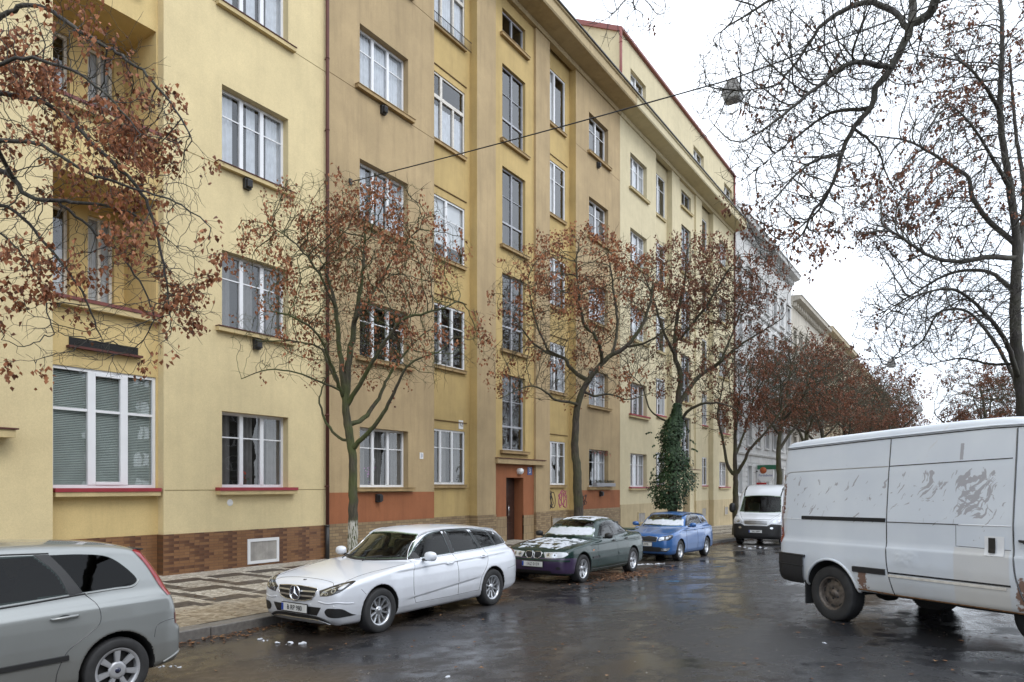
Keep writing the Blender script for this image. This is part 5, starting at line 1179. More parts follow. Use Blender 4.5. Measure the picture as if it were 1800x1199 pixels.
sn = [snow(v, 'snow_layer', [(-.66,.985,1),(.66,.985,1),(.62,1.07,1),(.58,1.165),(.3,1.185),(0,1.19),(-.3,1.20),(-.57,1.175)], 'front', .006, 3),
      snow(v, 'snow_layer', [(.20,-.50),(.22,0),(.20,.50),(.5,.62),(1.0,.66),(1.30,.66),(1.34,.2),(1.34,-.3),(1.30,-.66),(.9,-.64),(.5,-.60)], 'top', .008, 5, .03, .022),
      snow(v, 'snow_layer', [(2.10,-.42),(2.05,0),(2.10,.42),(2.6,.48),(3.0,.45),(3.05,0),(3.0,-.45),(2.6,-.48)], 'top', .009, 9, .10, .03)]
v.root.location = (0, 0, 0); place(v, .77, 13.94, -8.09); loosen(sn)
tag(sn[0], 'wet snow covering the lower windscreen of the dark green saloon', 'snow', kind='stuff'); tag(sn[1], 'patchy thawing snow on the bonnet of the dark green saloon', 'snow', kind='stuff'); tag(sn[2], 'thin snow on the roof of the dark green saloon', 'snow', kind='stuff')

# ================================================================ blue estate car
sp = dict(L=4.26, W=1.73, H=1.45, axles=(.83, 3.30), wr=.31, arch=.345, archz=.32, lin=.82,
 low=[(.12,.20,1),(.02,.27),(.0,.42),(.0,.55),(.03,.70),(.12,.80),(.5,.90),(.95,.975),(1.25,1.01),(1.6,1.0),(2.8,1.01),(3.9,1.03),(4.18,1.0),(4.22,.85),(4.25,.62),(4.24,.42),(4.16,.28,1),(3.,.2),(1.4,.2)],
 green=[(1.08,.80,1),(1.18,.99),(1.5,1.19),(1.82,1.36),(2.1,1.43),(2.6,1.45),(3.2,1.44),(3.7,1.40),(3.92,1.36,1),(4.02,1.24),(4.14,1.0),(4.15,.75,1)],
 plan=[(-.02,0),(.0,.40),(.03,.60),(.12,.74),(.30,.82),(.6,.855),(1.,.863),(2.2,.865),(3.3,.865),(3.8,.845),(4.1,.78),(4.21,.62),(4.25,.4),(4.265,0)],
 tuck=[(.1,.09),(.2,.05),(.32,.015),(.5,.0),(.66,.004),(.82,.012),(.93,.03),(1.02,.07),(1.3,.2)],
 flare=((.83,.016,.38),(3.30,.016,.42)), crease=((.7,.88,4.1,.93,.020,.09),),
 gside=[(.7,.80),(.98,.765),(1.15,.70),(1.3,.63),(1.42,.56),(1.5,.5)], gplan=[(1.1,-.03),(1.8,.0),(3.0,0),(4.1,-.08)], gmid=2.3, gf=.20, gr=.10, rg=.08, fcurve=.10, crown=.04)
v = Vehicle('parked_car', sp, M['paint_blue'], .02)
tag(v.root, 'bright blue estate car with roof rails and snow on the windscreen', 'car')
v.patch('windscreen', [(-.64,1.03,1),(0,1.02),(.64,1.03,1),(.58,1.17),(.50,1.345,1),(0,1.375),(-.50,1.345,1),(-.58,1.17)], 'front', M['carscreen'], off=.004, cut=.012, g=.05)
v.patch('side_window', [(1.55,1.02,1),(1.72,1.16),(1.90,1.28),(2.08,1.345),(2.28,1.365,1),(2.32,1.04,1)], 'side', M['carglass'], S, .003, cut=.012, g=.05)
v.patch('side_window', [(2.38,1.045,1),(2.34,1.365,1),(2.7,1.365),(3.0,1.345,1),(3.12,1.075,1)], 'side', M['carglass'], S, .003, cut=.012, g=.05)
v.patch('side_window', [(3.18,1.08,1),(3.07,1.335,1),(3.4,1.31),(3.62,1.25),(3.80,1.13),(3.78,1.10,1)], 'side', M['carglass'], S, .003, cut=.012, g=.05)
v.patch('window_pillar', [(2.32,1.035,1),(2.28,1.37,1),(2.34,1.37,1),(2.38,1.04,1)], 'side', M['black'], S, .004)
v.line('roof_rail', [(1.85,.53),(1.95,.55),(2.7,.565),(3.5,.55),(3.75,.53)], 'top', M['black'], S, .014, .022, shape=True)
v.line('door_gap', [(1.36,.95),(1.32,.7),(1.36,.32)], 'side', g_, S, .004, shape=True); v.line('door_gap', [(2.35,1.03),(2.36,.7),(2.36,.32)], 'side', g_, S, .004); v.line('door_gap', [(3.14,1.06),(3.08,.80),(2.88,.60),(2.82,.32)], 'side', g_, S, .004, shape=True)
v.line('bonnet_gap', [(.12,.55),(.4,.66),(.8,.72),(1.2,.75)], 'top', g_, S, .004, shape=True)
for sd in S: v.line('bonnet_crease', [(.16,sd*.10),(.6,sd*.17),(1.15,sd*.27)], 'top', M['paint_blue'], (1,), .012, -.004, shape=True)
gr = [(-.42,.72,1),(-.38,.60,1),(.38,.60,1),(.42,.72,1),(.15,.745),(0,.72),(-.15,.745)]
G = v.patch('grille', gr, 'front', M['mesh_black'], off=.006, g=.03)[0]; v.line('grille_frame', [(-.42,.72),(-.15,.75),(0,.725),(.15,.75),(.42,.72),(.38,.60),(-.38,.60),(-.42,.72)], 'front', M['chrome'], (1,), .007, .007, parent=G)
for sd in S:
    H_ = v.patch('headlight', [(sd*.46,.725,1),(sd*.60,.755),(sd*.76,.80),(sd*.80,.79),(sd*.80,.72),(sd*.74,.645,1),(sd*.42,.61,1)], 'front', M['lamp_dark'], off=.005, g=.03)[0]
    v.patch('lamp_lens', [(sd*.48,.71),(sd*.60,.73),(sd*.60,.66),(sd*.46,.63)], 'front', M['lamp_clear'], off=.008, parent=H_, g=.02); v.patch('lamp_lens', circle(sd*.69,.71,.034,10), 'front', M['lamp_clear'], off=.008, parent=H_, g=.02)
    F_ = v.patch('fog_light', [(sd*.55,.40,1),(sd*.76,.42,1),(sd*.72,.34,1),(sd*.52,.33,1)], 'front', M['lamp_clear'], off=.011, g=.03)
    handle(v, 2.08, .90, sd, M['paint_blue'], .18); handle(v, 2.86, .92, sd, M['paint_blue'], .16); mirror(v, 1.62, sd*.945, 1.06, sd, M['paint_blue'], .95)
    v.patch('tail_lamp', [(4.0,1.0,1),(4.02,.80,1),(4.22,.80,1),(4.17,.99,1)], 'side', M['lamp_red'], (sd,), .004, g=.03)
    for cx in sp['axles']: wheel(v.root, cx, sd*.755, .31, .31, .19, .19, 'five', sd)
v.patch('bumper_opening', [(-.75,.44,1),(.75,.44,1),(.68,.30,1),(-.68,.30,1)], 'front', M['mesh_black'], off=.006, g=.04)
p, _ = v.cast('front', 0, .52); licence_plate(v, p.x - .02, .515, '3A 3978', size=.092)
wiper(v, .5, -.05, 1.02, 1.04); seats(v, 2.05, 2.9, z=.6, dash=(1.5, 1.0, -.36)); v.finish()
sn = [snow(v, 'snow_layer', [(-.67,1.035,1),(.67,1.035,1),(.62,1.12,1),(.60,1.215),(.3,1.20),(0,1.235),(-.3,1.205),(-.59,1.215)], 'front', .006, 13)]
place(v, .83, 20.46, -8.20); loosen(sn); tag(sn[0], 'wet snow covering the lower windscreen of the blue estate car', 'snow', kind='stuff')

# ================================================================ silver people carrier at the left edge, seen from behind its rear door
sp = dict(L=4.33, W=1.82, H=1.595, axles=(.84, 3.48), wr=.317, arch=.365, archz=.33, lin=.86,
 low=[(.12,.20,1),(.02,.27),(.0,.42),(.0,.55),(.04,.75),(.2,.88),(.6,.98),(.95,1.05),(1.6,1.0),(2.8,1.02),(3.7,1.05),(4.08,1.03),(4.145,.90),(4.16,.75),(4.17,.68,1),(4.235,.66,1),(4.245,.48),(4.22,.34),(4.14,.27,1),(3.,.19),(1.4,.19)],
 green=[(.85,.80,1),(.98,1.05),(1.4,1.35),(1.72,1.53),(2.1,1.59),(2.6,1.598),(3.2,1.575),(3.70,1.525),(3.89,1.475,1),(3.98,1.34),(4.09,1.13),(4.14,.95),(4.13,.75,1)],
 plan=[(-.02,0),(.0,.40),(.03,.62),(.12,.77),(.30,.86),(.6,.90),(1.,.91),(2.2,.912),(3.4,.912),(3.8,.905),(4.02,.885),(4.15,.84),(4.21,.72),(4.24,.5),(4.255,0)],
 tuck=[(.1,.09),(.2,.05),(.32,.015),(.5,.0),(.66,.0),(.82,.006),(.95,.02),(1.05,.06),(1.3,.2)],
 flare=((.84,.018,.42),(3.48,.030,.44)), crease=((.9,.93,4.0,1.0,.010,.1),),
 gside=[(.7,.85),(1.0,.835),(1.15,.785),(1.3,.725),(1.45,.66),(1.6,.59)], rcrown=.03, gplan=[(1.1,-.03),(1.8,.0),(3.2,0),(3.8,-.01),(4.2,-.03)], gmid=2.3, gf=.20, gr=.05, rg=.065, blend=.06, fcurve=.10, rcurve=.05, crown=.04)
v = Vehicle('parked_car', sp, M['paint_silver'], .015)
tag(v.root, 'silver grey people carrier at the left edge with tall red tail lamp', 'car')
v.patch('side_window', [(1.40,1.06,1),(1.60,1.25),(1.80,1.42),(2.0,1.475),(2.08,1.48,1),(2.08,1.05,1)], 'side', M['carglass'], S, .003, cut=.012, g=.05)
v.patch('side_window', [(2.18,1.06,1),(2.16,1.48,1),(2.5,1.485),(2.84,1.475,1),(3.00,1.30),(3.08,1.10,1)], 'side', M['carglass'], S, .003, cut=.012, g=.05)
v.patch('side_window', [(3.20,1.105,1),(3.08,1.32),(2.97,1.468,1),(3.25,1.455),(3.50,1.41),(3.66,1.28),(3.735,1.165),(3.69,1.125),(3.5,1.115)], 'side', M['tinted'], S, .003, cut=.012, g=.05)
v.patch('window_pillar', [(2.08,1.045,1),(2.08,1.485,1),(2.16,1.485,1),(2.18,1.055,1)], 'side', M['black'], S, .004)
v.patch('window_pillar', [(3.08,1.09,1),(3.00,1.30),(2.84,1.48,1),(2.97,1.474,1),(3.08,1.32),(3.20,1.10,1)], 'side', M['black'], S, .004)
v.line('window_trim', [(1.35,1.03),(2.1,1.035),(2.7,1.06),(3.22,1.09)], 'side', M['black'], S, .009, .001); v.line('window_trim', [(1.9,1.475),(2.1,1.497),(2.6,1.50),(2.97,1.485)], 'side', M['black'], S, .007, .001)
v.line('belt_bead', [(3.22,1.09),(3.5,1.10),(3.70,1.11),(3.76,1.17)], 'side', M['paint_silver'], S, .008, .001, shape=True)  # raised bead in plain body paint along the rear quarter window
v.line('door_gap', [(3.22,1.08),(3.30,.98),(3.31,.82),(3.20,.72),(3.02,.60),(2.93,.42),(2.92,.30)], 'side', g_, S, .004, shape=True); v.line('door_gap', [(2.13,1.04),(2.13,.3)], 'side', g_, S, .004); v.line('door_gap', [(1.2,1.0),(1.18,.3)], 'side', g_, S, .004)
v.line('bumper_gap', [(3.84,.58),(3.87,.69),(3.97,.725),(4.12,.73)], 'side', g_, S, .0035, shape=True); v.line('roof_gap', [(3.86,1.47),(4.0,1.22),(4.10,1.0)], 'side', g_, S, .003, shape=True)
v.line('side_moulding', [(1.25,.53),(2.1,.53)], 'side', M['black'], S, .0, .016, flat=.055); v.line('side_moulding', [(2.16,.53),(3.02,.535)], 'side', M['black'], S, .0, .016, flat=.055)
v.line('bumper_edge', [(3.95,.30),(4.08,.345),(4.21,.40)], 'side', M['paint_silver'], S, .014, .0, shape=True)
for sd in S:
    v.patch('tail_lamp', [(3.76,1.455,1),(3.87,1.46,1),(3.96,1.30),(4.05,1.12),(4.11,.985,1),(4.01,.98,1),(3.94,1.12),(3.86,1.30)], 'side', M['lamp_red'], (sd,), .006, g=.02)
    v.patch('reflector', [(4.08,.79,1),(4.15,.79,1),(4.16,.68,1),(4.085,.68,1)], 'side', M['lamp_red'], (sd,), .005, g=.02)
    handle(v, 2.88, .905, sd, M['paint_silver'], .24); handle(v, 1.85, .89, sd, M['paint_silver'], .22); mirror(v, 1.35, sd*1.0, 1.10, sd, M['paint_silver'])
    for cx in sp['axles']: wheel(v.root, cx, sd*.815, .317, .317, .205, .212, 'hubcap7', sd, 'hubcap')
c = MB(); c.prism([(3.78,1.455),(3.82,1.475),(3.90,1.465),(3.90,1.45)], lambda a, b, d: (a, d, b), -.60, .60); bevel(c.build('roof_spoiler', M['black'], v.root), .006)
v.patch('rear_window', [(-.58,1.40),(.58,1.40),(.66,1.12),(-.66,1.12)], 'rear', M['tinted'], off=.004, g=.05)
v.patch('windscreen', [(-.66,1.12,1),(0,1.10),(.66,1.12,1),(.52,1.48,1),(0,1.51),(-.52,1.48,1)], 'front', M['carscreen'], off=.004, cut=.012, g=.05)
v.patch('headlight', [(.5,.70,1),(.82,.80,1),(.80,.66,1),(.55,.60,1)], 'front', M['lamp_clear'], S, .004)
v.patch('grille', [(-.42,.68,1),(.42,.68,1),(.36,.56,1),(-.36,.56,1)], 'front', M['mesh_black'], off=.005)
p, _ = v.cast('rear', 0, .85)
seats(v, 2.0, 2.95, z=.68, dash=(1.35, 1.05, -.38)); v.finish()
place(v, .84, 3.658 - 2.64, -7.02 - .90 + .02)
# ================================================================ battered white panel van across the right side
m, n, b, oc = new_mat('worn_white_van_paint'); b.inputs['Coat Weight'].default_value = .25; b.inputs['Coat Roughness'].default_value = .2
sep = n.nodes.new('ShaderNodeSeparateXYZ'); n.links.new(oc, sep.inputs[0]); X, Y, Z = sep.outputs
def band(s, a, b_, e): return math_(n, 'MULTIPLY', maprange(n, s, a - e, a + e, 0, 1, True), maprange(n, s, b_ - e, b_ + e, 1, 0, True))
dn = n.nodes.new('ShaderNodeTexNoise'); dn.inputs['Scale'].default_value = 3.2; dn.inputs['Detail'].default_value = 3; n.links.new(oc, dn.inputs['Vector'])
vm = n.nodes.new('ShaderNodeVectorMath'); vm.operation = 'MULTIPLY_ADD'; vm.inputs[1].default_value = (.30, .30, .30); n.links.new(dn.outputs['Color'], vm.inputs[0]); n.links.new(oc, vm.inputs[2])
mp = n.nodes.new('ShaderNodeMapping'); mp.vector_type = 'TEXTURE'; mp.inputs['Rotation'].default_value = (0, R(52), 0); mp.inputs['Scale'].default_value = (.20, 1, .045); n.links.new(vm.outputs[0], mp.inputs[0])
st1 = noise(n, mp.outputs[0], 1.0, 4, .55)
mp2 = n.nodes.new('ShaderNodeMapping'); mp2.vector_type = 'TEXTURE'; mp2.inputs['Rotation'].default_value = (0, R(-34), 0); mp2.inputs['Scale'].default_value = (.15, 1, .034); n.links.new(vm.outputs[0], mp2.inputs[0])
st2 = noise(n, mp2.outputs[0], 1.0, 4, .6)
def zone(x0, x1, z0, z1, e, k): return math_(n, 'MULTIPLY', math_(n, 'MULTIPLY', band(X, x0, x1, e), band(Z, z0, z1, e)), k)
zones = zone(2.10, 2.58, 1.34, 1.86, .09, .30)
for q in (zone(2.76, 2.98, 1.50, 1.88, .05, .26), zone(2.0, 4.95, 1.25, 1.9, .04, .15), zone(2.05, 2.45, 1.08, 1.26, .03, .17), zone(3.15, 3.3, 1.45, 1.86, .04, .17), zone(4.6, 4.85, 1.4, 1.88, .04, .19), zone(2.48, 2.52, 1.96, 2.14, .01, .4), zone(2.2, 2.9, 1.95, 2.15, .03, .09)):
    zones = math_(n, 'MAXIMUM', zones, q)
stroke = math_(n, 'MAXIMUM', maprange(n, math_(n, 'ADD', st1, zones), .775, .80, 0, 1), maprange(n, math_(n, 'ADD', st2, zones), .85, .87, 0, 1))
col1 = ramp(n, noise(n, oc, 1.6, 5), .35, (.59, .635, .70), .7, (.67, .71, .76))
low = maprange(n, math_(n, 'ADD', Z, math_(n, 'MULTIPLY', math_(n, 'SUBTRACT', noise(n, oc, 4, 5), .5), .25)), .45, .85, .55, 0.)
c1 = mixc(n, low, col1, (.34, .32, .28))
yel = math_(n, 'MULTIPLY', math_(n, 'MULTIPLY', band(X, 1.97, 2.55, .01), band(Z, .45, 1.05, .01)), .45)
c1 = mixc(n, yel, c1, (.55, .51, .45))
c1 = mixc(n, math_(n, 'MULTIPLY', stroke, .85), c1, (.32, .31, .33))
rn = noise(n, oc, 16, 6, .65)
rz = math_(n, 'MAXIMUM', math_(n, 'MAXIMUM', zone(3.66, 3.80, .44, .72, .05, .36), zone(5.05, 5.14, 1.35, 1.9, .015, .28)), math_(n, 'MAXIMUM', zone(1.7, 3.8, .40, .455, .012, .22), zone(1.80, 1.93, .44, .80, .05, .33)))
rust = maprange(n, math_(n, 'ADD', rn, rz), .72, .80, 0, 1)
c1 = mixc(n, math_(n, 'MULTIPLY', rust, .9), c1, (.14, .055, .02))
drip = maprange(n, math_(n, 'ADD', noise(n, mp.outputs[0], .6, 3), zone(5.0, 5.2, .8, 1.5, .05, .2)), .70, .9, 0, .35)
c1 = mixc(n, drip, c1, (.42, .30, .17)); n.links.new(c1, b.inputs['Base Color'])
n.links.new(math_(n, 'ADD', .34, math_(n, 'MULTIPLY', math_(n, 'MAXIMUM', stroke, rust), .4)), b.inputs['Roughness'])
bp = n.nodes.new('ShaderNodeBump'); bp.inputs['Strength'].default_value = .5; bp.inputs['Distance'].default_value = .02
dent = zone(3.0, 3.28, .82, .98, .06, 1.); n.links.new(math_(n, 'ADD', noise(n, oc, 1.5, 2), math_(n, 'MULTIPLY', math_(n, 'MULTIPLY', dent, noise(n, oc, 9, 2)), 1.5)), bp.inputs['Height'])
n.links.new(bp.outputs[0], b.inputs['Normal']); M['paint_van'] = m
sp = dict(L=5.25, W=1.97, H=2.39, axles=(.93, 4.23), wr=.35, arch=.41, archz=.36, lin=9,
 low=[(.10,.34,1),(.0,.42),(-.01,.60),(.03,.85),(.15,1.02),(.55,1.16),(.85,1.24),(1.15,1.62),(1.45,2.06),(1.60,2.24),(1.85,2.35),(2.4,2.385),(3.6,2.375),(4.9,2.345),(5.12,2.31),(5.175,2.21),(5.20,1.8),(5.245,1.2),(5.25,.80),(5.25,.46,1),(4.6,.42,1),(3.,.42),(1.4,.42)],
 plan=[(-.02,0),(.0,.5),(.08,.75),(.28,.92),(.6,.975),(1.,.985),(2.2,.985),(4.2,.985),(4.9,.975),(5.12,.95),(5.21,.88),(5.25,.7),(5.26,0)],
 tuck=[(.3,.05),(.45,.035),(.60,.012),(.80,.0),(.985,.0),(1.0,.010),(1.05,.018),(1.27,.020),(1.30,.020),(1.88,.072),(1.92,.078),(2.25,.115),(2.3,.125),(2.38,.15)],
 flare=((4.23,.030,.46),(.93,.02,.40)), rlow=.07, fcurve=.16, rcurve=.02, crown=.0)
v = Vehicle('panel_van', sp, M['paint_van'], .02)
tag(v.root, 'battered white panel van with rust spots and grey scuffs, on the right', 'van')
N = (1,); g2 = M['lamp_dark']
v.line('roof_gutter', [(1.75,2.255),(2.2,2.27),(3.5,2.26),(5.08,2.235)], 'side', M['black'], S, .006, .004); v.line('roof_lip', [(1.75,2.28),(2.2,2.295),(3.5,2.285),(5.1,2.26)], 'side', M['paint_van'], S, .012, .003)
v.line('panel_gap', [(1.97,1.955),(3.38,1.935),(3.39,1.935)], 'side', g2, S, .006); v.line('panel_gap', [(3.38,1.935),(4.2,1.93),(5.0,1.92),(5.07,1.89),(5.11,1.75),(5.13,1.30)], 'side', M['alloy'], S, .006, -.001)
v.line('door_gap', [(1.94,2.25),(1.935,1.9),(1.93,1.0),(1.90,.75),(1.80,.50),(1.72,.44)], 'side', g2, S, .009, shape=True)
v.line('door_gap', [(3.385,2.25),(3.385,1.3),(3.37,.75),(3.30,.44)], 'side', g2, S, .007, shape=True)
v.line('slide_rail', [(3.40,1.305),(4.72,1.305)], 'side', M['blackm'], S, .0, .012, flat=.05)
v.line('belt_seam', [(1.96,1.285),(2.5,1.285)], 'side', M['winwhite'], S, .006); v.line('belt_seam', [(2.5,1.285),(3.38,1.285)], 'side', g2, S, .006); v.line('belt_seam', [(4.72,1.285),(5.13,1.285)], 'side', M['winwhite'], S, .005)
v.line('patch_seam', [(2.53,1.28),(2.53,1.06),(1.96,1.05)], 'side', g2, (1,), .003)
v.line('side_moulding', [(3.40,.70),(3.86,.70)], 'side', M['black'], S, .0, .018, flat=.075); v.line('side_moulding', [(1.96,.70),(3.36,.70)], 'side', g2, S, .0, .006, flat=.022); v.line('side_moulding', [(2.0,.665),(3.36,.665)], 'side', M['winold'], S, .0, .008, flat=.03)
v.line('sill_rust', [(1.72,.445),(3.3,.445),(3.8,.46)], 'side', mat('flaky_rust', (.12, .06, .025), .9, var=.5, vscale=20), S, .010, shape=False)
v.line('arch_lip', [(4.23 + .425*math.cos(R(a)), .36 + .425*math.sin(R(a))) for a in range(188, -10, -6)], 'side', M['paint_van'], S, .018, .004)
bp_ = v.patch('corner_bumper', [(4.66,.79,1),(5.24,.80,1),(5.255,.60,1),(5.23,.45,1),(4.68,.45,1)], 'side', M['black'], S, .035, g=.04)
v.patch('corner_bumper', [(-.90,.80,1),(.90,.80,1),(.90,.45,1),(-.90,.45,1)], 'rear', M['black'], off=.035, g=.05)
v.line('bumper_groove', [(4.64,.80),(5.25,.81)], 'side', M['black'], S, .016, .02); v.line('bumper_groove', [(4.66,.665),(5.25,.675)], 'side', M['blackm'], S, .008, .036)
for sd in S:
    v.patch('lock_recess', [(2.02,1.18,1),(2.22,1.18,1),(2.22,.985,1),(2.02,.985,1)], 'side', M['winwhite'], (sd,), .006, g=.03)
    q = v.patch('door_handle', [(2.10,1.165,1),(2.17,1.165,1),(2.17,1.01,1),(2.10,1.01,1)], 'side', M['black'], (sd,), .022, g=.02)
    for cx in sp['axles']: wheel(v.root, cx, sd*.865, .35, .35, .215, .205, 'steel', sd, 'steelrim')
    f = MB(); f.box(4.67, 4.69, sd*.70, sd*.96, .16, .50); bevel(f.build('mud_flap', M['rubber'], v.root), .008)
    v.patch('cab_window', [(1.05,1.33,1),(1.32,1.72),(1.44,1.90,1),(1.66,1.92,1),(1.66,1.33,1)], 'side', M['tinted'], (sd,), .004, g=.05)
    handle(v, 1.72, 1.14, sd, M['black'], .16); mirror(v, 1.15, sd*1.16, 1.45, sd, M['black'], 1.2, 2.)
    v.patch('tail_lamp', [(sd*.84,1.45,1),(sd*.93,1.45,1),(sd*.95,.95,1),(sd*.86,.95,1)], 'rear', M['lamp_red'], off=.006)
    v.patch('headlight', [(sd*.55,.98,1),(sd*.88,.98,1),(sd*.90,.76,1),(sd*.6,.74,1)], 'front', M['lamp_clear'], off=.006)
v.patch('windscreen', [(-.80,1.30,1),(.80,1.30,1),(.70,2.0,1),(-.70,2.0,1)], 'front', M['tinted'], off=.006, g=.06)
v.patch('grille', [(-.42,.9,1),(.42,.9,1),(.40,.7,1),(-.40,.7,1)], 'front', M['mesh_black'], off=.006)
u = MB(); u.tube([(4.23, -.8, .35), (4.23, .8, .35)], .05, 10); u.lathe([(.001,-.12),(.13,-.1),(.15,0),(.13,.1),(.001,.12)], 16, 0, 'x', (4.23, 0, .35)); u.tube([(1.2,.25,.36),(3.0,.25,.33),(4.0,.3,.42),(5.1,.45,.36)], .03, 8); u.box(1.5, 4.8, -.42, -.34, .36, .46); u.box(1.5, 4.8, .48, .56, .36, .46); u.box(2.6, 3.4, -.3, .1, .30, .44)
u.build('underbody', M['blackm'], v.root)
v.finish()
ax = Vector((-.808, .588, 0)).normalized(); ang = math.atan2(ax.y, ax.x)
mm = Matrix.Rotation(ang, 4, 'Z') @ Matrix.Rotation(R(.95), 4, 'Y')
v.root.rotation_euler = mm.to_euler(); c0 = Vector((-1.52, 9.74, cross(-1.52))); v.root.location = c0 - mm @ Vector((4.23, .97, 0))
# a loose tyre lying in its shadow, a lump of snow against it
t = MB(); t.lathe([(.19,-.08),(.22,-.10),(.29,-.10),(.315,-.07),(.32,0),(.315,.07),(.29,.10),(.22,.10),(.19,.08)], 36, 0, 'y')
o = t.build('loose_tyre', M['rubber']); o.location = (5.42*CY - 7.1*SY, 5.42*SY + 7.1*CY, cross(.4) + .32); o.rotation_euler = (0, 0, ang)
tag(o, 'black tyre standing behind the sill of the battered white van at the right edge', 'tyre')

# ================================================================ white delivery van parked down the street, facing the camera
M['paint_white2'] = paint_mat('white_delivery_paint', (.70, .73, .77), dirt=.3)
sp = dict(L=5.6, W=2.0, H=2.55, axles=(.95, 4.25), wr=.34, arch=.39, archz=.36, lin=1.25,
 low=[(.10,.26,1),(.0,.34),(-.02,.55),(.0,.82),(.05,.98),(.14,1.10),(.40,1.22),(.60,1.30),(.78,1.55),(1.0,1.95),(1.12,2.12),(1.35,2.32),(1.7,2.47),(2.3,2.54),(5.3,2.54),(5.5,2.48),(5.58,2.2),(5.6,.6),(5.6,.45,1),(3.,.4)],
 plan=[(-.02,0),(.0,.6),(.06,.80),(.2,.93),(.5,.985),(1.,1.0),(5.1,1.0),(5.45,.97),(5.58,.85),(5.61,0)],
 tuck=[(.2,.06),(.35,.02),(.6,.0),(1.1,.0),(1.4,.03),(1.9,.08),(2.3,.14),(2.55,.2)], flare=((.95,.02,.40),), rlow=.14, fcurve=.12, rcurve=.02, crown=.03)
v = Vehicle('delivery_van', sp, M['paint_white2'], .028)
tag(v.root, 'white delivery van with black front bumper parked facing the camera near the pub sign', 'van')
v.patch('windscreen', [(-.84,1.36,1),(0,1.33),(.84,1.36,1),(.76,2.02,1),(0,2.06),(-.76,2.02,1)], 'front', M['carscreen'], off=.006, cut=.02, g=.06)
v.patch('front_bumper', [(-1.0,.86,1),(-.6,.88,1),(-.45,.80,1),(.45,.80,1),(.6,.88,1),(1.0,.86,1),(.98,.45),(.92,.30,1),(-.92,.30,1),(-.98,.45)], 'front', M['black'], off=.03, g=.06)
v.patch('bumper_opening', [(-.5,.50,1),(.5,.50,1),(.45,.38,1),(-.45,.38,1)], 'front', M['mesh_black'], off=.036, g=.05)
G = v.patch('grille', [(-.50,1.00,1),(0,1.04),(.50,1.00,1),(.44,.86,1),(0,.83),(-.44,.86,1)], 'front', M['alloy'], off=.012, g=.04)[0]
for z in (.965, .915, .875): v.line('grille_slat', [(-.44, z), (0, z + .01), (.44, z)], 'front', M['blackm'], (1,), .0, .018, parent=G, flat=.022)
for sd in S:
    H_ = v.patch('headlight', [(sd*.52,.90,1),(sd*.60,1.02),(sd*.80,1.20,1),(sd*.93,1.20),(sd*.95,.92,1),(sd*.7,.87)], 'front', M['lamp_white'], off=.008, g=.04)[0]
    v.patch('lamp_lens', circle(sd*.72,.98,.07,12), 'front', M['lamp_clear'], off=.012, parent=H_, g=.03); v.patch('fog_light', circle(sd*.62,.72,.06,12,.04), 'front', M['lamp_clear'], off=.04, g=.03)
    v.patch('cab_window', [(1.05,1.36,1),(1.25,1.75),(1.40,1.95,1),(1.95,1.98,1),(1.95,1.36,1)], 'side', M['carglass'], (sd,), .004, g=.06, cut=.02)
    v.line('roof_edge_strip', [(1.35,sd*.74),(2.2,sd*.80),(5.2,sd*.82)], 'top', M['black'], (1,), .0, .01, flat=.05)
    mirror(v, .92, sd*1.20, 1.52, sd, M['black'], 1.15, 2.4)
    for cx in sp['axles']: wheel(v.root, cx, sd*.87, .34, .34, .22, .20, 'steel', sd, 'steelrim')
v.line('bonnet_gap', [(-.80,1.30),(-.55,1.06),(0,1.06),(.55,1.06),(.80,1.30)], 'front', g2, (1,), .005)
v.line('pillar_stripe', [(1.10,.74),(1.5,.78),(2.0,.8)], 'top', M['black'], S, .0, .01, flat=.05)
p, _ = v.cast('front', .0, .58); licence_plate(v, p.x - .05, .575, '3AL 4389', size=.092)
wiper(v, .6, .0, 1.36, 1.40); wiper(v, 0, -.6, 1.36, 1.40)
s_ = MB(); s_.box(.75, 1.0, .1, .5, 1.34, 1.37); s_.box(.8, 1.0, -.5, -.2, 1.34, 1.36); s_.build('papers', M['white'], v.root)
d = MB(); d.box(.7, 1.3, -.8, .8, 1.0, 1.33); d.build('dashboard', M['lining'], v.root)
d = MB()
for y in (-.5, .5): d.box(1.7, 1.85, y - .25, y + .25, .9, 1.75); d.box(1.7, 1.8, y - .13, y + .13, 1.78, 1.95)
d.build('front_seats', M['seat'], v.root)
v.finish(); place(v, .95, 30.3, -7.42)
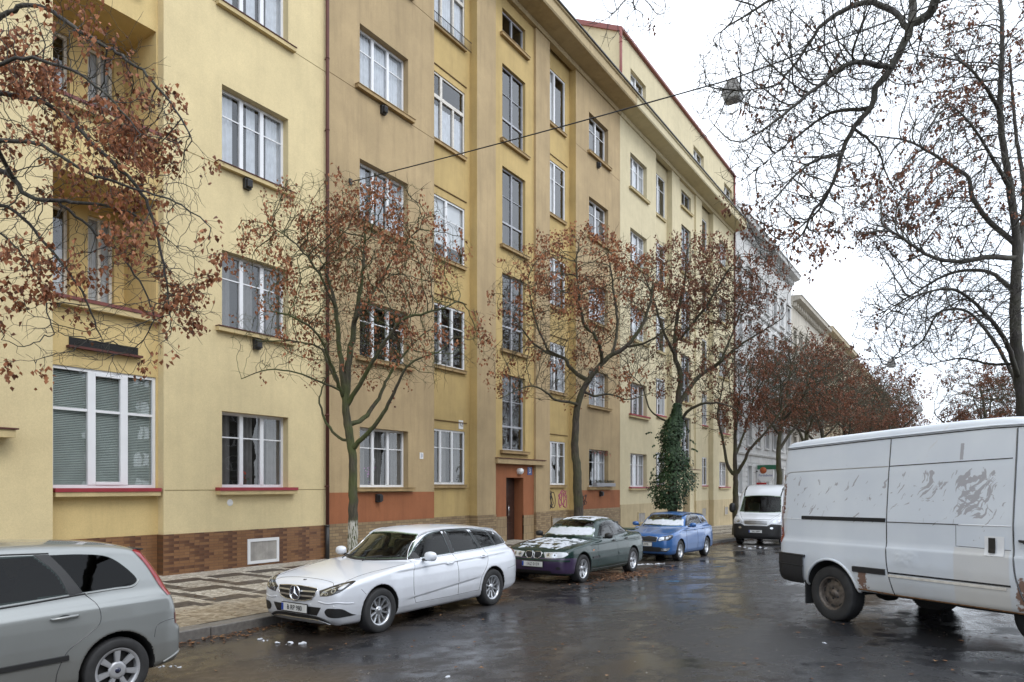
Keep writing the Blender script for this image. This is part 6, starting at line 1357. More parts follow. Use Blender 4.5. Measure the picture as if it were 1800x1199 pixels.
# ================================================================ TREES (twig by twig)
def bark_mat(name, c1, c2, moss, whitewash=None):
    m, n, b, oc = new_mat(name); b.inputs['Roughness'].default_value = .8
    mp = n.nodes.new('ShaderNodeMapping'); mp.inputs['Scale'].default_value = (30, 30, 5); n.links.new(oc, mp.inputs[0])
    f = noise(n, mp.outputs[0], 1., 6, .65); c = ramp(n, f, .32, c1, .70, c2)
    geo = n.nodes.new('ShaderNodeNewGeometry'); sep = n.nodes.new('ShaderNodeSeparateXYZ'); n.links.new(oc, sep.inputs[0])
    mo = maprange(n, noise(n, oc, 2.2, 5), .38, .62, 0, moss); c = mixc(n, mo, c, (.070, .088, .018))
    if whitewash:
        ws = n.nodes.new('ShaderNodeMapping'); ws.inputs['Scale'].default_value = (38, 38, 9); n.links.new(oc, ws.inputs[0])
        crack = maprange(n, noise(n, ws.outputs[0], 1., 3, .6), .44, .50, 0, 1)
        k = math_(n, 'MULTIPLY', maprange(n, sep.outputs[2], whitewash, whitewash + .06, 1, 0), crack)
        c = mixc(n, math_(n, 'MULTIPLY', k, .85), c, (.55, .53, .48))
    n.links.new(c, b.inputs['Base Color'])
    bp = n.nodes.new('ShaderNodeBump'); bp.inputs['Strength'].default_value = .9; bp.inputs['Distance'].default_value = .02; n.links.new(f, bp.inputs['Height']); n.links.new(bp.outputs[0], b.inputs['Normal'])
    return m
M['bark_moss'] = bark_mat('mossy_whitewashed_bark', (.028, .024, .015), (.10, .085, .055), .8, 1.42)
M['bark'] = bark_mat('dark_bark', (.020, .016, .012), (.085, .065, .048), .35)
M['bark_grey'] = bark_mat('grey_brown_bark', (.020, .018, .018), (.075, .066, .06), .15)
def leaf_mat(name, cols, tr=.25):
    m, n, b, oc = new_mat(name); g = n.nodes.new('ShaderNodeNewGeometry'); r = n.nodes.new('ShaderNodeValToRGB')
    for i, c in enumerate(cols):
        e = r.color_ramp.elements[i] if i < 2 else r.color_ramp.elements.new(i/(len(cols)-1))
        e.position = i/(len(cols)-1); e.color = (*c, 1)
    n.links.new(g.outputs['Random Per Island'], r.inputs[0]); n.links.new(r.outputs[0], b.inputs['Base Color']); b.inputs['Roughness'].default_value = .65
    t = n.nodes.new('ShaderNodeBsdfTranslucent'); n.links.new(r.outputs[0], t.inputs[0]); mx_ = n.nodes.new('ShaderNodeMixShader'); mx_.inputs[0].default_value = tr
    out = n.nodes['Material Output']; n.links.new(b.outputs[0], mx_.inputs[1]); n.links.new(t.outputs[0], mx_.inputs[2]); n.links.new(mx_.outputs[0], out.inputs[0]); return m
M['pods'] = leaf_mat('dry_brown_pods', [(.10, .038, .020), (.22, .080, .034), (.33, .125, .055), (.44, .19, .085), (.18, .078, .042)])
M['pods2'] = leaf_mat('dry_reddish_pods', [(.085, .036, .022), (.17, .066, .036), (.26, .105, .055), (.20, .095, .06)])
M['ivy'] = leaf_mat('ivy_leaf', [(.010, .028, .010), (.022, .055, .018), (.040, .085, .028), (.016, .040, .016)], .12)
def lerp3(a, b, t): return a + (b - a)*t
def grow(name_root, limbs, clouds, natt, step=.13, di=.9, dk=.22, seed=0, iters=70, tip=.0030, expo=2.35, jit=.35, droop=0., inert=.55):
    rng = np.random.default_rng(seed)
    P, par_, R0 = [], [], []
    for lm in limbs:
        pts, r0, r1 = lm['p'], lm['r'][0], lm['r'][1]; pts = [Vector(p) for p in pts]
        tot = sum((b-a).length for a, b in zip(pts, pts[1:])); acc = 0
        # attach to nearest existing node
        if P:
            A = np.array(P); k = int(((A - np.array(pts[0]))**2).sum(1).argmin())
        else: k = -1
        last = k; first = True
        sm = []
        for i in range(len(pts)-1):      # Catmull-Rom for soft bends
            p0 = pts[max(i-1, 0)]; p1 = pts[i]; p2 = pts[i+1]; p3 = pts[min(i+2, len(pts)-1)]
            ns = max(2, int((p2-p1).length/step))
            for t in range(ns):
                u = t/ns; sm.append(.5*((2*p1) + (p2-p0)*u + (2*p0-5*p1+4*p2-p3)*u*u + (3*p1-p0-3*p2+p3)*u**3))
        sm.append(pts[-1]); n_ = len(sm)
        for i, q in enumerate(sm):
            if i == 0 and last >= 0: continue
            q = np.array(q) + rng.normal(0, .008, 3)*min(1, i)
            P.append(q); par_.append(last); R0.append(r0 + (r1-r0)*(i/(n_-1))); last = len(P)-1
    Att = []
    for (c, h, w) in clouds:
        n_ = int(natt*w); u = rng.normal(0, 1, (n_, 3)); u /= np.linalg.norm(u, axis=1)[:, None]; rr = rng.random(n_)**(1/2.2)
        u = u*rr[:, None]; lat, dep, up = u[:,0]*h[0], u[:,2]*h[2], u[:,1]*h[1]
        Att.append(np.array(c) + np.stack([lat*CY - dep*SY, lat*SY + dep*CY, up], 1))
    Att = np.concatenate(Att); best = np.full(len(Att), 1e9); bi = np.zeros(len(Att), int)
    P = [np.asarray(p, float) for p in P]; new = list(range(len(P))); kids = {}
    for it in range(iters):
        if not new or not len(Att): break
        N_ = np.array([P[i] for i in new])
        for s0 in range(0, len(new), 400):
            d = np.sqrt(((Att[:, None, :] - N_[None, s0:s0+400])**2).sum(2)); j = d.argmin(1); dm = d[np.arange(len(Att)), j]
            m_ = dm < best; best[m_] = dm[m_]; bi[m_] = np.array(new)[s0 + j[m_]]
        al = best > dk; Att, best, bi = Att[al], best[al], bi[al]
        act = best < di*(1 if it > 3 else 2.2)
        if not act.any(): break
        ids = np.unique(bi[act]); new = []
        for k in ids:
            v_ = Att[act & (bi == k)] - P[k]; v_ = (v_/np.linalg.norm(v_, axis=1)[:, None]).mean(0); pd = P[k] - P[par_[k]] if par_[k] >= 0 else np.array([0, 0, 1.])
            v_ = v_/max(np.linalg.norm(v_), .05) + inert*pd/max(np.linalg.norm(pd), 1e-6) + rng.normal(0, jit, 3) + np.array([0, 0, -droop])
            v_ /= np.linalg.norm(v_); q_ = P[k] + v_*step; kk = kids.setdefault(int(k), [])
            if len(kk) >= 3 or any(np.linalg.norm(q_ - P[c_]) < .55*step for c_ in kk): best[bi == k] = 1e8; continue
            kk.append(len(P)); P.append(q_); par_.append(int(k)); R0.append(0); new.append(len(P)-1)
    P = np.array(P); par_ = np.array(par_); n_ = len(P)
    nch = np.zeros(n_, int)
    for i in range(n_):
        if par_[i] >= 0: nch[par_[i]] += 1
    tips = np.where(nch == 0)[0]
    # extra fine twigs at the tips
    ex_P, ex_p = [], []; base = n_; tiptwigs = []
    for t in tips:
        d0 = P[t] - P[par_[t]]; d0 /= max(np.linalg.norm(d0), 1e-6)
        for q in range(rng.integers(1, 4)):
            d = d0 + rng.normal(0, .55, 3); k = t; seg = []
            for s_ in range(rng.integers(2, 4)):
                d = d/np.linalg.norm(d) + rng.normal(0, .3, 3) + np.array([0, 0, -droop*.6]); d /= np.linalg.norm(d)
                src = P[k] if k < n_ else ex_P[k - base]; ex_P.append(src + d*step*.85); ex_p.append(int(k)); k = base + len(ex_P) - 1
            tiptwigs.append(k)
    P = np.concatenate([P, np.array(ex_P)]); par_ = np.concatenate([par_, np.array(ex_p, int)]); R0 = np.array(R0 + [0]*len(ex_P))
    N2 = len(P); w = np.zeros(N2); ch = [[] for _ in range(N2)]
    for i in range(N2):
        if par_[i] >= 0: ch[par_[i]].append(i)
    order = list(range(N2)); rad = np.zeros(N2)
    for i in range(N2-1, -1, -1):
        rad[i] = tip if not ch[i] else sum(rad[c]**expo for c in ch[i])**(1/expo)
    rad = np.where(R0 > 0, np.maximum(R0, np.minimum(rad, R0*1.15)), rad)
    return P, par_, ch, rad, tiptwigs
def skin(P, par_, ch, rad, thin=(0, 9)):
    V, F = [], []; N2 = len(P); done = np.zeros(N2, bool)
    def main_child(i): return max(ch[i], key=lambda c: rad[c]) if ch[i] else -1
    starts = [i for i in range(N2) if par_[i] < 0]
    for i in range(N2):
        if ch[i]:
            mcx = main_child(i); starts += [c for c in ch[i] if c != mcx]
    for s_ in starts:
        path = [par_[s_]] if par_[s_] >= 0 else []; k = s_
        while k >= 0: path.append(k); k = main_child(k)
        if len(path) < 2: continue
        pts = [Vector(P[i]) for i in path]; rs = [rad[i] for i in path]
        if par_[s_] >= 0: rs[0] = min(rs[0]*.8, rs[1]*1.25)
        ns = 10 if rs[1] > .05 else 6 if rs[1] > .018 else 4 if rs[1] > .008 else 3
        b0 = len(V); prev = None
        for i, p in enumerate(pts):
            t = (pts[min(i+1, len(pts)-1)] - pts[max(i-1, 0)])
            t = t.normalized() if t.length > 1e-9 else Vector((0, 0, 1))
            a = (t.cross(Vector((.3, .2, 1))) if prev is None else prev - t*prev.dot(t))
            if a.length < 1e-4: a = t.cross(Vector((1, 0, 0)))
            a.normalize(); prev = a; b_ = t.cross(a); r = rs[i] if i < len(pts)-1 else rs[i]*.5
            for k in range(ns):
                an = 6.28318*k/ns; rr = r*(1 + (.08*math.sin(an*3 + p.z*5) if r > .05 else 0)); V.append(p + a*(math.cos(an)*rr) + b_*(math.sin(an)*rr))
        for i in range(len(pts)-1):
            for k in range(ns): F.append((b0+i*ns+k, b0+i*ns+(k+1)%ns, b0+(i+1)*ns+(k+1)%ns, b0+(i+1)*ns+k))
    return V, F
def pods(P, par_, tipsx, n, size, seed, dens=lambda p: .5, clump=1.1, per=(4, 9), hang=.16):
    from mathutils import noise as mn
    rng = np.random.default_rng(seed); V, F = [], []; order = rng.permutation(len(tipsx)); made = 0
    for oi in order:
        if made >= n: break
        t = tipsx[oi]; p = Vector(P[t])
        if mn.noise(p*clump + Vector((seed*3.1, 0, 0))) + rng.normal(0, .12) < .55 - dens(p): continue
        q = Vector(P[par_[t]])
        for k in range(rng.integers(*per)):
            c = p.lerp(q, rng.random()*1.6) + Vector(rng.normal(0, .045, 3)) + Vector((0, 0, -abs(rng.normal(0, hang*.6))))
            s_ = size*rng.uniform(.65, 1.25); yaw = rng.random()*6.28; tilt = rng.normal(0, .55)
            ax_ = Vector((math.cos(yaw), math.sin(yaw), 0)); dn = Vector((math.sin(tilt)*-math.sin(yaw), math.sin(tilt)*math.cos(yaw), -math.cos(tilt))); nr = ax_.cross(dn)
            b0 = len(V); f_ = s_*rng.uniform(.1, .4)
            V += [c, c + ax_*s_*.42 + dn*s_*.38 + nr*f_, c + dn*s_*1.05, c - ax_*s_*.42 + dn*s_*.38 + nr*f_, c + dn*s_*.5 - nr*f_*.3]
            F += [(b0, b0+1, b0+4), (b0+1, b0+2, b0+4), (b0+2, b0+3, b0+4), (b0+3, b0, b0+4)]; made += 1
    return V, F
def tree(name, label, base, limbs, clouds, natt, seed, bark='bark', leaf='pods', nleaf=2000, lsize=.055, group='bare trees with dry brown pods along the left kerb', trunk_n=1, **kw):
    lk = {k: kw.pop(k) for k in ('dens', 'clump', 'per', 'hang') if k in kw}
    root = empty(name, base); tag(root, label, 'tree', group)
    P, pr, ch, rad, tips = grow(root, limbs, clouds, natt, seed=seed, **kw)
    V, F = skin(P, pr, ch, rad); F = np.array(F, dtype=object)
    zc = np.array([V[f[0]].z for f in F]); ntr = 0
    # trunk = faces of the first (trunk) path, the rest is the crown of limbs and twigs
    nt_ = sum(1 for f in F if False)
    o = mesh_obj('trunk_and_limbs', V, [tuple(f) for f in F], M[bark], None, True); par(o, root)
    V, F = pods(P, pr, tips, nleaf, lsize, seed, **lk)
    if F: par(mesh_obj('dry_pods', V, F, M[leaf], None), root)
    return root
def L(*pts, r=(.05, .02)): return dict(p=pts, r=r)
def C(px, py, dep, hx, hy, hz, w): k = dep/FPX; return (at(px, py, dep), (hx*k, hy*k, hz), w)

# -- second tree (in front of the drainpipe)
D = 13.57; a = lambda x, y, d=0: at(x, y, D + d)
b0 = at(620, 960, D); b0.z = gx(9.7, -10)
tree('street_tree', 'mossy tree with a whitewashed trunk base between the white estate car and the tan house', b0, [
  L(b0 - Vector((0,0,.1)), a(620,930), a(621,870), a(620,810), a(614,765), a(607,705), a(602,655), a(596,600), a(588,530), a(570,470), r=(.115,.022)),
  L(a(608,700), a(613,640,.1), a(622,580,.2), a(628,545,.2), a(638,480,.3), a(642,410,.3), r=(.075,.016)),
  L(a(618,790), a(645,762,-.2), a(670,735,-.4), a(692,690,-.6), a(720,640,-.8), a(770,620,-.9), r=(.05,.012)),
  L(a(618,745), a(640,735,.3), a(665,700,.6), a(690,650,.9), a(730,600,1.1), r=(.05,.012)),
  L(a(609,715), a(650,645,-.3), a(683,592,-.5), a(712,560,-.6), a(760,548,-.6), a(805,530,-.4), r=(.05,.012)),
  L(a(612,775), a(590,765,.3), a(570,735,.5), a(562,700,.7), a(575,660,.9), r=(.032,.012)),
  L(a(604,700), a(582,640,-.4), a(560,590,-.8), a(520,560,-1.1), a(470,545,-1.2), r=(.04,.011)),
  L(a(600,690), a(578,640,.5), a(560,610,.9), a(510,600,1.3), a(455,600,1.2), r=(.035,.011)),
  L(a(604,690), a(565,672,-.5), a(520,655,-.8), a(470,650,-.9), a(425,665,-.8), r=(.025,.008)),
  L(a(590,545), a(560,480,-.3), a(520,430,-.5), a(480,400,-.6), r=(.025,.009)), L(a(625,560), a(665,500,.4), a(700,440,.6), a(740,400,.6), r=(.028,.009))],
  [C(625,450,D,205,130,1.9,.62), C(640,590,D,230,95,2.0,.26), C(560,420,D,130,95,1.4,.12)], 5200, 21, 'bark_moss', nleaf=5600, lsize=.062, per=(5, 12),
  step=.10, di=.75, dk=.125, tip=.0026, dens=lambda p: .27 + .30*min(1, max(0, (p.z-5.4)/1.4)), clump=1.3)
# -- third tree (beside the green saloon)
D = 21.3; b0 = at(1016, 900, D); b0.z = gx(18.9, -10)
tree('street_tree', 'dark tree with a leaning forked trunk behind the dark green saloon', b0, [
  L(b0 - Vector((0,0,.1)), a(1016,900), a(1015,840), a(1011,790), a(1012,740), a(1018,705), a(1034,668), a(1070,628), a(1102,608), a(1135,560), a(1148,500), r=(.165,.03)),
  L(a(1034,670), a(1003,648,.3), a(992,630,.5), a(963,620,.8), a(936,602,1.), a(905,560,1.1), r=(.07,.018)),
  L(a(1058,640), a(1056,613,-.3), a(1043,586,-.5), a(1027,572,-.6), a(1018,520,-.8), a(1012,460,-.9), r=(.06,.016)),
  L(a(1016,712), a(1000,706,-.4), a(978,704,-.7), a(952,684,-1.), a(925,680,-1.1), a(880,700,-1.), r=(.05,.012)),
  L(a(1028,690), a(1045,696,.4), a(1072,693,.8), a(1105,702,1.1), a(1145,690,1.2), r=(.045,.012)),
  L(a(1075,625), a(1085,580,.5), a(1080,520,.8), a(1070,450,.9), r=(.05,.014)), L(a(1100,610), a(1140,600,-.6), a(1180,570,-1.), r=(.045,.014)),
  L(a(965,620), a(940,560,.6), a(930,500,.5), r=(.035,.012))],
  [C(1010,520,D,150,115,2.3,.6), C(1000,630,D,150,85,2.3,.28), C(1100,500,D,70,70,1.6,.12)], 4600, 33, 'bark', 'pods', nleaf=5600, lsize=.078, per=(5, 12),
  step=.14, di=1.05, dk=.18, tip=.0034, jit=.28, inert=.7, dens=lambda p: .25 + .34*min(1, max(0, (p.z-6.5)/1.8)), clump=.9)
# -- fourth tree, ivy on its trunk
D = 28.1; b0 = at(1182, 895, D); b0.z = gx(27.1, -10)
T4 = tree('street_tree', 'ivy clad tree with a broad forked crown behind the blue estate car', b0, [
  L(b0 - Vector((0,0,.1)), a(1183,850), a(1187,790), a(1192,740), a(1192,705), a(1196,660), a(1186,622), a(1190,560), a(1203,500), a(1206,450), r=(.20,.03)),
  L(a(1193,710), a(1225,665,.4), a(1262,640,.7), a(1292,614,.9), a(1335,585,1.), a(1375,560,1.), r=(.10,.02)),
  L(a(1196,740), a(1215,718,-.4), a(1250,708,-.9), a(1285,715,-1.2), a(1310,735,-1.3), r=(.07,.014)),
  L(a(1187,625), a(1165,580,-.5), a(1150,530,-.8), a(1130,480,-1.), r=(.07,.018)), L(a(1192,600), a(1240,540,-.4), a(1270,490,-.6), a(1300,450,-.6), r=(.06,.018)),
  L(a(1180,745), a(1160,735,.5), a(1140,715,.9), a(1130,680,1.1), a(1110,660,1.2), r=(.05,.014)), L(a(1265,638), a(1290,580,.9), a(1310,520,1.), r=(.05,.018))],
  [C(1215,510,D,125,95,2.6,.45), C(1290,520,D,95,85,2.3,.3), C(1200,620,D,130,75,2.6,.25)], 5200, 45, 'bark', 'pods2', nleaf=8000, lsize=.095, per=(5, 12),
  step=.18, di=1.3, dk=.22, tip=.0042, dens=lambda p: .28 + .32*min(1, max(0, (p.z-8)/2)), clump=.75)
iv = random.Random(6); V, F = [], []; D = 28.1
for i in range(8500):
    z_ = iv.random(); yy = 893 - z_*185; half = float(np.interp(yy, [708, 730, 745, 765, 780, 805, 835, 862, 880, 893], [5, 9, 17, 20, 15, 25, 24, 31, 25, 20])) * (1 + .35*iv.random()**3); 
    if yy < 860 and yy > 830: half += 10
    an = iv.random()*6.283; rr = half*D/FPX*(.45 + .6*iv.random()**.6) ; cx_ = 1180 + (893-yy)*.03 + 5*math.sin(yy*.055)
    c = at(cx_, yy, D) + Vector((math.cos(an)*rr, math.sin(an)*rr*.8, 0)); s_ = iv.uniform(.04, .095)
    ax_ = Vector((-math.sin(an + iv.uniform(-.7, .7)), math.cos(an), iv.uniform(-.3, .3))).normalized(); dn = Vector((math.cos(an)*.45, math.sin(an)*.45, -.9)).normalized(); b_ = len(V)
    V += [c, c + ax_*s_*.6 + dn*s_*.3, c + dn*s_*1.1, c - ax_*s_*.6 + dn*s_*.3]; F += [(b_, b_+1, b_+2, b_+3)]
for i in range(26):      # loose trailing shoots
    an = iv.random()*6.28; yy = iv.uniform(745, 885); p = at(1181, yy, D) + Vector((math.cos(an), math.sin(an), 0))*.75; d = Vector((math.cos(an)*.6, math.sin(an)*.6, iv.uniform(-.6, .3)))
    for k in range(8):
        p = p + d*.05 + Vector((iv.uniform(-.03, .03), iv.uniform(-.03, .03), -.004*k)); s_ = .09; u = Vector((iv.uniform(-1, 1), iv.uniform(-1, 1), .2)).normalized(); b_ = len(V)
        V += [p, p + u*s_*.5 + Vector((0,0,-s_*.3)), p + Vector((0,0,-s_)), p - u*s_*.5 + Vector((0,0,-s_*.3))]; F += [(b_, b_+1, b_+2, b_+3)]
o = mesh_obj('ivy', V, F, M['ivy']); tag(o, 'dense dark green ivy climbing the trunk of the tree behind the blue estate car', 'climbing plant')
# -- fifth and sixth trees
D = 35.1; b0 = at(1293, 880, D); b0.z = gx(35.4, -10)
tree('street_tree', 'tree forking low into several slender stems beside the white delivery van', b0, [
  L(b0 - Vector((0,0,.1)), a(1293,860), a(1293,835), a(1292,800), a(1294,750), a(1300,700), r=(.18,.04)), L(a(1292,838), a(1278,815,.3), a(1272,780,.6), a(1262,730,.8), a(1268,690,1.), r=(.09,.03)),
  L(a(1294,835), a(1308,812,-.3), a(1318,790,-.5), a(1350,755,-.8), a(1375,720,-1.), r=(.09,.03)), L(a(1293,800), a(1312,750,.6), a(1325,700,.9), r=(.07,.03))],
  [C(1318,660,D,105,80,2.8,.6), C(1290,720,D,80,60,2.4,.3)], 3200, 57, 'bark', 'pods2', nleaf=5500, lsize=.11, per=(5, 12), step=.22, di=1.6, dk=.27, tip=.005, dens=lambda p: .35, clump=.6)
D = 42.3; b0 = at(1361, 880, D); b0.z = gx(44, -10)
T6 = tree('street_tree', 'tree with a dark trunk between the pub sign and the battered white van', b0, [
  L(b0 - Vector((0,0,.1)), a(1370,850), a(1368,800), a(1372,755), a(1380,720), a(1385,680), a(1392,640), r=(.22,.05)), L(a(1370,790), a(1395,755,.5), a(1425,735,.9), a(1455,700,1.2), r=(.10,.03)),
  L(a(1370,765), a(1350,735,-.4), a(1335,700,-.8), r=(.08,.03)), L(a(1375,740), a(1410,700,-.8), a(1430,650,-1.), r=(.08,.03))],
  [C(1395,655,D,95,75,3.2,.7), C(1400,715,D,95,50,3.0,.3)], 4200, 61, 'bark', 'pods2', nleaf=7500, lsize=.115, per=(5, 12), step=.24, di=1.8, dk=.29, tip=.006, dens=lambda p: .42, clump=.5)
bpy.context.view_layer.update()
far_lab = ['seventh tree from the camera, rounded reddish crown over the parked row', 'eighth tree from the camera in the left row', 'ninth tree from the camera in the left row', 'tenth tree from the camera in the left row', 'tree near the far end of the left row', 'small far tree second from the end of the left row', 'last distant tree at the end of the left row']
for i, (y_, s_, rz) in enumerate(((53, 1.08, 1.1), (62, 1.14, 2.6), (72, 1.18, 4.0), (84, 1.25, 5.2), (97, 1.32, .6), (113, 1.38, 3.3), (132, 1.4, 1.9))):
    c = copy_tree(T6); c['label'] = far_lab[i]; c.location = (-9.9, y_, gx(y_, -10)); c.scale = (s_*1.08, s_*1.08, s_*1.04); c.rotation_euler = (0, 0, rz)
# -- first tree: trunk outside the frame, branches reach into it from the left
D = 7.6
tree('street_tree', 'near tree whose drooping pod laden branches hang in from the upper left edge', Vector((-9.95, 1.2, gx(1.2, -9.95))), [
  L(Vector((-9.95,1.2,0)), Vector((-9.95,1.2,1.6)), Vector((-9.9,1.3,3.0)), Vector((-9.6,1.8,4.2)), Vector((-9.2,2.2,5.6)), Vector((-9.0,2.6,7.2)), r=(.15,.04)),
  L(Vector((-9.9,1.35,3.0)), a(-230,470,-.2), a(-90,330), a(0,300), a(50,345), a(100,354), a(185,362), a(245,380), r=(.07,.010)),
  L(a(-90,330), a(-20,352,.4), a(30,375,.5), a(90,440,.6), a(135,500,.6), a(160,550,.6), a(180,600,.6), r=(.026,.006)),
  L(Vector((-9.5,1.9,4.4)), a(-60,190,-.3), a(40,170,-.3), a(110,200,-.3), a(190,280,-.2), a(250,340,-.1), a(285,450,0), a(300,560,.1), r=(.045,.007)),
  L(Vector((-9.3,2.1,5.2)), a(-40,60,.3), a(60,10,.3), a(150,60,.3), a(230,110,.2), a(300,180,.2), a(340,250,.2), r=(.045,.007)),
  L(Vector((-9.7,1.6,3.8)), a(-80,470,.7), a(-10,410,.8), a(40,450,.8), a(70,500,.8), a(95,590,.8), r=(.03,.006)),
  L(a(-20,250,-.5), a(60,250,-.5), a(150,300,-.4), a(230,330,-.3), a(320,360,-.3), a(370,400,-.2), r=(.024,.006)),
  L(a(-60,190,-.3), a(0,110,-.6), a(90,110,-.6), a(180,160,-.5), a(250,240,-.5), r=(.024,.006)),
  L(a(100,354), a(170,410,.2), a(230,470,.3), a(270,560,.4), a(230,620,.4), r=(.014,.004))],
  [C(110,180,D,190,180,1.0,.45), C(250,280,D,110,120,.8,.2), C(285,480,D,95,125,.7,.22), C(60,420,D,110,130,.9,.13), C(170,590,D,170,70,.7,.07)], 3400, 73, 'bark_grey', 'pods', nleaf=7600, lsize=.056,
  step=.075, di=.55, dk=.115, tip=.0021, jit=.42, droop=.10, dens=lambda p: .30 + .10*(1 if p.z > 4.4 else 0) - (.16 if p.z < 3.9 else 0), clump=1.7, per=(7, 16), hang=.10)
# -- right side: big overhanging branch of a tree standing outside the frame
grpR = 'trees along the right hand side'
D = 11.0
tree('street_tree', 'overhanging tree at the top right, its trunk outside the picture', Vector((3.6, 9.2, .6)), [
  L(Vector((3.6,9.2,.4)), Vector((3.6,9.2,3)), Vector((3.5,9.4,6)), Vector((3.0,9.8,8.5)), Vector((2.4,10.4,10.4)), r=(.24,.14)),
  L(Vector((2.6,10.2,9.8)), a(1760,-160,-.4), a(1655,-20,-.2), a(1632,28), a(1602,42), a(1596,62), a(1560,130), a(1540,152), a(1530,188), a(1502,222), a(1480,270), a(1465,322), a(1440,355), a(1412,410), r=(.12,.014)),
  L(a(1598,55), a(1570,20,.3), a(1520,5,.5), a(1450,40,.6), a(1400,110,.7), a(1360,150,.7), a(1300,160,.7), r=(.05,.008)),
  L(a(1570,120), a(1500,110,-.4), a(1440,150,-.6), a(1380,200,-.8), a(1300,250,-.9), a(1255,220,-.9), r=(.04,.007)),
  L(a(1602,42), a(1604,0,.2), a(1600,-60,.3), r=(.06,.05)), L(a(1600,-60,.3), a(1500,-60,.4), a(1400,-20,.5), a(1320,20,.6), a(1260,60,.7), r=(.05,.008)),
  L(a(1530,190), a(1460,200,.5), a(1400,240,.8), a(1340,290,.9), r=(.03,.006)), L(a(1480,270), a(1420,290,-.5), a(1370,340,-.7), a(1330,380,-.8), r=(.025,.006)),
  L(a(1465,325), a(1430,380,.3), a(1380,420,.5), a(1350,450,.6), r=(.018,.005)), L(a(1500,225), a(1540,260,.5), a(1570,330,.7), a(1600,350,.8), r=(.025,.006)),
  L(a(1330,12,.6), a(1260,-10,.6), a(1170,-25,.6), a(1110,-10,.6), r=(.014,.005))],
  [C(1400,120,D,180,140,1.6,.5), C(1410,300,D,130,120,1.3,.25), C(1560,90,D,110,100,1.5,.15), C(1400,400,D,90,70,1.,.06), C(1120,15,D,70,45,.6,.04)], 9500, 84, 'bark_grey', 'pods2', nleaf=1000, lsize=.062, group=grpR, per=(6, 14),
  step=.11, di=.85, dk=.13, tip=.0032, jit=.12, inert=1.0, dens=lambda p: .10 + (.26 if p.z < 6.9 else 0), clump=1.4, hang=.12)
# -- large multi stemmed tree behind the van
D = 26.0
tree('street_tree', 'large bare multi stemmed tree with arching limbs rising behind the battered white van', at(1800, 870, D), [
  L(at(1800,890,D), a(1800,800), a(1797,700), a(1786,600), a(1785,520), a(1788,430), a(1775,330), a(1758,200), a(1762,80), a(1755,-60), r=(.22,.055)),
  L(a(1786,520), a(1795,430,1), a(1800,330,1.4), a(1785,230,1.5), a(1775,100,1.6), r=(.12,.04)),
  L(a(1786,455), a(1740,452,-.5), a(1690,460,-.8), a(1643,454,-1), a(1610,436,-1.2), a(1564,407,-1.4), a(1515,412,-1.5), r=(.095,.018)),
  L(a(1788,430), a(1742,392,.4), a(1711,350,.6), a(1702,312,.8), a(1683,298,.9), a(1633,267,1), a(1593,247,1), a(1530,238,1), r=(.095,.018)),
  L(a(1790,665), a(1766,596,-.8), a(1725,545,-1.4), a(1690,515,-1.8), a(1657,508,-2), a(1600,525,-2.2), a(1550,558,-2.2), r=(.085,.014)),
  L(a(1786,515), a(1750,485,1), a(1718,475,1.4), a(1664,483,1.8), a(1600,520,2), a(1560,545,2), r=(.08,.015)),
  L(a(1797,715), a(1776,650,1), a(1740,590,1.5), a(1700,548,2), a(1650,550,2.2), a(1620,600,2.2), a(1560,640,2.2), r=(.085,.012)),
  L(a(1760,200), a(1730,150,-1), a(1690,110,-1.5), a(1640,100,-2), r=(.07,.015)), L(a(1775,330), a(1740,270,-1), a(1700,210,-1.6), a(1660,180,-2), r=(.07,.015)),
  L(a(1790,640), a(1740,640,.8), a(1690,630,1.2), a(1640,640,1.6), r=(.06,.012))],
  [C(1660,340,D,160,130,3.6,.34), C(1650,550,D,135,110,3.6,.36), C(1710,130,D,110,130,3.0,.22), C(1560,400,D,60,60,2.,.08)], 13000, 95, 'bark_grey', 'pods2', nleaf=4200, lsize=.11, group=grpR, per=(6, 14),
  step=.19, di=1.6, dk=.215, tip=.0055, jit=.10, inert=1.0, dens=lambda p: .10 + (.42 if p.z > 11.5 else 0), clump=.55)
for i, (x_, y_, s_, rz, lb) in enumerate(((1.3, 60, .95, 2.2, 'leafy brown tree showing just above the roof of the battered van'), (1.0, 80, 1.05, 4.4, 'distant brown tree far down the right side of the street'), (2.3, 50, .85, .3, 'brown crowned tree at the right edge low behind the big bare tree'))):
    c = copy_tree(T6); c['label'] = lb; c['group'] = grpR; c.location = (x_, y_, gz(y_) + .6); c.scale = (s_,)*3; c.rotation_euler = (0, 0, rz)
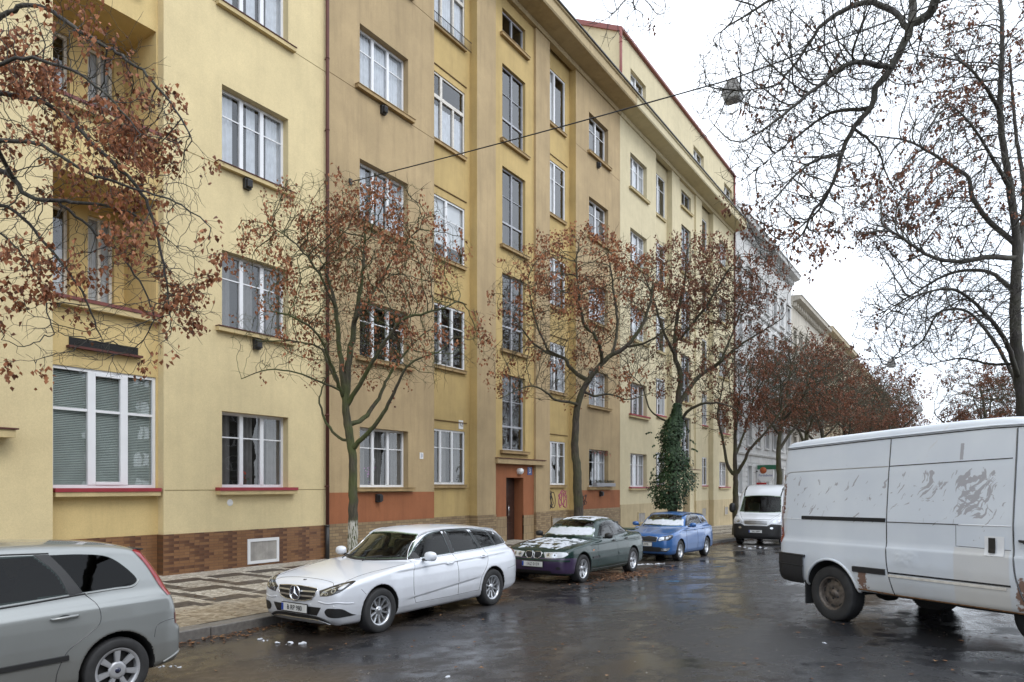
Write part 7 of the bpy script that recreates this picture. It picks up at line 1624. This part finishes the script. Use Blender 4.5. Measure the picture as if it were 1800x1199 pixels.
# ================================================================ cables, lamps, flowers, leaves, slush
M['cable'] = mat('black_cable', (.012, .012, .014), .6)
M['lamp_body'] = mat('grey_lamp_body', (.22, .21, .20), .5, var=.2, vscale=10)
M['lamp_bowl'] = mat('cloudy_lamp_bowl', (.45, .45, .44), .3)
def span(name, label, p0, p1, p2, sag=.0, r=.012, group=None):
    m_ = MB(); pts = []
    for seg in ((p0, p1), (p1, p2)):
        for i in range(16 if seg[1] is not p2 else 17):
            t = i/16; q = Vector(seg[0]).lerp(Vector(seg[1]), t); q.z -= sag*4*t*(1-t); pts.append(q)
    m_.tube(pts, r, 6); o = m_.build(name, M['cable']); tag(o, label, 'cable', group); return o
def street_lamp(p, label, s=1.):
    rt = empty('hanging_street_lamp', p); tag(rt, label, 'street lamp', 'street lamps hung over the carriageway')
    m_ = MB(); m_.add([(x*s, y*s, z*s) for z, h in ((-.06, .09), (-.12, .12), (-.34, .19)) for x, y in ((-h, -h), (h, -h), (h, h), (-h, h))],
        [(0,1,2,3)[::-1]] + [(i*4+k, i*4+(k+1)%4, i*4+4+(k+1)%4, i*4+4+k)[::-1] for i in (0, 1) for k in range(4)]); bevel(m_.build('housing', M['lamp_body'], rt), .012)
    m_ = MB(); m_.add([(x*s, y*s, z*s) for z, h in ((-.345, .175), (-.43, .15), (-.46, .09)) for x, y in ((-h, -h), (h, -h), (h, h), (-h, h))],
        [(8,9,10,11)[::-1]] + [(i*4+k, i*4+(k+1)%4, i*4+4+(k+1)%4, i*4+4+k)[::-1] for i in (0, 1) for k in range(4)]); bevel(m_.build('bowl', M['lamp_bowl'], rt), .01)
    m_ = MB(); m_.tube([(0,0,.02*s), (0,0,-.07*s)], .02*s, 8); m_.tube([(-.09*s,-.05*s,-.02*s), (0,0,.015), (.09*s,.05*s,-.02*s)], .010*s, 6); m_.build('hanger', M['cable'], rt)
    m_ = MB(); m_.tube([(-.45*s,0,.0), (-.36*s,0,-.14*s), (-.28*s,.02,-.18*s), (-.2*s,0,-.06*s), (-.05*s,0,-.08*s)], .008*s, 6); m_.build('feed_cable', M['cable'], rt)
    return rt
lp = Vector((-4.0, 14.1, 10.20)); w0 = at_x(615, 320, FX)
span('overhead_cable', 'thick black cable from the tan house wall carrying the nearest hanging street lamp', w0, lp, (16.2, 14.3, 11.6), .04, .014, 'cables across the street')
street_lamp(lp, 'nearest hanging street lamp, grey and boxy, on the black cable before the sky')
m_ = MB(); m_.box(w0.x, w0.x + .05, w0.y - .05, w0.y + .05, w0.z - .08, w0.z + .08); par(m_.build('cable_anchor', M['black']), B2)
lp2 = Vector((-4.0, 46.4, 9.6)); span('overhead_cable', 'thin distant cable carrying the farther hanging street lamp', (FX, 46.2, 10.2), lp2, (16.2, 46.8, 10.6), .05, .012, 'cables across the street'); street_lamp(lp2, 'small distant hanging street lamp between the tree rows', 1.25)
lp3 = Vector((-4.0, 72, 9.3)); span('overhead_cable', 'farthest overhead cable above the end of the street', (FX, 72, 10), lp3, (16.2, 72, 10.2), .05, .014, 'cables across the street'); street_lamp(lp3, 'tiny farthest hanging street lamp near the end of the street', 1.3)

def blossoms(name, label, p, n, spread, colr, mname, pot, seed, h=.4):
    rr = random.Random(seed); rt = empty(name, p); tag(rt, label, 'potted plant'); M[mname] = mat(mname, colr, .7)
    m_ = MB()
    for k in range(n):
        q = Vector((rr.uniform(-.04, .04), rr.gauss(0, spread), h + rr.uniform(-.16, .12)))
        for j in range(5):
            an = j*1.256 + rr.random(); e = Vector((rr.uniform(-.3, .3)*.03, math.cos(an)*.028, math.sin(an)*.028)); f_ = Vector((0, -math.sin(an)*.013, math.cos(an)*.013)); m_.add([q, q + e*.6 + f_, q + e, q + e*.6 - f_], [(0,1,2,3)])
    m_.build('blossom', M[mname], rt)
    m_ = MB(); m_.tube([(0,0,.1), (.01,.03,.25), (0,.02,h)], .005, 5); m_.tube([(0,.02,.1), (0,-.06,.28), (0,-.1,h+.03)], .005, 5)
    for k in range(7): an = k*.9; m_.add([(0,0,.1), (.02,.06*math.cos(an)+.01,.17), (.02,.16*math.cos(an),.13+.05*math.sin(an)), (.02,.06*math.cos(an)-.02,.12)], [(0,1,2,3)])
    m_.build('stem_and_leaves', M['ivy'], rt)
    m_ = MB(); m_.lathe([(.001,0),(.045,0),(.06,.11),(.065,.12),(.055,.12),(.05,.10),(.001,.10)], 16, 0, 'z'); M[mname+'p'] = mat(mname+'_pot', pot, .4); m_.build('flowerpot', M[mname+'p'], rt)
xw = FX - .2 - .10
blossoms('potted_orchid', 'purple orchid behind the ground floor window above the whitewashed tree', Vector((xw, 14.98, 2.16)), 26, .10, (.30, .06, .28), 'purple_petals', (.12, .09, .2), 2)
blossoms('potted_orchid', 'white orchid in the left pane of the tan house ground floor window', Vector((xw, 14.42, 2.16)), 18, .06, (.75, .75, .75), 'white_petals', (.6, .6, .6), 5, .5)
blossoms('potted_plant', 'small red flowering pot plant in the yellow house ground floor window', Vector((xw, 10.75, 2.16)), 12, .06, (.40, .05, .02), 'red_petals', (.10, .05, .03), 7, .2)
rt = empty('window_box', (FX + .06, 29.3 + .5, 2.1)); tag(rt, 'grey window box with withered plants under the red decorated window of the tan house', 'planter')
m_ = MB(); m_.box(-.05, .17, -1.0, 1.0, .01, .17); bevel(m_.build('trough', mat('grey_zinc', (.27, .27, .29), .5), rt), .01)
m_ = MB(); rr = random.Random(4)
for k in range(240):
    q = Vector((rr.uniform(-.03, .15), rr.uniform(-.95, .95), .17)); e = Vector((rr.uniform(-.06, .06), rr.uniform(-.08, .08), rr.uniform(.03, .14))); m_.add([q, q + e + Vector((0,.012,0)), q + e*1.3, q + e - Vector((0,.012,0))], [(0,1,2,3)])
m_.build('withered_plants', leaf_mat('withered', [(.03, .035, .02), (.06, .06, .035), (.09, .06, .03)]), rt)
rt = tag(empty('garland', (FX + .02, 29.8, 3.75)), 'red and dark garland across the farthest ground floor window of the tan house', 'decoration')
m_ = MB()
for k in range(220):
    y_ = rr.uniform(-1.0, .95); q = Vector((rr.uniform(-.12, .03), y_, rr.uniform(-.12, .02) - .12*max(0, y_)**2)); e = Vector((0, rr.uniform(-.06, .06), rr.uniform(-.07, .07))); m_.add([q, q + e + Vector((0,.02,.01)), q + e*1.4, q + e - Vector((0,.02,.01))], [(0,1,2,3)], 0 if rr.random() < .45 else 1)
m_.build('tinsel', [mat('garland_red', (.35, .02, .015), .5), M['ivy']], rt)

# fallen pods and leaves gathered along the kerb
def scatter(name, label, n, fn, size, m, seed):
    rr = random.Random(seed); V, F = [], []
    for k in range(n):
        x, y = fn(rr); z = gx(y, x) + rr.uniform(.004, .016); s_ = size*rr.uniform(.5, 1.2); an = rr.random()*6.28; c, s2 = math.cos(an), math.sin(an); b_ = len(V); t = rr.uniform(0, .35)*s_
        for u, w_, h in ((0, -.5, 0), (.38, 0, t), (0, .6, t*.4), (-.38, 0, t*.8)): V.append((x + (u*c - w_*s2)*s_, y + (u*s2 + w_*c)*s_, z + h))
        F.append((b_, b_+1, b_+2, b_+3))
    o = mesh_obj(name, V, F, m); tag(o, label, 'leaf litter', kind='stuff'); return o
M['litter'] = leaf_mat('wet_leaf_litter', [(.05, .022, .010), (.13, .055, .022), (.24, .12, .05), (.09, .035, .018), (.30, .17, .08)], 0.)
scatter('fallen_leaves', 'wet brown leaves gathered in the gutter along the left kerb', 2600, lambda r_: (-8.95 + abs(r_.gauss(0, .22)), r_.uniform(2, 45)), .065, M['litter'], 1)
scatter('scattered_leaves', 'single brown leaves scattered over the wet carriageway', 420, lambda r_: (r_.uniform(-8.5, 2) , 3.5 + 40*r_.random()**1.6), .055, M['litter'], 2)
scatter('leaf_drift', 'drift of yellow brown leaves beside the dark green saloon', 650, lambda r_: (-7.0 + r_.gauss(0, .28), r_.gauss(15.9, 1.1)), .075, M['litter'], 3)
scatter('pavement_leaves', 'brown leaves lying on the pavement under the trees', 500, lambda r_: (r_.uniform(-13.5, -9.4), r_.uniform(4, 40)), .055, M['litter'], 4)
scatter('grit', 'pale specks of grit and bark on the wet road', 900, lambda r_: (r_.uniform(-7, 1.5), 3.5 + 22*r_.random()**1.4), .022, mat('pale_grit', (.30, .27, .23), .8), 6)
def slush(pts, label, seed, s=.06):
    rr = random.Random(seed); bm = bmesh.new()
    for (x, y, r_) in pts:
        r_ *= .75; m4 = Matrix.Translation((x, y, gx(y, x) + r_*.03)) @ Matrix.Diagonal((r_*rr.uniform(.8, 1.3), r_, r_*rr.uniform(.25, .45), 1)); bmesh.ops.create_icosphere(bm, subdivisions=3, radius=1, matrix=m4)
    from mathutils import noise as mn
    for v_ in bm.verts: v_.co += mn.noise_vector(v_.co*16)*.028 + mn.noise_vector(v_.co*45)*.006
    me = bpy.data.meshes.new('slush'); bm.to_mesh(me); bm.free(); me.materials.append(M['snow']); me.polygons.foreach_set('use_smooth', [True]*len(me.polygons))
    o = bpy.data.objects.new('slush_lump', me); col.objects.link(o); tag(o, label, 'slush', kind='stuff')
def gp(px, py, zz=0):     # ground point seen at a pixel
    z_ = 0.
    for _ in range(12): dep = (CAMZ - z_)*FPX/(py - HOR); q = at(px, py, dep); z_ = gx(q.y, q.x)
    return q.x, q.y
slush([(*gp(488, 1131), .05), (*gp(510, 1131), .045), (*gp(532, 1132), .075), (*gp(500, 1133), .03)], 'lumps of thawing snow on the road before the white estate car', 1)
slush([(*gp(456, 1124), .045), (*gp(468, 1126), .04), (*gp(463, 1127), .03)], 'small lumps of thawing snow nearest the kerb stone', 2)
slush([(*gp(1450, 1131), .035), (*gp(1462, 1134), .03), (*gp(843, 1155), .03), (*gp(787, 1190), .035)], 'tiny lumps of thawing snow out on the open carriageway', 3)
slush([(*gp(1122 + 5*k, 993 - .2*k), .06 + .02*math.sin(k*2)) for k in range(10)], 'low ridge of thawing snow behind the dark green saloon', 4)
slush([(*gp(1300 + 9*k, 961 + (k % 3)*1.5), .07) for k in range(6)], 'grey slush before the white delivery van', 5)
slush([(*gp(272 + 9*k, 1171 + (k % 2)*2), .03) for k in range(6)], 'thin streak of slush behind the silver people carrier', 7)
M['bluepaint'] = mat('blue_marking_paint', (.015, .10, .22), .4)
def splat(px, py, rx, ry, label, seed):
    rr = random.Random(seed); x, y = gp(px, py); n_ = 26; P_ = []
    for k in range(n_): an = 6.283*k/n_; q = rr.uniform(.55, 1.15); P_.append((x + rx*math.cos(an)*q, y + ry*math.sin(an)*q))
    o = mesh_obj('paint_mark', [(a_, b_, gx(b_, a_) + .004) for a_, b_ in P_] + [(x, y, gx(y, x) + .006)], [(k, (k+1) % n_, n_) for k in range(n_)], M['bluepaint']); tag(o, label, 'paint mark', 'blue paint marks on the road')
splat(1185, 1022, .22, .16, 'blue paint splash in the middle of the wet road', 1); splat(1265, 996, .16, .12, 'smaller faint blue paint mark farther up the road', 2)
# parking bollard behind the blue estate car
x, y = -9.6, 25.4
m_ = MB(); z_ = gx(y, x); m_.lathe([(.001, 1.0), (.05, .98), (.075, .93), (.06, .86), (.055, .2), (.09, .12), (.10, 0)], 16, 0, 'z'); o = m_.build('bollard', M['black']); o.location = (x, y, z_); tag(o, 'short black bollard on the kerb behind the blue estate car', 'bollard')
m_ = MB(); o = None
